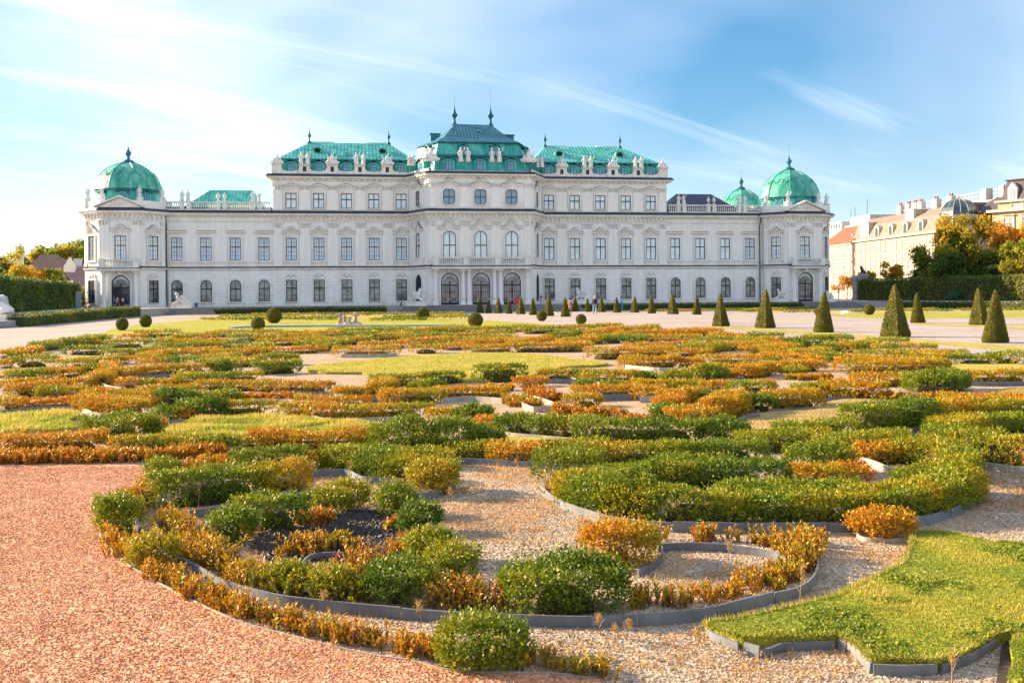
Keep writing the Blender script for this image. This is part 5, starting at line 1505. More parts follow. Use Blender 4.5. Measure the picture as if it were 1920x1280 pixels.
def house_window(parent, u, z, w, h, mat=M_GLH, hood=0, rail=False):
    """on a facade whose outside is -y: frame with a pane, sill and head"""
    key = (round(w, 2), round(h, 2), hood)
    if key not in HW:
        g = G(); g.ring(rect(w, h), rect(w-.16, h-.08, .08), -.10, 0); g.box(-.03, .03, -.09, 0, .08, h-.08); g.box(-w/2+.08, w/2-.08, -.09, 0, h*.64, h*.64+.07)
        f = g.mesh('window', M_WHITE)
        g = G(); g.box(-w/2+.06, w/2-.06, -.04, -.01, .06, h-.06); pn = g.mesh('pane', mat)
        g = G(); g.ring([(-w/2-.2, -.05), (w/2+.2, -.05), (w/2+.2, h+.2), (-w/2-.2, h+.2)], rect(w, h), -.16, 0); g.box(-w/2-.3, w/2+.3, -.3, 0, -.2, -.051)
        if hood == 1: g.box(-w/2-.35, w/2+.35, -.35, 0, h+.35, h+.5)
        if hood == 2:
            g.plate([(-w/2-.45, h+.35), (w/2+.45, h+.35), (0, h+1.0)], -.4, 0)
        HW[key] = (f, pn, g.mesh('surround', MATS['facade_trim']))
    f, pn, su = HW[key]
    o = link('window', f, parent, (u, 0, z)); link('pane', pn, o); link('surround', su, o)
HW = {}
plaster('facade_trim', (.52, .445, .375), (.39, .33, .275))
# --- long apartment block along the street: facade faces the garden, running away from us
A0, A1 = put(1806, 520, 214), put(1597, 520, 268)         # near and far end of the facade
fx = Vector((A0.x-A1.x, A0.y-A1.y, 0)); FL_ = fx.length; frz = math.atan2(fx.y, fx.x)
apt = empty('apartment_block', (A1.x, A1.y, 0), frz)
tag(apt, 'long cream apartment block with brown mansard roof and glass corner turret', 'building')
g = G(); g.box(0, FL_, 0, 16, -1, 15.4); g.build('wall', M_SALMON, apt)
g = G(); g.box(FL_-6.5, FL_+.9, -1.3, 8, -1, 15.4); g.build('corner_wall', M_SALMON, apt)
for z_, o_, h_ in ((15.0, .7, .45), (11.55, .25, .22), (8.2, .25, .22), (4.7, .3, .25)):
    g = G(); g.box(-.2, FL_-6.5, -o_, 0, z_, z_+h_); g.box(FL_-6.5-o_*.4, FL_+.9+o_, -1.3-o_, -1.3, z_, z_+h_); g.build('cornice', MATS['facade_trim'], apt)
NB = 17
for i in range(NB):
    u = 1.7+(FL_-9.5)*i/(NB-1)
    for z_, h_, hd in ((12.25, 2.1, 0), (8.85, 2.2, 0), (5.35, 2.3, 1), (1.3, 2.4, 2)):
        house_window(apt, u, z_, 1.5, h_, hood=hd)
cw = empty('corner_bay', (FL_-2.8, -1.3, 0), 0, apt)
for u in (-2.0, 0, 2.0):
    for z_, h_, hd in ((12.25, 2.1, 0), (8.85, 2.2, 0), (5.35, 2.3, 1)):
        key = (1.5, round(h_, 2), hd); f, pn, su = HW[key]
        o = link('window', f, apt, (FL_-2.8+u, -1.302, z_)); link('pane', pn, o); link('surround', su, o)
g = G(); g.add([(0, .05, 15.45), (FL_-5, .05, 15.45), (FL_-5, 16, 15.45), (0, 16, 15.45), (0, 1.8, 19.2), (FL_-5, 1.8, 19.2), (FL_-5, 14, 19.2), (0, 14, 19.2), (1.0, 5, 21.2), (FL_-5, 5, 21.2), (FL_-5, 11, 21.2), (1.0, 11, 21.2)],
               [(0, 1, 5, 4), (4, 5, 9, 8), (3, 0, 4, 7), (1, 2, 6, 5), (2, 3, 7, 6), (8, 9, 10, 11), (7, 4, 8, 11), (5, 6, 10, 9), (6, 7, 11, 10)]); g.build('mansard_roof', M_MANS, apt)
for i in range(4):
    u = FL_*.26+i*FL_*.135
    g = G(); g.plate(arch(2.3, 2.6, rise=1.15), -.35, 2.6); d_ = g.build('roof_dormer', MATS['facade_trim'], apt, (u, .55, 16.0))
    g = G(); g.plate(arch(1.5, 2.1, rise=.75), -.42, -.36); g.build('pane', M_GLD, d_)
for u, w_, h_ in ((FL_*.13, 4.6, 3.6), (FL_*.52, 4.2, 2.6)):
    g = G(); g.box(-w_/2, w_/2, -.2, 4, 0, h_); d_ = g.build('roof_dormer', MATS['facade_trim'], apt, (u, .5 if h_ > 3 else 1.8, 16.0 if h_ > 3 else 18.6)); g = G(); g.box(-w_/2-.2, w_/2+.2, -.4, 4.2, h_+.001, h_+.25); g.build('dormer_cap', M_WHITE, d_)
for i, u in enumerate((.28, .36, .42, .47, .60, .72)):
    g = G(); g.box(-1.0, 1.0, -.6, .6, 0, 2.6); c_ = g.build('chimney', M_CHIM, apt, (FL_*u, 6, 20.9)); 
    for k in (-.5, .5): g = G(); g.lathe([(.2, 2.6), (.22, 3.2)], (k, 0, 0), 6); g.build('chimney_pot', M_TILE, c_)
# glass turret over the corner
tx, ty = FL_-5.2, 2.0
g = G(); g.lathe([(3.9, 15.46), (3.9, 18.0)], (tx, ty, 0), 8); g.build('turret_wall', M_WHITE, apt)
g = G(); g.lathe([(4.2, 18.01), (4.2, 18.3)], (tx, ty, 0), 8); g.build('turret_ring', M_CHIM, apt)
prof = [(4.0*math.cos(t), 18.31+3.7*math.sin(t)) for t in [i*math.pi/2/7 for i in range(7)]]+[(.35, 22.1)]
g = G(); g.lathe(prof, (tx, ty, 0), 8); g.build('turret_dome', M_GLD, apt)
g = G()
for k in range(16):
    a = 2*math.pi*k/16; c_ = math.cos(math.pi/8) if k % 2 else 1.0
    g.tube([(tx+(r*c_+.05)*math.cos(a), ty+(r*c_+.05)*math.sin(a), z_) for r, z_ in prof], .05, 4)
g.lathe([(.4, 22.05), (.4, 22.4), (.08, 22.6), (.03, 24)], (tx, ty, 0), 6)
g.build('turret_ribs', M_CHIM, apt)
for k in range(8):
    a = 2*math.pi*(k+.5)/8; R_ = 3.9*math.cos(math.pi/8)
    g = G(); g.box(-1.05, 1.05, -.06, .0, 16.1, 17.7); g.build('pane', M_GLD, apt, (tx+R_*math.cos(a), ty+R_*math.sin(a), 0), a+math.pi/2)
# roof terraces with railings behind
g = G(); g.box(FL_*.15, FL_+10, 13, 22, 18, 22.6); g.build('upper_storey', M_CHIM, apt)
for i in range(36):
    g = G(); u = FL_*.15+(FL_*.85+10)*i/36; g.box(u, u+.12, 12.8, 12.92, 22.6, 24.6); g.build('railing_post', M_CHIM, apt)
g = G(); g.box(FL_*.15, FL_+10, 12.8, 12.9, 24.4, 24.5); g.box(FL_*.15, FL_+10, 12.8, 12.9, 23.5, 23.58); g.build('railing', M_CHIM, apt)
for i, u in enumerate((.86, .98, 1.08, 1.16)): g = G(); g.box(-.9, .9, -.8, .8, 0, 2.4); g.build('chimney', M_CHIM, apt, (FL_*u, 10, 22.0))
g = G(); g.add([(FL_-5, 4, 19), (FL_+9, 8, 17.5), (FL_+9, 14, 21), (FL_-5, 11, 22.4), (FL_-5, 16, 16), (FL_+9, 20, 16)], [(0, 1, 2, 3), (3, 2, 5, 4), (0, 3, 4), (1, 5, 2)]); g.build('dark_roof', M_MANSD, apt)

# --- red roofed house at its far end
B0 = put(1598, 520, 266); B1 = put(1540, 520, 288)
fx = Vector((B0.x-B1.x, B0.y-B1.y, 0)); bl = fx.length
red = empty('apartment_house', (B1.x, B1.y, 0), math.atan2(fx.y, fx.x)); tag(red, 'cream house with a plain bright red tiled roof beside the palace', 'building')
g = G(); g.box(0, bl-.05, 0, 14, -1, 15.0); g.build('wall', M_SALMON, red)
for z_ in (14.6, 9.9, 4.8): g = G(); g.box(-.2, bl-.1, -.4, 0, z_, z_+.35); g.build('cornice', MATS['facade_trim'], red)
for i in range(6):
    u = bl-2.0-i*3.9
    for z_, h_ in ((10.9, 1.9), (6.0, 2.4), (1.2, 2.4)): house_window(red, u, z_, 1.5, h_, hood=1 if h_ > 2 else 0)
g = G(); g.add([(-.3, -.6, 15.0), (bl-.06, -.6, 15.0), (bl-.06, 7, 20.3), (-.3, 7, 20.3), (-.3, 14.5, 15), (bl-.06, 14.5, 15)], [(0, 1, 2, 3), (3, 2, 5, 4), (0, 3, 4), (1, 5, 2), (0, 4, 5, 1)]); r_o = g.build('tiled_roof', M_TILE, red)
g = G(); g.box(bl-6, bl-4.6, 2.2, 3.0, 17.0, 17.6); g.build('skylight', M_GLH, red)
# white and grey blocks seen over the red roof
ub = empty('apartment_block', put(1590, 520, 330)*1.0, frz); ub.location.z = 0; tag(ub, 'pale modern rooftop block rising behind the red tiled roof', 'building')
g = G(); g.box(-14, -5, 0, 12, 0, 25.4); g.build('wall', M_WHITE, ub); g = G(); g.box(-5, 2, 1, 12, 0, 23.8); g.build('wall', M_CHIM, ub); g = G(); g.box(2, 16, 0, 12, 0, 26.0); g.build('wall', M_CHIM, ub)
for i in range(4): g = G(); g.box(-13+2*i, -11.8+2*i, -.05, 0, 23.2, 24.8); g.build('window', M_GLD, ub)
for u in (-4, -1, 8): g = G(); g.tube([(u, 3, 24), (u, 3, 30+u*.2)], .07, 4); g.build('aerial', M_IRON, ub)

# --- peach house with dark mansard at the right edge
C0 = put(1858, 520, 212)
ph = empty('townhouse', (C0.x, C0.y, 0), math.radians(-56)); ph.scale = (1.2, 1.2, 1.2); tag(ph, 'peach townhouse with a dark mansard tower at the right edge', 'building')
g = G(); g.box(.35, 20, 0, 14, -1, 15.6); g.build('wall', M_PEACH, ph)
g = G(); g.box(.9, 8.2, .8, 7, 15.6, 17.2); g.build('attic_wall', M_PEACH, ph)
g = G(); g.box(-.4, 20.4, -.7, 14, 15.2, 15.65); g.box(.5, 8.6, .3, 7.4, 16.9, 17.24); g.build('cornice', MATS['facade_trim'], ph)
g = G(); g.add([(1.2, 1.1, 17.25), (8.2, 1.1, 17.25), (8.2, 7, 17.25), (1.2, 7, 17.25), (1.9, 2.1, 20.7), (7.6, 2.1, 20.7), (7.6, 6, 20.7), (1.9, 6, 20.7)], [(0, 1, 5, 4), (1, 2, 6, 5), (2, 3, 7, 6), (3, 0, 4, 7), (4, 5, 6, 7)]); g.build('mansard_roof', M_MANSD, ph)
g = G(); g.box(1.6, 7.9, 1.8, 6.3, 20.701, 20.9); g.build('roof_eave', M_MANSD, ph)
g = G(); g.plate([(-.8, 0), (.8, 0), (.8, 2.0), (0, 3.0), (-.8, 2.0)], -.5, 1.5); d_ = g.build('roof_dormer', M_WHITE, ph, (3.4, 1.5, 17.3)); g = G(); g.box(-.45, .45, -.56, -.501, .3, 1.8); g.build('pane', M_GLH, d_)
for u in (3.3, 6.6, 9.9, 13.2):
    for z_ in (11.9, 7.5): house_window(ph, u, z_, 1.7, 2.3, hood=1)
house_window(ph, 4.4, 15.85, 1.9, .9)
bpy.data.objects[ph.name]
for o_ in [c for c in ph.children if c.name.startswith('window')][-1:]: o_.location.y = .8

# --- left: pink house, purple roofed lodge, white gable
hp_ = put(60, 560, 240)
h1 = empty('pink_house', (hp_.x, hp_.y, 0), math.radians(14)); tag(h1, 'pink house with a brown hipped roof and white chimneys behind the left hedge', 'building')
g = G(); g.box(-2, 11, 0, 10, 0, 7.8); g.build('wall', M_PINK, h1)
g = G(); g.add([(-2.5, -.5, 7.8), (11.5, -.5, 7.8), (11.5, 10.5, 7.8), (-2.5, 10.5, 7.8), (1.0, 5, 12.6), (4.5, 5, 12.6)], [(0, 1, 5, 4), (1, 2, 5), (2, 3, 4, 5), (3, 0, 4), (3, 2, 1, 0)]); g.build('hipped_roof', M_TILEB, h1)
for u, yv, zz in ((-3.2, 3, 14.2), (9.6, 4, 11.3)):
    g = G(); g.box(-.8, .8, -.6, .6, 6, zz); g.box(-.95, .95, -.75, .75, zz, zz+.3); g.build('chimney', M_WHITE, h1, (u, yv, 0))
for u in (.5, 3.5, 6.5, 9.0): house_window(h1, u, 4.6, 1.2, 1.8)
hp_ = put(137, 560, 200)
h2 = empty('lodge', (hp_.x, hp_.y, 0), math.radians(9)); tag(h2, 'low lodge with a purple tiled roof against the left palace wall', 'building')
g = G(); g.box(-2.2, 9, 0, 8, 0, 4.9); g.build('wall', M_SALMON, h2)
g = G(); g.add([(-2.0, -.7, 4.7), (9.5, -.7, 4.2), (9.5, 5, 7.9), (-2.0, 5, 8.6), (9.5, 9, 4.5), (-2.0, 9, 4.5)], [(0, 1, 2, 3), (3, 2, 4, 5), (0, 3, 5), (1, 4, 2), (0, 5, 4, 1)]); g.build('tiled_roof', M_TILEP, h2)
g = G()
for i in range(22): g.tube([(-1.9+i*.5, -.68, 4.74-.0217*i), (-1.9+i*.5, 4.98, 8.6-.03*i)], .06, 4)
g.build('tile_ribs', M_TILEP, h2)['kind'] = 'stuff'
g = G(); g.plate([(-2.5, 0), (-.4, 0), (-.4, 8.4), (-1.0, 9.3), (-1.4, 10.2), (-1.9, 9.3), (-2.5, 8.4)], 3.0, 4.2); g.build('gable', M_WHITE, h2)
for u in (0, 3, 6): house_window(h2, u, 1.6, 1.0, 1.7)

# ================================================================== TREES
def tree(x, y_base, Z, h, crown, n, leaf, tint, label, zbase=0.0, spread=.5, cat='tree', group=None, trunk_r=None, jit=.15, nb=7, droop=0):
    """tapered trunk with limbs; crown = list of (dx, dy, z, rx, rz, tint) clumps"""
    p = put(x, y_base, Z)
    o = empty('tree' if cat == 'tree' else cat, (p.x, p.y, zbase)); tag(o, label, cat, group)
    r0 = trunk_r or h*.022
    gq = G(); zt = h*.72
    gq.tube([(0, 0, -.2), (.02*h, 0, h*.25), (-.01*h, .01*h, h*.5), (.01*h, 0, zt)], [r0*1.3, r0, r0*.7, r0*.25], 8)
    for c in crown[:nb+6]:
        gq.tube([(0, 0, max(h*.2, c[2]*.55)), (c[0]*.5, c[1]*.5, c[2]*.85), (c[0]*.95, c[1]*.95, c[2]+c[4]*.2)], [r0*.5, r0*.32, r0*.08], 5)
    gq.build('trunk', M_BARK, o, smooth=True)
    tot = sum(c[3]**2 for c in crown); Vs, Ts = [], []
    for c in crown:
        m = int(n*c[3]**2/tot)
        u = unit(rng.normal(size=(m, 3))); rr = (rng.random(m)**.38)[:, None]
        lump = 1+.28*np.sin(u[:, :1]*5+c[0])*np.cos(u[:, 1:2]*4+c[2])
        P = u*rr*lump*np.array([c[3], c[3], c[4]])+np.array([c[0], c[1], c[2]])
        D = unit(u+rng.normal(size=(m, 3))*.7+np.array([0, 0, .2-droop]))
        V, tt = leaves(P, D, np.full(m, c[5])+rng.normal(size=m)*jit*.7, leaf, 3, leaf*.9, .8, .9, .08, tri=True)
        Vs.append(V); Ts.append(tt)
    leaf_obj('crown', np.concatenate(Vs), np.concatenate(Ts), M_AUT, o)
    return o
def clumps(R, k, seed, tint, dt=.12, zmid=0.0, rx=1.0, rz=1.0):
    r = random.Random(seed); out = []
    for i in range(k):
        a = r.uniform(0, 6.28); q = r.random()**.5*R
        out.append((q*math.cos(a)*rx, q*math.sin(a)*rx*.8, zmid+r.uniform(-1, 1)*R*.75*rz, R*r.uniform(.26, .44), R*r.uniform(.22, .36), tint+r.uniform(-dt, dt)))
    return out
# big autumn mass on the right, tree by tree
tree(1765, 560, 176, 10, clumps(3.6, 16, 1, .44, .2, 6.6), 3600, .42, .4, 'yellow green leafy tree left of the big dark tree, on the right', .4)
tree(1818, 560, 178, 13.5, clumps(4.8, 20, 2, .60, .12, 10.2)+clumps(5.0, 16, 12, .12, .12, 5.8, 1, .8), 8000, .42, .4, 'tall tree with a golden yellow top and dark green base', .4)
tree(1790, 560, 170, 8, clumps(3.4, 14, 3, .12, .12, 4.6), 3600, .40, .1, 'dark green bushy tree low in front of the golden tree', .4)
tree(1858, 560, 166, 8.5, clumps(2.6, 13, 4, .44, .22, 5.4, .8, 1.1), 2600, .30, .5, 'thin reddish brown tree right of the golden tree', .4)
tree(1903, 560, 170, 12, clumps(4.2, 18, 5, .78, .10, 9.0)+clumps(4.0, 12, 15, .18, .14, 4.8), 6500, .42, .8, 'bright orange topped tree at the right edge', .4)
tree(1930, 560, 158, 9.5, clumps(3.4, 14, 6, .34, .25, 5.8), 3600, .40, .3, 'mixed green and brown tree cut by the right edge', .4)
tree(1874, 560, 162, 5.5, clumps(2.2, 9, 7, .12, .12, 3.0), 1500, .36, .1, 'low dark green bush like tree under the orange tree', .4)
tree(1674, 560, 188, 7.2, clumps(1.75, 11, 8, .70, .08, 5.4), 1100, .30, .7, 'small orange tree with a bare slim trunk above the hedge', .4, trunk_r=.10)
tree(1728, 560, 182, 7.6, [(0, 0, 7.3, .6, .9, .05), (0, 0, 6.2, 1.0, .9, .05), (.3, 0, 5.0, 1.5, .9, .06), (-.4, 0, 4.6, 1.5, .8, .04), (0, .2, 3.8, 1.6, .7, .05)], 1500, .26, .05, 'dark green conical tree standing above the hedge', .4, trunk_r=.12)
tree(1630, 560, 205, 6.5, clumps(1.7, 9, 9, .55, .12, 4.6), 800, .3, .6, 'small yellowing tree behind the stone gate pillar with the lion', .4, trunk_r=.1)
for i, (x, h_, t_, lab) in enumerate(((1572, 5.5, .80, 'left'), (1588, 5.0, .86, 'middle'), (1600, 4.6, .80, 'right'))):
    tree(x, 560, 212, h_, clumps(1.7, 9, 20+i, t_, .1, 3.4), 420, .24, t_, f'sparse russet tree, {lab} one of three before the cream house', .4, trunk_r=.08)
# left background
tree(8, 560, 175, 10, clumps(2.8, 13, 31, .46, .14, 6.4)+clumps(2.6, 8, 41, .22, .1, 4.2), 2000, .42, .6, 'orange and green tree at the far left edge behind the hedge', .4)
tree(36, 560, 165, 10.0, clumps(2.1, 13, 32, .62, .1, 5.0)+[(0, 0, 8.6, .7, .9, .55), (.2, 0, 9.6, .4, .6, .55)], 1500, .32, .7, 'golden orange tree in front of the pink house', .4)
tree(80, 560, 172, 7.4, clumps(1.6, 9, 33, .62, .1, 5.0), 800, .32, .6, 'small amber tree beside the pink house wall', .4)
tree(108, 560, 172, 6.8, clumps(1.4, 9, 34, .40, .1, 5.2), 700, .30, .4, 'small olive tree between the pink house and the lodge', .4)
tree(118, 555, 290, 17, clumps(5.4, 16, 35, .50, .14, 11.5, 1.3), 2600, .65, .5, 'broad yellow green tree behind the lodge, left of its neighbour', .4)
tree(150, 555, 300, 20, clumps(5.6, 16, 36, .36, .14, 13.0, 1.2), 2600, .65, .4, 'tall olive green tree rising against the left palace wall', .4)
tree(60, 555, 300, 15, clumps(4.6, 14, 37, .30, .14, 11.0, 1.3), 2000, .65, .3, 'dark green treetop showing behind the pink house roof', .4)
tree(-30, 555, 185, 10, clumps(4.0, 12, 38, .5, .2, 6.5), 1800, .45, .5, 'orange green tree beyond the left edge', .4)
# low bedding hedges on the lawns before the palace: far too small to count
def bedding(rows, name, label):
    Vs, Ts = [], []
    for (x0, y0, x1, y1, hpx, t_) in rows:
        a, b = at(x0, y0), at(x1, y1); L = (b-a).length; h = hpx*a.y/FPX; n = int(L*70)
        u = rng.random(n)[:, None]; P = np.array(a)*(1-u)+np.array(b)*u+np.stack([np.zeros(n), rng.random(n)*1.0, rng.random(n)**.5*h], 1)
        D = unit(rng.normal(size=(n, 3))*.6+np.array([0, -.2, 1])); V, tt = leaves(P, D, t_+(hash_noise(P, .5, 1.)-.5)*.5, .12, 3, .1, .75, tri=True)
        Vs.append(V); Ts.append(tt)
    o = leaf_obj(name, np.concatenate(Vs), np.concatenate(Ts), M_BOX); tag(o, label, None, None, 'stuff')
bedding([(372, 601, 640, 600, 4, .38), (410, 597, 560, 596, 6, .40), (470, 593, 690, 592, 5, .42), (560, 600, 632, 599, 6, .30), (715, 599, 880, 597.5, 6, .36), (680, 592, 870, 591, 5, .42), (790, 595, 880, 594, 4, .40), (690, 602, 800, 601, 4, .34)], 'bedding', 'low yellow green bedding hedges on the lawn left of the stairs')
bedding([(1395, 586, 1440, 585, 4, .36), (1210, 586, 1440, 583, 5, .42), (1450, 583, 1560, 580, 5, .42), (1470, 587, 1545, 586, 4, .36), (1600, 587, 1625, 586.5, 5, .36), (1640, 583, 1760, 582, 4, .42), (1700, 586, 1790, 585, 5, .36), (1800, 584, 1925, 583, 5, .38)], 'bedding', 'low green bedding hedges on the lawn below the right wing')
# ================================================================== PARTERRE
par = pxpoly([(-260, 735), (0, 684), (130, 646), (212, 631), (300, 628), (640, 622), (870, 619.5), (960, 616), (1130, 613), (1340, 622), (1500, 640), (1700, 655), (1930, 676), (2300, 712)])+[(26, 10), (14, 1), (-14, 1), (-20, 8)]
sheet('parterre_gravel', par, M_GRAVEL, .010)
RED = [(-200, 873), (0, 874), (120, 872), (230, 872), (282, 876), (290, 895), (250, 925), (205, 965), (188, 1000), (200, 1022), (237, 1060), (261, 1076), (320, 1110), (392, 1146), (443, 1167), (520, 1189), (600, 1210), (696, 1232), (770, 1243), (848, 1262), (954, 1266), (1043, 1268), (1120, 1278), (1150, 1295)]
RED_W = pxpoly(RED)+[(1.2, 3.2), (1.2, 1), (-14, 1), (-16, 6)]
sheet('red_gravel', RED_W, M_RED, .016)
def lawn_patch(name, pts, mat, thick=.05, lift=None, n=5):
    return sheet(name, spoly(pts, n), mat, (thick+.006) if lift is None else lift, thick)
L_CENTRE = [(575, 697), (600, 688), (680, 680), (760, 672), (900, 664.5), (1000, 668), (1080, 678), (1138, 684), (1120, 689), (1060, 692), (1010, 706), (950, 716), (880, 719), (840, 717), (780, 709), (690, 704), (672, 703), (600, 702)]
L_CENTRE_W = spoly(L_CENTRE, 5)
sheet('lawn', L_CENTRE_W, M_LAWN, .07, .07)
L_MIDLEFT = [(300, 826), (330, 806), (385, 790), (470, 786), (560, 791), (640, 797), (710, 800), (700, 808), (620, 816), (500, 826), (400, 832)]
L_LEFT = [(-120, 790), (0, 782), (80, 778), (130, 778), (150, 784), (128, 795), (150, 806), (100, 812), (0, 818), (-120, 826)]
for pts, m in ((L_MIDLEFT, M_LAWN_DRY), (L_LEFT, M_LAWN), ([(-80, 706), (0, 697), (80, 692), (140, 693), (120, 700), (40, 705), (-60, 714)], M_LAWN_DRY), ([(80, 672), (140, 669), (190, 671), (150, 677), (90, 680)], M_LAWN_DRY), ([(-60, 757), (40, 754), (105, 752), (90, 757), (0, 761)], M_LAWN_DRY),
               ([(1390, 800), (1440, 778), (1530, 770), (1560, 757), (1640, 750), (1720, 757), (1650, 778), (1580, 793), (1480, 808), (1410, 812)], M_LAWN_DRY), ([(1762, 700), (1780, 687), (1860, 685), (2000, 686), (2000, 702), (1860, 701)], M_LAWN), ([(1850, 741), (1900, 732), (2000, 732), (2000, 748), (1890, 746)], M_LAWN_DRY), ([(925, 836), (960, 826), (1050, 832), (1040, 842), (960, 846)], M_LAWN),
               ([(200, 661), (290, 653), (360, 651), (350, 656), (260, 662)], M_LAWN_DRY)):
    lawn_patch('lawn', pts, m)
L_NEAR = [(1322, 1192), (1389, 1182), (1488, 1159), (1559, 1141), (1612, 1116), (1665, 1091), (1697, 1070), (1708, 1042), (1718, 1018), (1771, 1015), (1860, 1034), (1990, 1052), (2060, 1160), (1990, 1230), (1910, 1210), (1867, 1213), (1820, 1240), (1764, 1263), (1690, 1264), (1633, 1262), (1612, 1240), (1569, 1217), (1520, 1220), (1452, 1220), (1392, 1219), (1345, 1204)]
L_NEAR_W = spoly(L_NEAR, 3)
sheet('lawn', L_NEAR_W, M_LAWN_G, .072, .072)
L_RIGHT_W = pxpoly([(1888, 1300), (1900, 1262), (1893, 1230), (1905, 1212), (1960, 1225), (2100, 1300)])
sheet('dark_earth', spoly([(1868, 1300), (1874, 1250), (1880, 1214), (1900, 1210), (1903, 1240), (1895, 1300)], 3), M_EARTH, .02)
sheet('lawn', L_RIGHT_W, M_LAWN_G, .05, .05)
sheet('dark_earth', spoly([(470, 1030), (500, 1000), (560, 995), (620, 985), (650, 962), (720, 965), (752, 1000), (745, 1040), (690, 1062), (600, 1055), (520, 1062)], 4), M_EARTH, .022)

# ------------------------------------------------------------------ steel and concrete edging
def edging_mat(name, c1, c2):
    return simple(name, c1, .62, .4, 5.0, .15, c2, 0.0, (1, 1, .35))
M_EDGE = edging_mat('edging_zinc', (.175, .19, .215), (.10, .11, .13))
M_EDGEL = edging_mat('edging_pale', (.42, .38, .33), (.26, .23, .20))
EDGES = []
def edge(pts, h, label, mat=None, th=.012, n=6, z0=0.0):
    """one run of edging, laid in separate lengths that sit a little out of true"""
    P = smooth_line([at(x, y) for x, y in pts], n=n)
    r = random.Random(int(pts[0][0]*7+pts[0][1]))
    o = empty('edging_strip', P[0])
    tag(o, label, 'edging strip', 'edging strips of the parterre')
    runs = [[P[0]]]; acc = 0.0; lim = r.uniform(.7, 1.3)*max(1.0, P[0].y/9)
    for a, b in zip(P[:-1], P[1:]):
        acc += (b-a).length; runs[-1].append(b)
        if acc > lim and b is not P[-1]: runs.append([b]); acc = 0.0; lim = r.uniform(.7, 1.3)*max(1.0, P[0].y/9)
    for run in runs:
        if len(run) < 2: continue
        path = [(p.x-P[0].x, p.y-P[0].y) for p in run]
        d = (run[-1]-run[0]).normalized(); k_ = r.uniform(.002, .008)
        path[0] = (path[0][0]+d.x*.003, path[0][1]+d.y*.003); path[-1] = (path[-1][0]-d.x*k_, path[-1][1]-d.y*k_)
        dz, lean = r.uniform(-.006, .006)*(1 if h > .04 else .4), r.uniform(-.010, .010)
        g = G(); g.sweep(path, [(th/2, z0-.02), (th/2+lean, h+dz), (-th/2+lean, h+dz), (-th/2, z0-.02)])
        g.build('strip_length', mat or M_EDGE, o)
    return o
E1 = [(188, 1003), (200, 1023), (237, 1061), (261, 1077), (320, 1111), (392, 1147), (443, 1168), (520, 1190), (600, 1211), (696, 1233), (770, 1244), (848, 1263), (954, 1267), (1043, 1269), (1115, 1279)]
edge(E1, .024, 'thin low strip between the red gravel and the orange box row', M_EDGEL, .008)
E2 = [(262, 962), (256, 985), (270, 1012), (313, 1052), (364, 1077), (412, 1107), (443, 1118), (520, 1138), (600, 1149), (700, 1159), (812, 1168), (972, 1176), (1096, 1179), (1240, 1175), (1325, 1166), (1392, 1149), (1452, 1134), (1495, 1123), (1523, 1101), (1532, 1072), (1526, 1045)]
edge(E2, .075, 'long curved grey strip sweeping round the whole front scroll')
edge([(1232, 1037), (1285, 1034), (1339, 1036), (1389, 1041), (1438, 1049), (1476, 1063), (1490, 1076)], .07, 'curved strip behind the small round gravel pocket in front')
edge([(1242, 1036), (1240, 1055), (1225, 1072), (1196, 1085)], .06, 'short strip curling round under the orange bush by the gravel pocket')
edge([(564, 1072), (581, 1056), (610, 1051), (645, 1052)], .06, 'short strip arching above the small hollow inside the scroll')
edge([(354, 976), (400, 969), (447, 963), (516, 947), (545, 930), (555, 908), (575, 897), (646, 896), (668, 905), (685, 910), (752, 913)], .09, 'grey strip wrapping the gravel hollow behind the front scroll')
edge([(772, 942), (800, 940), (828, 930), (845, 912)], .09, 'short strip under the end of the bushy hedge left of the open gravel')
edge([(262, 972), (272, 948)], .09, 'stub of strip beside the olive bush at the left tip')
E6 = [(1014, 917), (1018, 930), (1053, 956), (1110, 977), (1167, 991), (1245, 999), (1340, 1001), (1438, 1002), (1608, 999), (1722, 989), (1792, 969), (1832, 941), (1836, 922)]
edge(E6, .085, 'pale curved strip along the front of the large green right scroll', M_EDGE)
edge([(1594, 868), (1635, 878), (1676, 895), (1697, 902)], .09, 'pale strip beside the gravel pocket inside the right scroll', M_EDGEL)
edge([(1770, 838), (1778, 856), (1800, 868), (1842, 880), (1913, 890), (1990, 893)], .09, 'pale strip round the hedge mass at the right edge', M_EDGEL)
edge([(1606, 1009), (1620, 1017), (1664, 1020), (1710, 1017)], .04, 'thin ring strip under the single orange clump on the right', M_EDGEL)
edge([(1326, 1196), (1345, 1208), (1387, 1225)], .058, 'first strip of the near lawn edge, at its left tip', M_EDGE, n=3)
edge([(1393, 1229), (1424, 1238)], .066, 'second short strip of the near lawn edge, tilted out', M_EDGE, n=2)
edge([(1428, 1237), (1446, 1232), (1462, 1225), (1500, 1222), (1566, 1221)], .062, 'third strip of the near lawn edge, in its hollow', M_EDGE, n=3)
edge([(1570, 1221), (1592, 1228), (1612, 1243), (1632, 1267)], .064, 'pale sunlit strip curving forward at the near lawn edge', M_EDGE, n=4)
edge([(1636, 1268), (1690, 1270), (1758, 1268)], .060, 'long straight strip at the front of the near lawn', M_EDGE, n=3)
edge([(1764, 1267), (1820, 1245), (1866, 1218)], .062, 'last strip of the near lawn edge, on its right', M_EDGE, n=3)
edge([(845, 872), (880, 872), (1000, 879), (1130, 886), (1240, 890)], .07, 'straight strip at the back of the open gravel in the middle', M_EDGE)
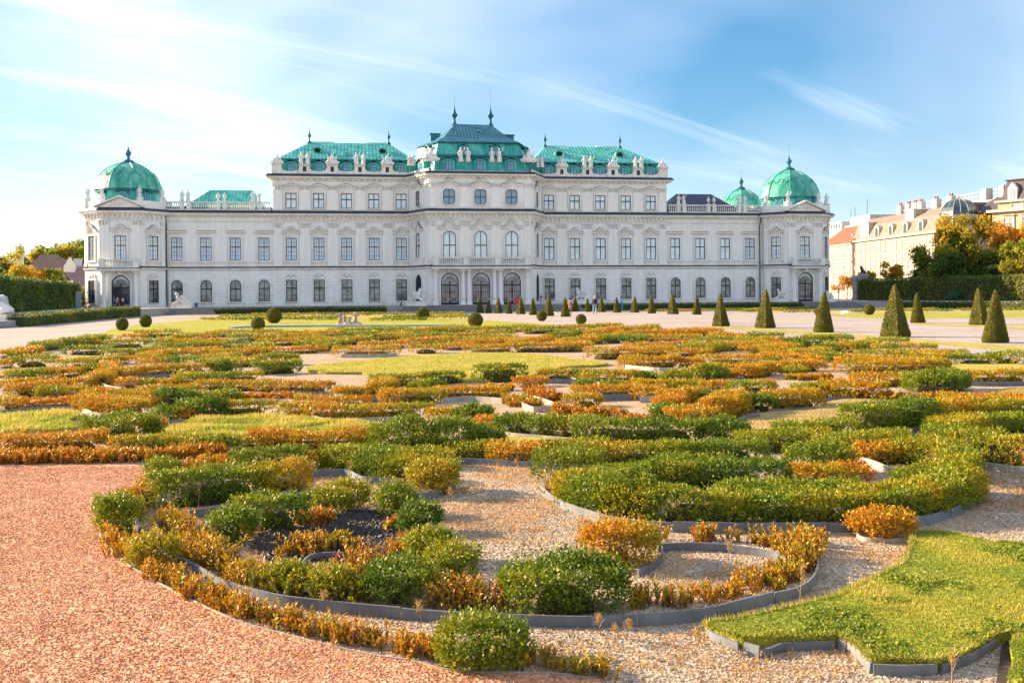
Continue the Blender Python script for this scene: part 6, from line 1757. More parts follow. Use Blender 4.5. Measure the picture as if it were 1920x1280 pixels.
for pts, h, lab, m in (
    ([(0, 781), (75, 773), (148, 771)], .09, 'strip behind the left lawn with weeds in front', None), ([(152, 772), (175, 782), (202, 785), (230, 786)], .09, 'pale strip curling round the orange hedge above the big green bush', M_EDGEL),
    ([(180, 858), (212, 850), (250, 826), (290, 803), (345, 795)], .08, 'strip running from the big green bush to the middle lawn', None), ([(552, 785), (575, 787), (617, 797), (700, 795), (790, 793)], .10, 'pale strip under the boxy orange hedge left of centre', M_EDGEL),
    ([(797, 796), (842, 803), (892, 813), (955, 823), (1020, 829), (1075, 834)], .09, 'long pale strip descending behind the dark bush in the centre', M_EDGEL), ([(190, 727), (205, 733), (228, 737)], .11, 'pale strip end at the tip of the left orange scroll', M_EDGEL),
    ([(212, 720), (257, 713), (350, 708), (440, 708)], .10, 'strip beneath the long curved hedge on the left', None), ([(480, 757), (540, 758), (590, 764)], .10, 'pale strip in front of the sparse reddish row', M_EDGEL), ([(507, 743), (560, 744), (628, 745)], .10, 'strip behind the sparse reddish row', None),
    ([(682, 757), (700, 755), (722, 756)], .10, 'short strip between two orange clumps left of centre', None), ([(830, 757), (880, 753), (960, 759), (985, 768), (1001, 774), (1036, 772)], .10, 'curved pale strip right of centre ending in a corner', M_EDGEL), ([(1000, 752), (1020, 758), (1040, 766)], .10, 'short pale strip below the red orange clump', M_EDGEL),
    ([(1112, 754), (1150, 752), (1200, 751)], .11, 'grey strip behind the small gravel pocket right of centre', None), ([(1200, 756), (1238, 756)], .11, 'short pale strip below the square orange hedge', M_EDGEL), ([(1092, 794), (1130, 796), (1168, 790)], .10, 'strip round the tip of the red orange hedge', None),
    ([(1020, 720), (1085, 721), (1126, 726)], .10, 'strip below the olive hedge with a green end', None), ([(1172, 692), (1225, 697), (1296, 698)], .11, 'pale rim below the orange hedge right of the centre lawn', M_EDGEL), ([(1312, 725), (1350, 720), (1396, 716)], .11, 'strip below the green and orange bush on the right', None),
    ([(1322, 742), (1370, 742)], .10, 'short strip right of the brownish clump', None), ([(1440, 777), (1530, 773)], .08, 'strip in front of the orange hedge beside the dry lawn', None), ([(1530, 756), (1640, 752), (1785, 760)], .08, 'strip at the back of the dry lawn', None),
    ([(1690, 824), (1720, 814), (1742, 806), (1774, 800)], .09, 'strip beside the narrow gravel path on the right', None), ([(1802, 724), (1860, 725), (1930, 724)], .10, 'strip below the hedge at the right edge', None), ([(1196, 795), (1230, 783), (1250, 778)], .09, 'strip left of the dark hollow right of centre', None),
    ([(1272, 766), (1305, 766)], .09, 'short dark strip above the hollow right of centre', None), ([(1378, 770), (1396, 775)], .1, 'small pale strip stub beside the orange mound', M_EDGEL), ([(1370, 806), (1400, 792), (1425, 788)], .09, 'strip between the orange mound and the dry lawn', None),
    ([(640, 671), (700, 671), (745, 669)], .12, 'pale rim of the orange hedge behind the centre lawn', M_EDGEL)):
    edge(pts, h, lab, m)

# ------------------------------------------------------------------ box plants
def resample(pts, step):
    P = [Vector((p.x, p.y)) for p in smooth_line(pts)] if len(pts) > 2 else [Vector((p.x, p.y)) for p in pts]
    L = [0.0]
    for a, b in zip(P[:-1], P[1:]): L.append(L[-1]+(b-a).length)
    n = max(2, int(L[-1]/step)+1)
    s = np.linspace(0, L[-1], n)
    return np.stack([np.interp(s, L, [p.x for p in P]), np.interp(s, L, [p.y for p in P])], 1), L[-1]
TRI = [0]
def plant_arrays(pts, hp, dep, tint, style='full', dens=1.0, hm=None):
    """pts: pixel line along the foot of the plant's front; returns leaf quads, tints, core shapes"""
    W = [at(x, y) for x, y in pts]
    Z = sum(p.y for p in W)/len(W)
    h = hp*Z/FPX if hm is None else hm
    if style != 'sprig' and hm is None: h = max(h*.5, h-dep*.62*(EYE-h*.8)/Z)
    if style != 'sprig' and Z > 10: dep *= .82
    hw = dep/2
    line = [Vector((p.x, p.y+hw*.75, 0)) for p in W]
    if style != 'sprig':                      # the rounded ends stay inside the given line
        tl_ = sum((b-a).length for a, b in zip(line[:-1], line[1:]))
        ins = min(hw*(.95 if style == 'bush' else .55), tl_*.42)
        d0 = (line[1]-line[0]); d1 = (line[-2]-line[-1])
        line[0] = line[0]+d0.normalized()*min(ins, d0.length*.85); line[-1] = line[-1]+d1.normalized()*min(ins, d1.length*.85)
    if len(line) == 2 and (line[1]-line[0]).length < 1e-3: line[1].x += .01
    C, L = resample(line, max(.05, hw*.5))
    n_c = len(C)
    T = np.gradient(C, axis=0); T = T/np.maximum(np.linalg.norm(T, axis=1, keepdims=True), 1e-6)
    if T[:, 0].sum() < 0: pass
    N = np.stack([T[:, 1], -T[:, 0]], 1)
    tl = tint if isinstance(tint, (list, tuple)) else [tint]
    tfun = lambda u: np.interp(u, np.linspace(0, 1, len(tl)), tl)
    ls = .0150+.00128*Z; Lsh = .045+.0020*Z; K = 5
    seed = W[0].x*3.1+W[0].y
    def centre(u, off, ext):
        s = u*(n_c-1); i = np.clip(s.astype(int), 0, n_c-2); f = (s-i)[:, None]
        c = C[i]*(1-f)+C[i+1]*f; nn = N[i]*(1-f)+N[i+1]*f
        return c+nn*off[:, None]+T[i]*ext[:, None], nn, T[i]
    if style == 'sprig':
        npl = max(3, int(L*dens*26/(1+.05*Z)*max(.5, dep/.12)*1.35))
        u = rng.random(npl); off = rng.normal(size=npl)*hw*.5
        base, _, _ = centre(u, off, np.zeros(npl)); hh = h*(.55+.5*rng.random(npl))*(.75+.5*hash_noise(np.concatenate([base, base[:, :1]*0], 1), 2.2, seed))
        m = 5
        B = np.repeat(base, m, 0)+rng.normal(size=(npl*m, 2))*.018
        P = np.concatenate([B, np.full((npl*m, 1), .005)], 1)
        D = unit(np.stack([rng.normal(size=npl*m)*.30, rng.normal(size=npl*m)*.30, np.ones(npl*m)], 1))
        Ls = np.repeat(hh, m)*(.6+.4*rng.random(npl*m))
        K2 = 14
        t = np.tile(np.linspace(.12, 1, K2), npl*m)
        Pk, Dk = np.repeat(P, K2, 0), np.repeat(D, K2, 0); Lk = np.repeat(Ls, K2)
        rad = unit(rng.normal(size=Pk.shape)); rad = unit(rad-Dk*(rad*Dk).sum(1, keepdims=True))
        ax = unit(Dk*.8+rad*.75); b = Pk+Dk*(Lk*t)[:, None]; l = (ls*1.05*(.7+.6*rng.random(len(t))))[:, None]
        sd = unit(np.cross(ax, Dk+rng.normal(size=Pk.shape)*.4)); w = l*.27
        V = np.stack([b, b+ax*l*.5+sd*w, b+ax*l, b+ax*l*.5-sd*w], 1).reshape(-1, 3)
        tt = np.repeat(np.repeat(tfun(u)+rng.normal(size=npl)*.10, m), K2)+rng.normal(size=len(t))*.07
        # stems
        sdv = unit(np.cross(D, np.array([[0.3, 1., 0]]))); wv = (.0025+.0004*Z)
        e = P+D*Ls[:, None]*.95
        VS = np.stack([P-sdv*wv, P+sdv*wv, e+sdv*wv*.5, e-sdv*wv*.5], 1).reshape(-1, 3)
        return [(V, tt)], [(VS, np.full(npl*m, .5))], None
    # rounded or boxy body
    rough = {'full': .24 if Z < 10 else .18, 'bush': .30, 'box': .06}[style]
    if Z > 9: h *= .92
    if style == 'bush': h *= .92
    per = 2*h*.9+dep
    area = (L+dep)*per
    nsh = int(area*dens*(1.4 if style == 'bush' else 1.0)*(1.75/(K*.25*ls*ls))*(1.0 if Z < 9 else .85))
    nsh = min(nsh, 16000)
    u = rng.random(nsh); ext = np.zeros(nsh)
    # spread past the two ends so that they round off
    tot = L+dep; s = rng.random(nsh)*tot-hw; u = np.clip(s/max(L, 1e-3), 0, 1); ext = np.where(s < 0, s, np.where(s > L, s-L, 0))
    lim = np.sqrt(np.clip(1-(np.abs(ext)/hw)**2, 0.0, 1)) if style != 'box' else np.where(np.abs(ext) > hw*.92, 0.9, 1.0)
    side = rng.random(nsh) < (2*h*.8)/per
    sgn = np.where(rng.random(nsh) < .76, 1.0, -1.0)        # more leaves on the side that is seen
    # which lateral direction faces the camera: N points right of travel
    a = np.where(side, sgn, rng.random(nsh)*2-1)
    nz0 = hash_noise(np.stack([u*L, a*.3, np.zeros(nsh)], 1), 3.6, seed)
    hh = h*(1-rough+2*rough*nz0)
    bulge = 1-.10*np.abs(rng.normal(size=nsh))
    zz = np.where(side, hh*(.06+.90*rng.random(nsh)**.8), hh*(.90+.10*rng.random(nsh)))
    shoulder = np.where(side, 1-.22*np.clip(zz/np.maximum(hh, 1e-3)-.6, 0, 1)**2*4*(.35 if style == 'box' else 1), 1)
    if style == 'bush': zz = np.where(side, zz, hh*(1-.45*np.abs(a)**2.2)*(1-.35*(np.abs(ext)/hw)**2)*(.9+.1*rng.random(nsh)))
    # ends close too
    off = a*hw*lim*bulge*shoulder
    cxy, nn, tg = centre(u, off, ext)
    P = np.concatenate([cxy, zz[:, None]], 1)
    nrm = np.concatenate([nn*(a*side)[:, None]+tg*(ext/hw)[:, None]*.8, np.where(side, .25, 1.0)[:, None]], 1)
    D = unit(unit(nrm)*.8+rng.normal(size=P.shape)*.45+np.array([0, 0, .8]))
    pn = hash_noise(np.concatenate([cxy, zz[:, None]], 1), 2.6, seed+2)
    base = tfun(u)+(pn-.5)*.34+rng.normal(size=nsh)*.05+.07*np.clip(zz/h, 0, 1)
    V, tt = leaves(P, D, base, ls, K, Lsh*(1.3 if style == 'bush' else 1.0 if style == 'full' else .7), .52 if Z < 11 else .62, .85, .05, Z >= 11)
    packs = [(V, tt)]
    if style == 'bush' or (style == 'full' and Z < 12):           # long fresh shoots above the clipped line
        m = int((L*dep*130+10+L*26)*(1.5 if style == 'bush' else 1))
        s = rng.random(m)*tot-hw; uu = np.clip(s/max(L, 1e-3), 0, 1); ex = np.where(s < 0, s, np.where(s > L, s-L, 0))
        lm = np.sqrt(np.clip(1-(np.abs(ex)/hw)**2, 0, 1)); aa = rng.random(m)*2-1
        c2, _, _ = centre(uu, aa*hw*lm*.9, ex); P2 = np.concatenate([c2, (h*(.80-.25*np.abs(aa)**2)*(1-.3*(np.abs(ex)/hw)**2))[:, None]], 1)
        D2 = unit(np.stack([rng.normal(size=m)*.35+aa*.0, rng.normal(size=m)*.3, np.ones(m)], 1))
        V2, t2 = leaves(P2, D2, tfun(uu)+.05+rng.normal(size=m)*.06, ls*.95, 11, h*(.52 if style == 'bush' else .30), .5, .75, .05, Z >= 11)
        packs.append((V2, t2))
    # core: low hull of twigs inside the leaves
    g = G(); rows = []
    idx = list(range(0, n_c, max(1, n_c//40)))
    if idx[-1] != n_c-1: idx.append(n_c-1)
    k = {'bush': .92, 'full': .84, 'box': .9}[style]
    for j, i in enumerate(idx):
        q = C[i]; nn_ = N[i]
        f_ = (.72 if style == 'bush' else .5) if (j in (0, len(idx)-1) and style != 'box') else 1.0
        hz = h*(1-rough*.9)*(.88 if style != 'bush' else .84)
        for o_, z_ in ((-k, 0.0), (-k*1.0, hz*.6), (-k*.62, hz*.96), (k*.62, hz*.96), (k*1.0, hz*.6), (k, 0.0)):
            g.v.append((q[0]+nn_[0]*o_*hw*f_, q[1]+nn_[1]*o_*hw*f_, z_*(f_ if f_ < 1 else 1)))
    for j in range(len(idx)-1):
        for e in range(5):
            a_, b_ = j*6+e, (j+1)*6+e; g.f.append((a_, a_+1, b_+1, b_))
    g.f += [tuple(range(6)), tuple(reversed(range((len(idx)-1)*6, len(idx)*6)))]
    return packs, [], g
def plant(name, pts, hp, dep, tint, label, style='full', dens=1.0, group='box hedges of the parterre', cat='hedge'):
    packs, stems, core = plant_arrays(pts, hp, dep, tint, style, dens)
    V = np.concatenate([p[0] for p in packs]); tt = np.concatenate([p[1] for p in packs])
    org = at(*pts[len(pts)//2]); off = np.array([org.x, org.y, 0.0]); zg = gz(org.y)
    o = empty(name, (org.x, org.y, zg)); tag(o, label, cat, group)
    leaf_obj('leaves', V-off, tt, M_BOX, o)
    if stems:
        VS = np.concatenate([s[0] for s in stems]); leaf_obj('stems', VS-off, np.full(len(VS)//4, .5), M_STEM, o)['kind'] = 'stuff'; TRI[0] += len(VS)//2
    if core:
        core.v = [(x-org.x, y-org.y, z) for x, y, z in core.v]; core.build('branches', M_TWIG, o)
    return o
M_STEM = tinted('woody_stem', [(0, (.10, .065, .035)), (1, (.22, .13, .07))], transl=0)
def B(pts, hp, dep, tint, label): return plant('box_bush', pts, hp, dep, tint, label, 'bush', 1.0, 'loose box bushes of the parterre', 'bush')
def H(pts, hp, dep, tint, label, dens=1.0): return plant('box_hedge', pts, hp, dep, tint, label, 'full', dens)
def X(pts, hp, dep, tint, label): return plant('box_hedge', pts, hp, dep, tint, label, 'box')
def R_(pts, hp, dep, tint, label, dens=1.0): return plant('box_sprigs', pts, hp, dep, tint, label, 'sprig', dens, 'thin rows of dying box', 'plant row')

# --- front scroll
B([(955, 1150), (1060, 1158), (1160, 1146)], 103, .42, [.16, .14, .20], 'broad dark green bush at the front rim of the scroll, right of centre')
B([(845, 1254), (905, 1262), (960, 1254)], 100, .34, [.22, .20, .26], 'spiky green bush in front of the long strip, at the bottom edge')
B([(715, 1130), (750, 1138), (790, 1132)], 82, .34, .17, 'dark green bush behind the strip, left of the broad front bush')
B([(825, 1092), (848, 1098), (872, 1092)], 70, .26, .24, 'green bush on the right side of the scroll, above its orange sprigs')
B([(782, 1060), (802, 1062), (826, 1056)], 60, .26, .20, 'green bush third from the front on the right side of the scroll')
B([(768, 1000), (788, 1004), (806, 1000)], 52, .25, .19, 'green bush beside the dark earth, on its right')
B([(718, 968), (738, 972), (758, 966)], 58, .26, .26, 'green bush between the dark earth and the bushy hedge behind')
B([(636, 955), (654, 958), (670, 954)], 50, .26, .26, 'green bush left behind the dark earth')
B([(588, 968), (608, 972), (632, 966)], 44, .26, .28, 'green bush tip at the back left of the dark earth')
B([(412, 1022), (432, 1027), (450, 1020)], 66, .28, .17, 'dense green bush at the left of the inner ring')
H([(450, 1000), (500, 998), (560, 996)], 58, .26, [.26, .30, .18], 'green hedge bit between the left inner bush and the dark earth')
R_([(455, 1010), (475, 1008)], 48, .12, .85, 'single bright orange sprig beside the left inner bush')
H([(290, 958), (345, 953), (440, 942), (480, 938)], 62, .38, [.28, .20, .26], 'thick green hedge left of the gravel hollow')
H([(480, 940), (520, 932), (550, 918)], 52, .30, [.40, .46, .48], 'olive hedge end beside the gravel hollow')
H([(440, 898), (490, 894), (560, 888)], 46, .30, [.24, .26, .22], 'green hedge behind the gravel hollow, its left half')
B([(578, 886), (592, 888), (606, 884)], 34, .26, .52, 'small olive brown bush behind the gravel hollow')
H([(618, 886), (660, 890), (710, 900), (760, 908)], 50, .40, [.24, .34, .30, .36], 'bushy green hedge right of the small olive bush, behind the hollow')
B([(772, 932), (800, 934), (832, 920)], 66, .30, [.44, .48, .46], 'olive bush at the end of the bushy hedge, by the open gravel')
H([(640, 872), (720, 872), (800, 876), (838, 882)], 30, .30, [.30, .26, .36], 'green hedge line behind the bushy hedge')
B([(288, 900), (305, 904), (326, 900)], 38, .26, .34, 'small yellow green bush at the corner of the red gravel')
R_([(315, 905), (350, 898), (420, 880), (440, 872)], 36, .28, .74, 'pale orange sprigs behind the small corner bush', 1.2)
B([(202, 1004), (218, 1012), (240, 1004)], 76, .26, .36, 'olive green bush at the left tip of the scroll')
R_([(225, 985), (245, 958), (270, 935), (300, 920)], 46, .22, .70, 'orange sprigs rising behind the left tip bush', 1.3)
B([(262, 1066), (280, 1071), (302, 1064)], 60, .27, .30, 'green bush on the outer rim just right of the left tip')
R_([(205, 1020), (225, 1042), (248, 1062)], 44, .16, .68, 'orange sprigs between the two bushes of the left tip', 1.4)
R_([(272, 1078), (305, 1097), (344, 1117), (392, 1140), (443, 1161)], 50, .15, [.64, .72, .68], 'orange row on the outer rim from the tip to the bend', 1.5)
R_([(443, 1161), (520, 1183), (600, 1204)], 52, .15, [.68, .74, .66], 'bright orange row along the red gravel, middle stretch', 1.5)
R_([(600, 1204), (696, 1226), (770, 1238), (820, 1248)], 52, .15, [.70, .72, .76], 'orange row along the red gravel, last stretch before the spiky bush', 1.35)
R_([(300, 992), (320, 1012), (345, 1040)], 60, .22, [.66, .70], 'orange sprigs inside the left end of the long strip', 1.4)
R_([(345, 1042), (385, 1068), (430, 1092)], 56, .24, [.72, .66, .62], 'amber row just inside the strip left of the green inner row', 1.5)
R_([(432, 1096), (480, 1108), (545, 1119)], 50, .22, [.66, .54, .48], 'mixed amber and green sprigs inside the strip', 1.6)
R_([(545, 1120), (600, 1128), (690, 1136)], 52, .22, [.46, .40, .50], 'olive green sprigs inside the strip, left of the dark green bush', 1.7)
B([(520, 1108), (540, 1113), (562, 1108)], 44, .18, .34, 'small green bush among the olive sprigs inside the strip, left one')
B([(596, 1120), (618, 1125), (642, 1120)], 48, .20, .30, 'small green bush among the olive sprigs inside the strip, right one')
R_([(645, 1098), (672, 1108), (700, 1112)], 82, .26, .80, 'tall bright orange sprigs in the middle of the scroll', 1.6)
R_([(815, 1145), (870, 1152), (945, 1154)], 62, .24, [.66, .70, .72], 'orange sprigs between the dark green bush and the broad front bush', 1.6)
R_([(540, 1044), (570, 1048), (602, 1042)], 46, .24, .68, 'orange clump left of the dark earth', 1.6)
R_([(608, 1034), (632, 1040), (658, 1034)], 38, .22, .62, 'amber clump in the middle of the dark earth', 1.5)
R_([(728, 992), (745, 998), (762, 992)], 36, .18, .72, 'orange sprigs behind the green bush by the dark earth', 1.5)
R_([(745, 1042), (765, 1050), (790, 1046)], 46, .2, .74, 'orange sprigs right of the dark earth', 1.5)
R_([(560, 985), (600, 990), (625, 985)], 34, .2, .84, 'rusty sprigs behind the dark earth', 1.4)
for k_x, (x0, x1, y_, hp_) in enumerate(((968, 1012, 1254, 42), (1016, 1058, 1264, 46), (1062, 1098, 1270, 52), (1112, 1146, 1282, 48))):
    R_([(x0, y_), ((x0+x1)/2, y_+4), (x1, y_)], hp_, .16, [.60, .52], ('first', 'second', 'third', 'fourth')[k_x]+' small olive tuft right of the spiky bush, along the bottom', 1.3)
# --- small ring right of centre
B([(1120, 1062), (1160, 1068), (1212, 1060)], 82, .40, [.60, .62, .56], 'amber bush standing between open gravel and the small pocket')
R_([(1172, 1138), (1240, 1144), (1325, 1136), (1400, 1118)], 44, .16, [.66, .72, .68], 'orange sprigs along the front rim of the small pocket', 1.0)
R_([(1400, 1118), (1455, 1102), (1500, 1078)], 54, .18, [.68, .70], 'orange sprigs round the right rim of the small pocket', 1.5)
R_([(1500, 1078), (1520, 1052), (1518, 1030), (1490, 1020)], 60, .18, .66, 'tall amber sprigs at the right tip of the pocket', 1.5)
R_([(1230, 1018), (1300, 1020), (1380, 1022), (1440, 1028), (1480, 1040)], 42, .14, [.64, .66, .68], 'spaced amber sprigs behind the small pocket', .8)
B([(1618, 1012), (1660, 1017), (1708, 1012)], 50, .34, [.66, .62], 'low amber clump on its own ring in front of the right scroll')
# --- large right scroll
H([(1024, 905), (1060, 908), (1110, 905)], 58, .42, [.22, .20], 'bright green bushy corner of the right scroll, at its left end')
R_([(1042, 932), (1065, 945), (1085, 950)], 60, .2, .6, 'amber sprigs below the green left corner of the right scroll', 1.3)
H([(1075, 950), (1120, 966), (1170, 978), (1230, 986)], 66, .36, [.34, .20, .22, .32], 'tall mixed hedge along the left front of the right scroll')
H([(1230, 986), (1320, 992), (1420, 993)], 64, .36, [.28, .30, .22], 'mid green hedge along the middle front of the right scroll')
H([(1420, 993), (1520, 993), (1610, 990)], 62, .36, [.22, .30, .34], 'dark based hedge along the front of the right scroll, right of its middle')
H([(1610, 990), (1700, 982), (1770, 965), (1820, 940)], 62, .38, [.34, .32, .30, .32], 'lighter green hedge round the right end of the right scroll')
H([(1815, 915), (1800, 890), (1750, 878), (1700, 872)], 52, .36, [.30, .34, .36], 'lighter green hedge curling back on the right scroll')
H([(1130, 935), (1180, 928), (1225, 918)], 50, .36, [.26, .24], 'green hedge inside the left end of the right scroll')
H([(1245, 925), (1320, 925), (1400, 928), (1460, 925)], 64, .44, [.16, .18, .16], 'dark green hedge mass in the middle of the right scroll')
H([(1250, 880), (1330, 876), (1430, 874)], 46, .40, [.20, .24, .18], 'green hedge at the back of the right scroll')
B([(1495, 888), (1540, 896), (1592, 890)], 58, .44, .24, 'round fresh green bush inside the right scroll')
R_([(1460, 922), (1485, 926), (1505, 920)], 34, .3, .92, 'rust red sprigs inside the right scroll', 1.6)
H([(1500, 912), (1550, 914), (1618, 908)], 34, .32, [.66, .60, .76], 'orange hedge in front of the round green bush')
H([(1470, 950), (1540, 952), (1600, 948)], 40, .36, [.26, .22, .30], 'green hedge between the orange one and the front of the right scroll')
H([(1620, 872), (1670, 872), (1720, 868)], 36, .36, [.62, .5, .44], 'orange and olive hedge left of the pocket in the right scroll')
H([(1775, 855), (1820, 866), (1880, 876), (1960, 882)], 60, .60, [.34, .36, .42], 'wide yellow green hedge mass at the right edge')
H([(1775, 825), (1830, 816), (1900, 812), (1960, 812)], 34, .60, [.36, .34, .30], 'back part of the yellow green mass at the right edge')
B([(1142, 966), (1185, 976), (1228, 972)], 84, .34, .22, 'bright green round bush bulging from the left front of the right scroll')
B([(1246, 912), (1278, 916), (1312, 912)], 56, .34, .17, 'upright green bush inside the right scroll, left of the dark mass')
B([(1345, 962), (1390, 966), (1440, 962)], 58, .32, .24, 'shaggy green bush behind the middle front of the right scroll')
B([(1700, 930), (1745, 938), (1790, 928)], 54, .34, .32, 'yellowish green bush inside the right end of the right scroll')
# --- the belt behind the open gravel
H([(845, 864), (900, 866), (930, 862)], 30, .34, [.44, .54], 'olive hedge behind the strip, left of the brown one')
H([(930, 870), (980, 874), (1030, 872)], 36, .36, [.60, .66, .56], 'brown orange hedge behind the open gravel')
H([(1035, 872), (1080, 872), (1130, 866)], 40, .40, [.30, .24], 'green hedge joining the right scroll and the brown hedge')
H([(1120, 872), (1220, 876), (1330, 874)], 38, .40, [.46, .40, .36], 'olive hedge behind the left part of the right scroll')
H([(1095, 832), (1160, 838), (1240, 840), (1310, 836)], 50, .50, [.20, .17, .15, .22], 'long dark green hedge right of centre, behind the olive one')
B([(1318, 834), (1350, 838), (1388, 832)], 50, .46, .18, 'rounded dark green hump at the right end of the long dark hedge')
H([(1400, 850), (1470, 850), (1550, 846)], 38, .5, [.30, .26, .34], 'green hedge belt below the dry lawn')
H([(1470, 832), (1540, 828), (1600, 824)], 36, .46, [.28, .34, .30], 'green hedge along the lower edge of the dry lawn')
H([(1550, 862), (1620, 856), (1690, 846)], 40, .46, [.36, .32, .40], 'yellow green hedge left of the narrow gravel path')
H([(1600, 820), (1660, 816), (1740, 802)], 56, .50, [.26, .16, .16], 'tall dark green hedge beside the dry lawn')
H([(1740, 800), (1800, 794), (1860, 792), (1940, 788)], 40, .46, [.40, .52, .40, .46], 'brown and green hedge running to the right edge')
B([(710, 848), (770, 858), (830, 858), (890, 850)], 66, .60, [.26, .18, .16, .20], 'large dark green bush in the centre of the parterre')
B([(885, 850), (905, 852), (928, 846)], 50, .36, .26, 'smaller green bush at the right end of the large dark bush')
H([(480, 846), (560, 850), (640, 850), (700, 846)], 36, .40, [.60, .62, .56, .66], 'amber hedge below the middle lawn')
R_([(655, 848), (680, 850), (702, 846)], 32, .26, .58, 'yellow sprigs beside the large dark bush', 1.3)
H([(425, 852), (460, 850), (500, 848)], 26, .36, [.30, .50], 'green hedge bit below the middle lawn')
B([(385, 850), (405, 852), (428, 848)], 30, .34, .26, 'small green bush left below the middle lawn')
H([(212, 852), (280, 850), (340, 850), (385, 848)], 28, .36, [.52, .48, .54], 'olive amber hedge between the big left bush and the small green one')
R_([(-20, 874), (60, 872), (140, 871), (210, 870)], 32, .36, [.78, .82, .76], 'deep orange sprig row along the far side of the red gravel, left part', 1.5)
R_([(210, 870), (260, 868), (330, 864), (420, 858)], 30, .36, [.76, .80, .74], 'deep orange sprig row along the far side of the red gravel, right part', 1.4)
H([(-20, 852), (60, 852), (120, 850), (175, 842)], 32, .44, [.62, .66, .62, .70], 'orange hedge at the left edge behind the sprig row')
B([(170, 826), (215, 834), (268, 826)], 56, .66, [.22, .15, .20], 'big boxy green bush on the left in front of the pale strip')
R_([(272, 810), (284, 812), (296, 804)], 28, .2, .78, 'orange sprigs at the right end of the big left bush', 1.5)
# --- left middle
H([(150, 770), (200, 778), (260, 784)], 28, .44, [.60, .58, .60], 'amber hedge curling above the pale strip on the left')
H([(165, 752), (230, 756), (300, 762)], 20, .36, [.64, .60, .66], 'amber hedge one row behind the curling one on the left')
H([(0, 768), (70, 770), (145, 766)], 17, .36, [.44, .66, .70], 'orange hedge behind the strip of the left lawn')
B([(292, 790), (310, 792), (330, 788)], 22, .40, .14, 'dark green clump left of the middle lawn')
H([(330, 790), (345, 790), (358, 786)], 16, .34, .66, 'short amber hedge right of the dark green clump')
B([(342, 784), (372, 788), (405, 782)], 36, .50, .17, 'green bush at the far corner of the middle lawn')
H([(405, 782), (440, 782), (500, 780)], 24, .40, [.50, .38, .46], 'olive hedge along the far edge of the middle lawn')
B([(297, 760), (320, 764), (346, 758)], 28, .50, .17, 'dark green bush in the left middle, above the amber rows')
B([(368, 758), (400, 758), (440, 754)], 18, .46, .26, 'flat green bush right of the dark left middle bush')
H([(532, 784), (560, 786), (585, 788)], 26, .40, [.44, .48], 'olive hedge joining the boxy orange hedge')
H([(585, 788), (617, 792), (700, 790), (800, 788)], 28, .46, [.60, .54, .48, .44], 'boxy orange hedge with a dark side, left of centre')
H([(560, 760), (620, 764), (690, 762)], 14, .36, [.56, .62], 'low amber row behind the boxy orange hedge')
H([(15, 748), (60, 746), (108, 736)], 24, .44, [.60, .62], 'orange hedge mound near the left edge')
H([(72, 750), (110, 750), (150, 748)], 20, .40, [.36, .30, .42], 'olive green hedge left of the amber rows')
H([(-10, 734), (30, 732), (65, 728)], 14, .40, [.62, .50], 'low orange hedge at the left edge')
H([(132, 733), (150, 731), (172, 722)], 16, .36, .60, 'small amber hedge rising to the left scroll')
H([(12, 718), (50, 717), (90, 716)], 20, .46, [.36, .22], 'green hedge at the far left below the dry lawn')
H([(88, 717), (120, 716), (158, 712)], 20, .46, [.60, .64], 'orange hedge right of the far left green one')
B([(160, 712), (170, 713), (180, 711)], 24, .40, .24, 'small green bush between two orange hedges on the left')
H([(182, 728), (192, 716), (202, 700)], 20, .50, .62, 'orange hedge climbing at the left scroll')
H([(215, 717), (262, 710), (330, 706), (390, 704)], 18, .40, [.62, .64, .58], 'long curved orange hedge of the left scroll')
H([(388, 704), (415, 702), (442, 701)], 20, .40, [.20, .22], 'green end of the long curved hedge')
H([(226, 730), (242, 731), (256, 730)], 17, .36, .60, 'first short orange clump inside the left scroll')
H([(270, 730), (282, 731), (294, 729)], 14, .36, .50, 'second short olive clump inside the left scroll')
H([(298, 731), (315, 731), (336, 729)], 13, .36, .64, 'third short orange clump inside the left scroll')
H([(336, 726), (352, 730), (372, 728)], 24, .44, [.50, .34], 'green topped clump at the right of the left scroll')
H([(372, 718), (420, 716), (480, 712)], 12, .40, [.38, .30, .36], 'flat green hedge right of the left scroll')
H([(372, 733), (430, 733), (480, 734)], 14, .42, [.60, .62], 'orange hedge below the flat green one')
H([(480, 735), (550, 738), (615, 738)], 18, .44, [.60, .56, .60], 'long orange hedge running to the gravel left of the centre lawn')
H([(480, 705), (510, 702), (553, 700)], 22, .50, [.36, .40, .30], 'green hedge ending at the gravel left of the centre lawn')
H([(480, 688), (515, 686), (550, 684)], 18, .50, [.36, .26], 'dark green ended hedge left of the centre lawn')
R_([(372, 752), (430, 752), (480, 752), (560, 754)], 15, .40, [.84, .88, .86], 'sparse reddish sprig row left of centre', 1.3)
H([(268, 742), (310, 742), (362, 738)], 12, .36, .62, 'low amber hedge behind the dark left middle bush')
H([(212, 764), (260, 764), (302, 764)], 13, .36, .68, 'orange hedge left of the dark left middle bush')
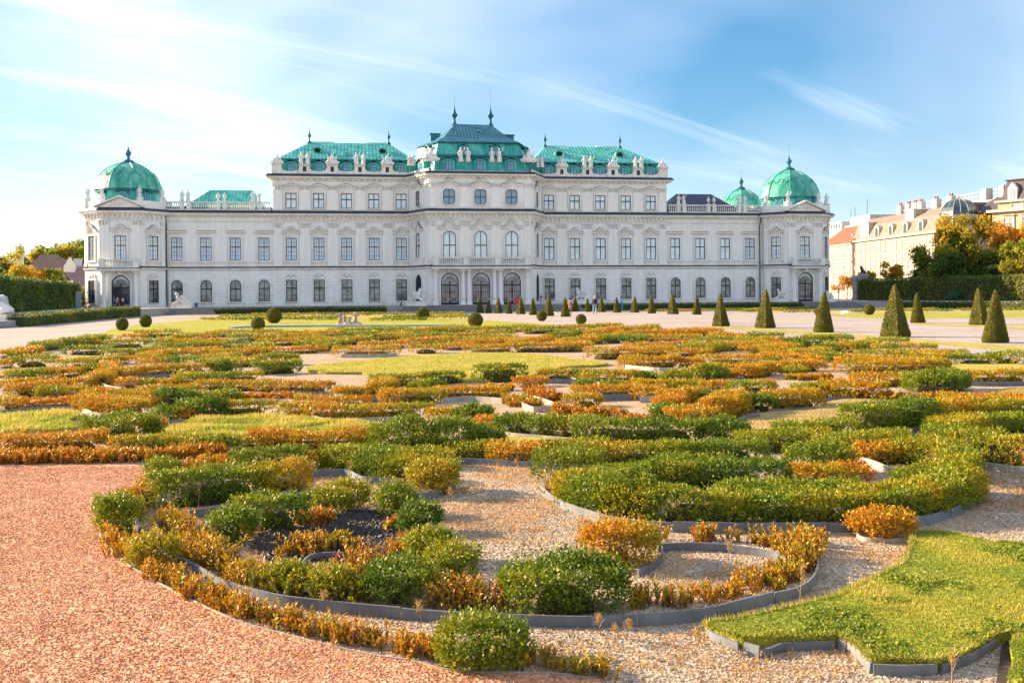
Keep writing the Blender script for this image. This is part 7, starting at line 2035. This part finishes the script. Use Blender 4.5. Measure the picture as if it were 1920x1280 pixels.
# --- centre
X([(905, 717), (935, 718), (966, 716)], 33, .62, .26, 'green cube shaped bush standing before the centre lawn')
H([(700, 726), (760, 724), (800, 722)], 18, .50, [.46, .42, .38], 'olive hedge along the near edge of the centre lawn')
X([(800, 722), (828, 721), (852, 719)], 22, .50, .28, 'boxy dark green end of the hedge by the centre lawn')
H([(702, 750), (714, 744), (728, 736)], 28, .40, [.62, .58], 'bright orange hedge corner left of the centre')
H([(630, 750), (660, 748), (700, 748)], 18, .40, [.58, .50], 'amber hedge running into the orange corner')
R_([(635, 737), (650, 738), (664, 736)], 12, .3, .62, 'two small amber tufts on the gravel left of the orange corner', 1.2)
H([(724, 756), (750, 760), (780, 758), (820, 755)], 24, .46, [.60, .62, .50], 'orange hump below the green patch in the centre')
B([(776, 740), (796, 742), (818, 738)], 24, .5, .24, 'green patch of box in the centre left of the cube bush')
H([(822, 750), (860, 750), (900, 750), (948, 750)], 20, .40, [.66, .62, .68], 'orange hedge row below the centre lawn')
H([(812, 797), (835, 798), (858, 797)], 28, .44, [.60, .54], 'amber hedge left of the dark ball bush')
B([(860, 797), (884, 800), (910, 796)], 35, .50, .16, 'dark green ball like bush in the centre')
H([(910, 808), (930, 812), (948, 812)], 24, .44, [.66, .56], 'orange hedge right of the dark ball like bush')
B([(945, 814), (970, 818), (1000, 814)], 40, .46, .19, 'green bush left of its twin, right of the dark ball')
B([(1000, 820), (1020, 823), (1044, 818)], 40, .46, .20, 'green bush right of its twin, right of the dark ball')
H([(1044, 824), (1070, 824), (1096, 822)], 36, .46, [.42, .64], 'olive to orange hedge right of the twin green bushes')
R_([(922, 734), (940, 735), (958, 733)], 17, .34, .62, 'amber sprigs at the foot of the cube bush', 1.5)
H([(968, 727), (990, 727), (1016, 724)], 13, .36, .70, 'brown hedge right of the cube bush')
R_([(1002, 742), (1020, 752), (1040, 756)], 26, .34, .88, 'red orange diagonal sprig row right of the cube bush', 1.6)
R_([(962, 758), (985, 766), (1012, 767)], 24, .40, [.66, .72], 'orange sprig row inside the pale corner strip', 1.6)
H([(905, 742), (925, 745), (945, 745)], 13, .34, .64, 'low orange row below the cube bush')
R_([(1038, 786), (1060, 786), (1084, 784)], 32, .5, .80, 'loose orange sprigs right of the pale corner', 1.6)
H([(1066, 766), (1090, 766), (1112, 762)], 20, .44, [.56, .60], 'amber hedge above the loose orange sprigs')
R_([(1086, 788), (1125, 790), (1166, 786)], 26, .44, [.74, .80, .72], 'red orange sprigs along the small gravel pocket', 1.7)
B([(1084, 733), (1095, 734), (1107, 732)], 14, .36, .20, 'tiny green bush on the rim of the gravel right of centre')
H([(1082, 745), (1140, 746), (1200, 743)], 17, .40, [.62, .68, .72], 'orange hedge row behind the gravel pocket')
H([(1200, 752), (1220, 753), (1240, 750)], 24, .44, .62, 'square orange hedge right of the gravel pocket')
H([(1018, 715), (1060, 716), (1080, 716)], 18, .48, [.54, .50], 'olive hedge at the right tip of the centre lawn')
X([(1080, 717), (1092, 717), (1104, 716)], 20, .46, .22, 'dark green end of the hedge at the tip of the lawn')
H([(1105, 722), (1150, 725), (1188, 722)], 24, .60, [.48, .50, .52], 'wide olive hedge right of the centre lawn')
H([(1135, 730), (1170, 731), (1200, 729)], 10, .30, .40, 'thin olive hedge below the wide one')
B([(1196, 719), (1207, 721), (1220, 718)], 16, .44, .24, 'small green tuft in the gravel right of centre')
B([(1252, 726), (1265, 728), (1282, 724)], 28, .50, .26, 'green bush rising from the olive row right of centre')
H([(1195, 733), (1250, 734), (1315, 732)], 16, .40, [.48, .44, .50], 'olive row running right from the wide hedge')
R_([(1172, 796), (1190, 797), (1212, 792)], 18, .3, .90, 'small red sprigs above the long dark hedge', 1.6)
B([(1230, 788), (1247, 790), (1264, 786)], 24, .44, .18, 'green clump above the long dark hedge')
H([(1240, 778), (1256, 774), (1272, 764)], 26, .40, .68, 'orange hedge slanting beside the green clump')
H([(1245, 762), (1275, 762), (1304, 758)], 28, .50, [.54, .60, .70], 'orange and olive clump above the dark hollow')
B([(1297, 757), (1310, 759), (1326, 755)], 20, .44, .22, 'small green clump right of the dark hollow')
H([(1270, 800), (1310, 798), (1345, 790)], 28, .60, [.60, .62], 'golden mound above the rounded green hump, its left half')
H([(1340, 792), (1365, 784), (1388, 772)], 40, .60, [.60, .56], 'golden mound above the rounded green hump, its right half')
# --- right middle
H([(1172, 689), (1220, 693), (1266, 690)], 19, .50, [.64, .66], 'orange hedge with a pale rim right of the centre lawn')
H([(1274, 690), (1290, 691), (1308, 688)], 13, .46, .72, 'short deep orange hedge right of the rimmed one')
B([(1300, 716), (1325, 720), (1350, 714)], 28, .60, [.56, .24, .50], 'green bush with orange flanks on the right')
H([(1340, 703), (1375, 704), (1410, 702)], 18, .50, [.36, .56, .40], 'mixed hedge behind the orange flanked bush')
R_([(1354, 712), (1366, 713), (1380, 710)], 20, .36, .66, 'orange tuft right of the orange flanked bush', 1.5)
H([(1395, 712), (1420, 708), (1440, 704)], 22, .50, .60, 'orange hedge running up to the right')
H([(1322, 736), (1340, 737), (1360, 734)], 15, .40, .66, 'brownish clump between gravel patches on the right')
H([(1382, 742), (1412, 744), (1440, 740)], 24, .50, [.36, .46], 'olive clump right of the brownish one')
B([(1408, 772), (1425, 774), (1446, 770)], 30, .50, .20, 'dark green bush at the left end of the dry lawn hedge')
H([(1446, 770), (1490, 768), (1530, 764)], 32, .55, [.56, .58, .62], 'thick orange hedge left of the dry lawn')
B([(1505, 746), (1525, 750), (1558, 746)], 26, .50, [.34, .44], 'olive bush behind the dry lawn')
H([(1556, 749), (1610, 752), (1660, 753)], 34, .55, [.58, .56, .58], 'thick orange hedge at the back of the dry lawn')
R_([(1660, 754), (1715, 756), (1775, 756)], 20, .40, [.80, .74, .66], 'bright orange sprig row right of the thick hedge', 1.6)
H([(1610, 724), (1665, 726), (1722, 724)], 20, .50, [.56, .60, .50], 'amber hedge left of the big green bush on the right')
B([(1725, 732), (1760, 740), (1800, 730)], 38, .70, [.22, .20, .26], 'big bright green bush on the right, between amber hedges')
H([(1802, 721), (1850, 722), (1930, 720)], 22, .46, [.52, .48, .54], 'olive amber hedge along the strip at the right edge')
H([(1795, 768), (1850, 774), (1930, 774)], 30, .70, [.60, .66, .64], 'wide orange hedge at the right edge')
H([(1590, 700), (1650, 704), (1710, 705), (1765, 700)], 26, .90, [.56, .58, .56, .50], 'broad golden hedge on the right in front of the pyramids')
H([(1440, 700), (1480, 698), (1540, 696)], 16, .60, [.62, .68], 'orange hedge left of the broad golden one')
R_([(1480, 712), (1510, 714), (1560, 712)], 12, .34, .72, 'small rusty tufts beside the gravel on the right', 1.2)
B([(1482, 706), (1490, 707), (1500, 705)], 14, .44, .36, 'single small tuft on the pale gravel on the right')
B([(1443, 692), (1453, 693), (1464, 691)], 15, .5, .20, 'small dark green bush left of the single tuft')

# --- far rows: a mass of low hedging
FAR = [(60,660,140,648,12,.35),(120,655,175,645,14,.30),(0,674,60,662,10,.60),(20,690,90,688,18,.30),(-20,692,25,690,12,.60),(120,668,200,667,15,.22),(165,646,190,644,12,.30),(200,653,272,652,12,.35),(275,651,310,650,11,.35),(312,648,400,648,8,.60),
 (255,634,330,632,10,.34),(225,638,262,637,6,.64),(330,642,400,636,10,.45),(330,651,420,648,9,.64),(400,633,520,630,9,.45),(430,641,560,637,10,.32),(520,635,640,631,8,.52),(290,664,460,655,14,.25),(190,674,300,668,14,.30),(112,692,165,690,14,.42),(150,690,215,683,12,.40),(210,684,235,682,10,.66),
 (265,680,300,668,10,.60),(300,672,330,668,9,.50),(265,691,295,690,14,.60),(295,689,312,688,16,.18),(312,686,350,684,12,.30),(350,669,400,664,9,.64),(400,673,480,668,12,.60),(350,681,440,676,9,.40),(380,690,480,688,12,.35),(430,685,480,684,10,.64),(440,667,500,660,13,.28),
 (480,641,590,637,8,.62),(485,650,620,645,9,.56),(500,665,600,662,9,.70),(560,656,640,650,12,.36),(575,661,620,658,11,.22),(600,649,690,645,12,.42),(632,669,740,668,15,.62),(640,645,690,641,14,.28),(680,656,760,652,10,.64),(700,641,760,636,10,.52),(700,637,745,636,9,.25),(760,649,850,645,10,.56),(770,664,820,662,13,.54),(815,655,835,654,11,.20),(830,658,880,654,8,.66),(760,641,830,636,9,.40),(840,641,910,636,10,.46),(875,664,960,660,11,.62),(860,651,960,646,9,.52),
 (900,633,960,632,8,.40),(620,628,760,624,8,.24),(760,629,870,622,8,.40),(820,627,1000,621,8,.36),(980,627,1160,618,9,.42),(960,651,1035,640,8,.62),(960,661,1105,660,14,.58),(1035,641,1080,636,14,.28),(1050,649,1130,644,10,.56),(1080,635,1170,624,9,.62),(1100,641,1180,637,9,.52),(1130,645,1160,643,11,.25),(1180,645,1200,642,10,.20),(1160,635,1350,630,10,.64),(1200,641,1310,640,9,.50),(1310,646,1390,645,10,.30),(1180,658,1300,654,11,.60),(1300,661,1440,655,12,.62),(1105,675,1255,672,19,.60),(1260,669,1330,668,10,.60),(1290,666,1350,661,14,.30),(1400,667,1480,662,14,.60),(1350,657,1400,654,8,.25),(1415,641,1465,642,14,.22),(1390,649,1440,650,12,.42),
 (1440,646,1500,652,10,.64),(1480,654,1540,650,18,.25),(1535,662,1590,661,14,.20),(1590,662,1610,662,14,.62),(1610,662,1640,662,18,.25),(1640,651,1700,652,14,.26),(1545,646,1590,643,12,.26),(1650,664,1750,665,16,.46),(1740,672,1810,672,12,.46),(1500,674,1550,670,14,.48),(1545,682,1580,680,16,.25),(1580,682,1620,682,12,.56),(1620,674,1720,676,14,.42),(1720,684,1800,684,18,.50),(1800,686,1870,684,16,.26),(1870,684,1930,686,22,.36),(1440,682,1540,690,18,.62),(1440,669,1500,670,12,.52),(1320,684,1440,684,15,.60),(1200,666,1260,664,8,.55),(1030,655,1100,652,8,.60),(880,645,960,641,8,.36),(540,645,600,642,8,.30),(300,643,345,641,7,.60),(140,651,170,650,7,.62),(1560,655,1640,653,10,.60),(1430,658,1500,660,12,.45),(1640,684,1720,686,12,.58),(1220,632,1330,626,8,.5),(1340,636,1420,640,9,.62),(1160,626,1230,620,7,.5)]
packs = []; WOOD = G()
for x0, y0, x1, y1, hp_, t_ in FAR:
    a = at(x0, y0); dep = .75
    pk, st, co = plant_arrays([(x0, y0), ((x0+x1)/2, (y0+y1)/2+.4), (x1, y1)], hp_, dep, [t_-.06, t_+.08, t_], 'full', .62)
    zg = gz(a.y)
    packs.append((pk[0][0]+np.array([0, 0, zg]), pk[0][1]))
    WOOD.add([(x, y, z+zg) for x, y, z in co.v], co.f)
V = np.concatenate([p[0] for p in packs]); tt = np.concatenate([p[1] for p in packs]); TRI[0] += len(V)//2
far_o = leaf_obj('box_hedging', V, tt, M_BOX); WOOD.build('hedge_wood', M_TWIG, far_o)['kind'] = 'stuff'
tag(far_o, 'mass of low orange and green box hedging across the far parterre', None, None, 'stuff')

# ------------------------------------------------------------------ grass, stones, weeds
def inside(poly, x, y):
    c = np.zeros(len(x), bool); n = len(poly)
    for i in range(n):
        x0, y0 = poly[i]; x1, y1 = poly[(i+1) % n]
        cond = ((y0 > y) != (y1 > y))
        with np.errstate(divide='ignore', invalid='ignore'):
            xi = (x1-x0)*(y-y0)/((y1-y0) if y1 != y0 else 1e-9)+x0
        c ^= cond & (x < xi)
    return c
def scatter(poly, n):
    P = np.array(poly); lo_, hi_ = P.min(0), P.max(0)
    q = lo_+rng.random((n, 2))*(hi_-lo_)
    return q[inside(poly, q[:, 0], q[:, 1])]
def blades(name, polys, length, width, z, tint, label):
    Vs, Ts = [], []
    for poly, n in polys:
        q = scatter(poly, n); m = len(q)
        nz_ = hash_noise(np.concatenate([q, q[:, :1]*0], 1), 2.3, 4.)
        hh = length*(.45+.8*rng.random(m))*(.5+nz_)
        b = np.concatenate([q, np.full((m, 1), z)], 1); a = rng.random(m)*6.283
        d = np.stack([np.cos(a), np.sin(a), np.zeros(m)], 1); lean = rng.normal(size=(m, 3))*.45; lean[:, 2] = 1
        Vs.append(np.stack([b-d*width, b+d*width, b+unit(lean)*hh[:, None]], 1).reshape(-1, 3)); Ts.append(tint+(nz_-.5)*.8+rng.normal(size=m)*.12)
    V = np.concatenate(Vs); TRI[0] += len(V)//3
    return tag(link(name, quads_mesh(name, V, 3, np.concatenate(Ts), M_GRASS)), label, None, None, 'stuff')
blades('grass', [(L_NEAR_W, 100000), (L_RIGHT_W, 12000)], .015, .0042, .07, .34, 'short rough green grass on the near raised lawn')
blades('grass', [(spoly(L_MIDLEFT), 26000), (spoly(L_LEFT), 18000), (L_CENTRE_W, 60000)], .06, .010, .05, .50, 'short yellowing grass on the lawns of the parterre')
cq = scatter(L_NEAR_W, 26000); nz_ = hash_noise(np.concatenate([cq, cq[:, :1]*0], 1), 3.1, 2.); cq = cq[nz_ > .55]; m = len(cq)
V, tt = leaves(np.concatenate([cq, np.full((m, 1), .075)], 1), unit(np.stack([rng.normal(size=m)*.5, rng.normal(size=m)*.5, np.ones(m)], 1)), np.full(m, .26)+rng.normal(size=m)*.12, .014, 3, .010, .9, 1.1); TRI[0] += len(V)//2
tag(leaf_obj('clover', V, tt, M_GRASS), 'patches of clover in the near raised lawn', None, None, 'stuff')
def fringe(poly, n, out=.03, z=.07, L=.06):
    P = [Vector(q) for q in poly]; Vs = []
    k = len(P); ar = sum(P[i].x*P[(i+1) % k].y-P[(i+1) % k].x*P[i].y for i in range(k))
    lens = [(P[(i+1) % k]-P[i]).length for i in range(k)]; T_ = sum(lens)
    for i in range(k):
        m = int(n*lens[i]/T_)
        if not m: continue
        d = (P[(i+1) % k]-P[i])/max(lens[i], 1e-6); nn = Vector((d.y, -d.x))*(1 if ar > 0 else -1)
        t = rng.random(m)[:, None]; b = np.array(P[i])*(1-t)+np.array(P[(i+1) % k])*t+np.array(nn)*(rng.random((m, 1))-.7)*out
        b = np.concatenate([b, np.full((m, 1), z)], 1); a = rng.random(m)*6.283
        s_ = np.stack([np.cos(a), np.sin(a), np.zeros(m)], 1)*.005
        ln = unit(np.array([nn.x, nn.y, 0])*(.4+.7*rng.random((m, 1)))+rng.normal(size=(m, 3))*.45+np.array([0, 0, .35]))
        Vs.append(np.stack([b-s_, b+s_, b+ln*(L*(.4+.8*rng.random(m)))[:, None]], 1).reshape(-1, 3))
    V = np.concatenate(Vs)
    return tag(link('grass_fringe', quads_mesh('grass_fringe', V, 3, .62+rng.normal(size=len(V)//3)*.22, M_GRASS)), 'dry grass hanging over the rim of the near lawn', None, None, 'stuff')
fringe(L_NEAR_W, 6000, L=.04)
M_PEB = tinted('pebbles', [(0, (.18, .13, .09)), (.35, (.40, .30, .22)), (.7, (.56, .45, .35)), (1, (.72, .62, .52))], transl=0, rough=.9)
M_PEBR = tinted('red_chippings', [(0, (.34, .13, .065)), (.4, (.60, .275, .155)), (.75, (.74, .41, .26)), (1, (.84, .62, .47))], transl=0, rough=.9)
def pebbles(name, q, size, z, mat, label):
    m = len(q); r = size*(.5+.9*rng.random(m)); a = rng.random(m)*6.283
    c = np.concatenate([q, np.full((m, 1), z)], 1)
    k = [np.stack([np.cos(a+i*math.pi/2)*r*(.75 if i % 2 else 1.0), np.sin(a+i*math.pi/2)*r*(.75 if i % 2 else 1.0), rng.random(m)*r*.2-.1*r], 1)+c for i in range(4)]
    top = c+np.stack([rng.normal(size=m)*r*.3, rng.normal(size=m)*r*.3, r*(.5+.5*rng.random(m))], 1)
    V = np.stack([k[0], k[1], top, k[1], k[2], top, k[2], k[3], top, k[3], k[0], top], 1).reshape(-1, 3)
    TRI[0] += len(V)//3
    t_ = np.repeat(np.clip(rng.random(m)*.75+(hash_noise(np.concatenate([q, q[:, :1]*0], 1), 3.5, 6.)-.4)*.45+(hash_noise(np.concatenate([q, q[:, :1]*0], 1), .8, 16.)-.5)*.5, 0, 1), 4)
    return tag(link(name, quads_mesh(name, V, 3, t_, mat)), label, None, None, 'stuff')
def vis(q):  # keep what can be in view
    return q[(np.abs(q[:, 0]) < q[:, 1]*.56+.3)]
pale = vis(scatter([(-5, 4.3), (6, 4.3), (6.5, 11.5), (-6.5, 11.5)], 230000))
keep = ~inside(RED_W, pale[:, 0], pale[:, 1]) & ~inside(L_NEAR_W, pale[:, 0], pale[:, 1]) & ~inside(L_RIGHT_W, pale[:, 0], pale[:, 1]) & (rng.random(len(pale)) < np.clip(1.75-pale[:, 1]*.12, .2, 1))
pebbles('gravel_stones', pale[keep], .0076, .011, M_PEB, 'loose pale gravel stones of the parterre beds')
redq = vis(scatter([(-5.5, 4.2), (2, 4.2), (2, 10.8), (-6.5, 10.8)], 300000)); keep = inside(RED_W, redq[:, 0], redq[:, 1])
pebbles('red_chippings', redq[keep], .0062, .017, M_PEBR, 'loose red brick chippings of the front path')
dk = scatter(spoly([(470, 1030), (500, 1000), (560, 995), (620, 985), (650, 962), (720, 965), (752, 1000), (745, 1040), (690, 1062), (600, 1055), (520, 1062)], 4), 5000)
M_CIN = tinted('cinders', [(0, (.015, .012, .014)), (1, (.09, .065, .06))], transl=0)
pebbles('cinders', dk, .016, .024, M_CIN, 'dark cinders and dead leaves in the scroll')
fl = scatter(RED_W, 30000); fl = vis(fl[(fl[:, 1] < 11)]); ed = np.array(pxpoly(E1)); dist = np.min(np.linalg.norm(fl[:, None, :]-ed[None], axis=2), axis=1)
fl = fl[rng.random(len(fl)) < np.exp(-dist/.35)*.5+.004]; m = len(fl)
V, tt = leaves(np.concatenate([fl, np.full((m, 1), .026)], 1), unit(np.stack([rng.normal(size=m), rng.normal(size=m), np.full(m, .15)], 1)), np.full(m, .62)+rng.normal(size=m)*.2, .022, 1, .004, .7, .2)
TRI[0] += m*2
tag(leaf_obj('fallen_leaves', V, tt, M_BOX), 'fallen yellow and orange leaves on the red gravel', None, None, 'stuff')
# dry weeds in the gravel
wq = vis(scatter([(-5, 4.5), (7, 4.5), (7.5, 12), (-7, 12)], 150000)); nz_ = hash_noise(np.concatenate([wq, wq[:, :1]*0], 1), 1.7, 9.)
keep = (nz_ > .56) & ~inside(RED_W, wq[:, 0], wq[:, 1]) & ~inside(L_NEAR_W, wq[:, 0], wq[:, 1]); wq = wq[keep]
m = len(wq); b = np.concatenate([wq, np.full((m, 1), .01)], 1); a = rng.random(m)*6.283; d = np.stack([np.cos(a), np.sin(a), np.zeros(m)], 1)*.004; ln = rng.normal(size=(m, 3))*.8; ln[:, 2] = 1
V = np.stack([b-d, b+d, b+unit(ln)*(.02+.035*rng.random(m))[:, None]], 1).reshape(-1, 3); TRI[0] += m
tag(link('dry_weeds', quads_mesh('dry_weeds', V, 3, .5+rng.normal(size=m)*.3, M_HAY)), 'low dry orange weeds creeping over the pale gravel', None, None, 'stuff')
# single dead stalks
def stalk(x, y, hp, label):
    p = at(x, y); h = hp*p.y/FPX
    o = empty('dry_stalk', p); tag(o, label, 'weed', 'dead weed stalks in the gravel')
    g = G(); r = random.Random(int(x*7+y)); 
    lx = r.uniform(-.12, .12)
    g.tube([(0, 0, 0), (lx*h*.5, 0, h*.5), (lx*h, .01, h)], [.0035, .003, .002], 4)
    for i in range(3):
        a = r.uniform(0, 6.28); z_ = h*(.45+.15*i); g.tube([(lx*z_, 0, z_), (lx*z_+.04*math.cos(a), .04*math.sin(a), z_+h*.18)], [.0022, .0015], 3)
    g.build('stem', MATS['woody_stem'] if False else M_STALK, o)
    n = 90; P = np.stack([rng.normal(size=n)*.010+lx*h, rng.normal(size=n)*.010, h*(.62+.40*rng.random(n))], 1); D = unit(rng.normal(size=(n, 3))*.7+np.array([0, 0, .8]))
    V, tt = leaves(P, D, np.full(n, .35)+rng.normal(size=n)*.15, .009, 2, .008, .6)
    leaf_obj('seed_head', V, tt, M_HAY, o)
M_STALK = simple('stalk_brown', (.30, .20, .11), .9)
for x, y, hp_, lab in ((1126, 1195, 42, 'dead seed stalk in front of the long strip, left of its neighbour'), (1175, 1204, 42, 'dead seed stalk in front of the long strip, right of two'), (1152, 1208, 36, 'reddish dead stalk between two paler ones at the front'), (1498, 1152, 92, 'tall dry weed leaning against the strip of the small pocket'), (1312, 1222, 46, 'dry weed at the left tip of the near lawn'),
                       (1785, 1290, 70, 'dry feathery weed at the bottom right before the lawn edge'), (790, 1176, 48, 'thin dead stalk in front of the strip, below the dark green bush'), (612, 1150, 40, 'pair of dead stalks at the strip left of centre'), (345, 952, 44, 'dry grass stalk before the thick green hedge'), (372, 958, 52, 'drooping dry grass stalk beside the gravel hollow'), (655, 905, 42, 'dead stalk standing at the strip behind the hollow'), (846, 950, 36, 'dead stalk at the left of the open gravel'),
                       (848, 872, 26, 'small dead stalk before the rear strip, left end'), (970, 882, 22, 'small dead stalk before the rear strip, middle'), (1365, 1060, 46, 'pale dry weed inside the small gravel pocket'), (1708, 838, 34, 'red brown stalk in the narrow gravel path'), (500, 985, 40, 'grey brown dead stalk inside the ring'), (410, 1030, 45, 'dead stalk beside the dense left inner bush')):
    stalk(x, y, hp_, lab)
print('garden triangles', TRI[0])
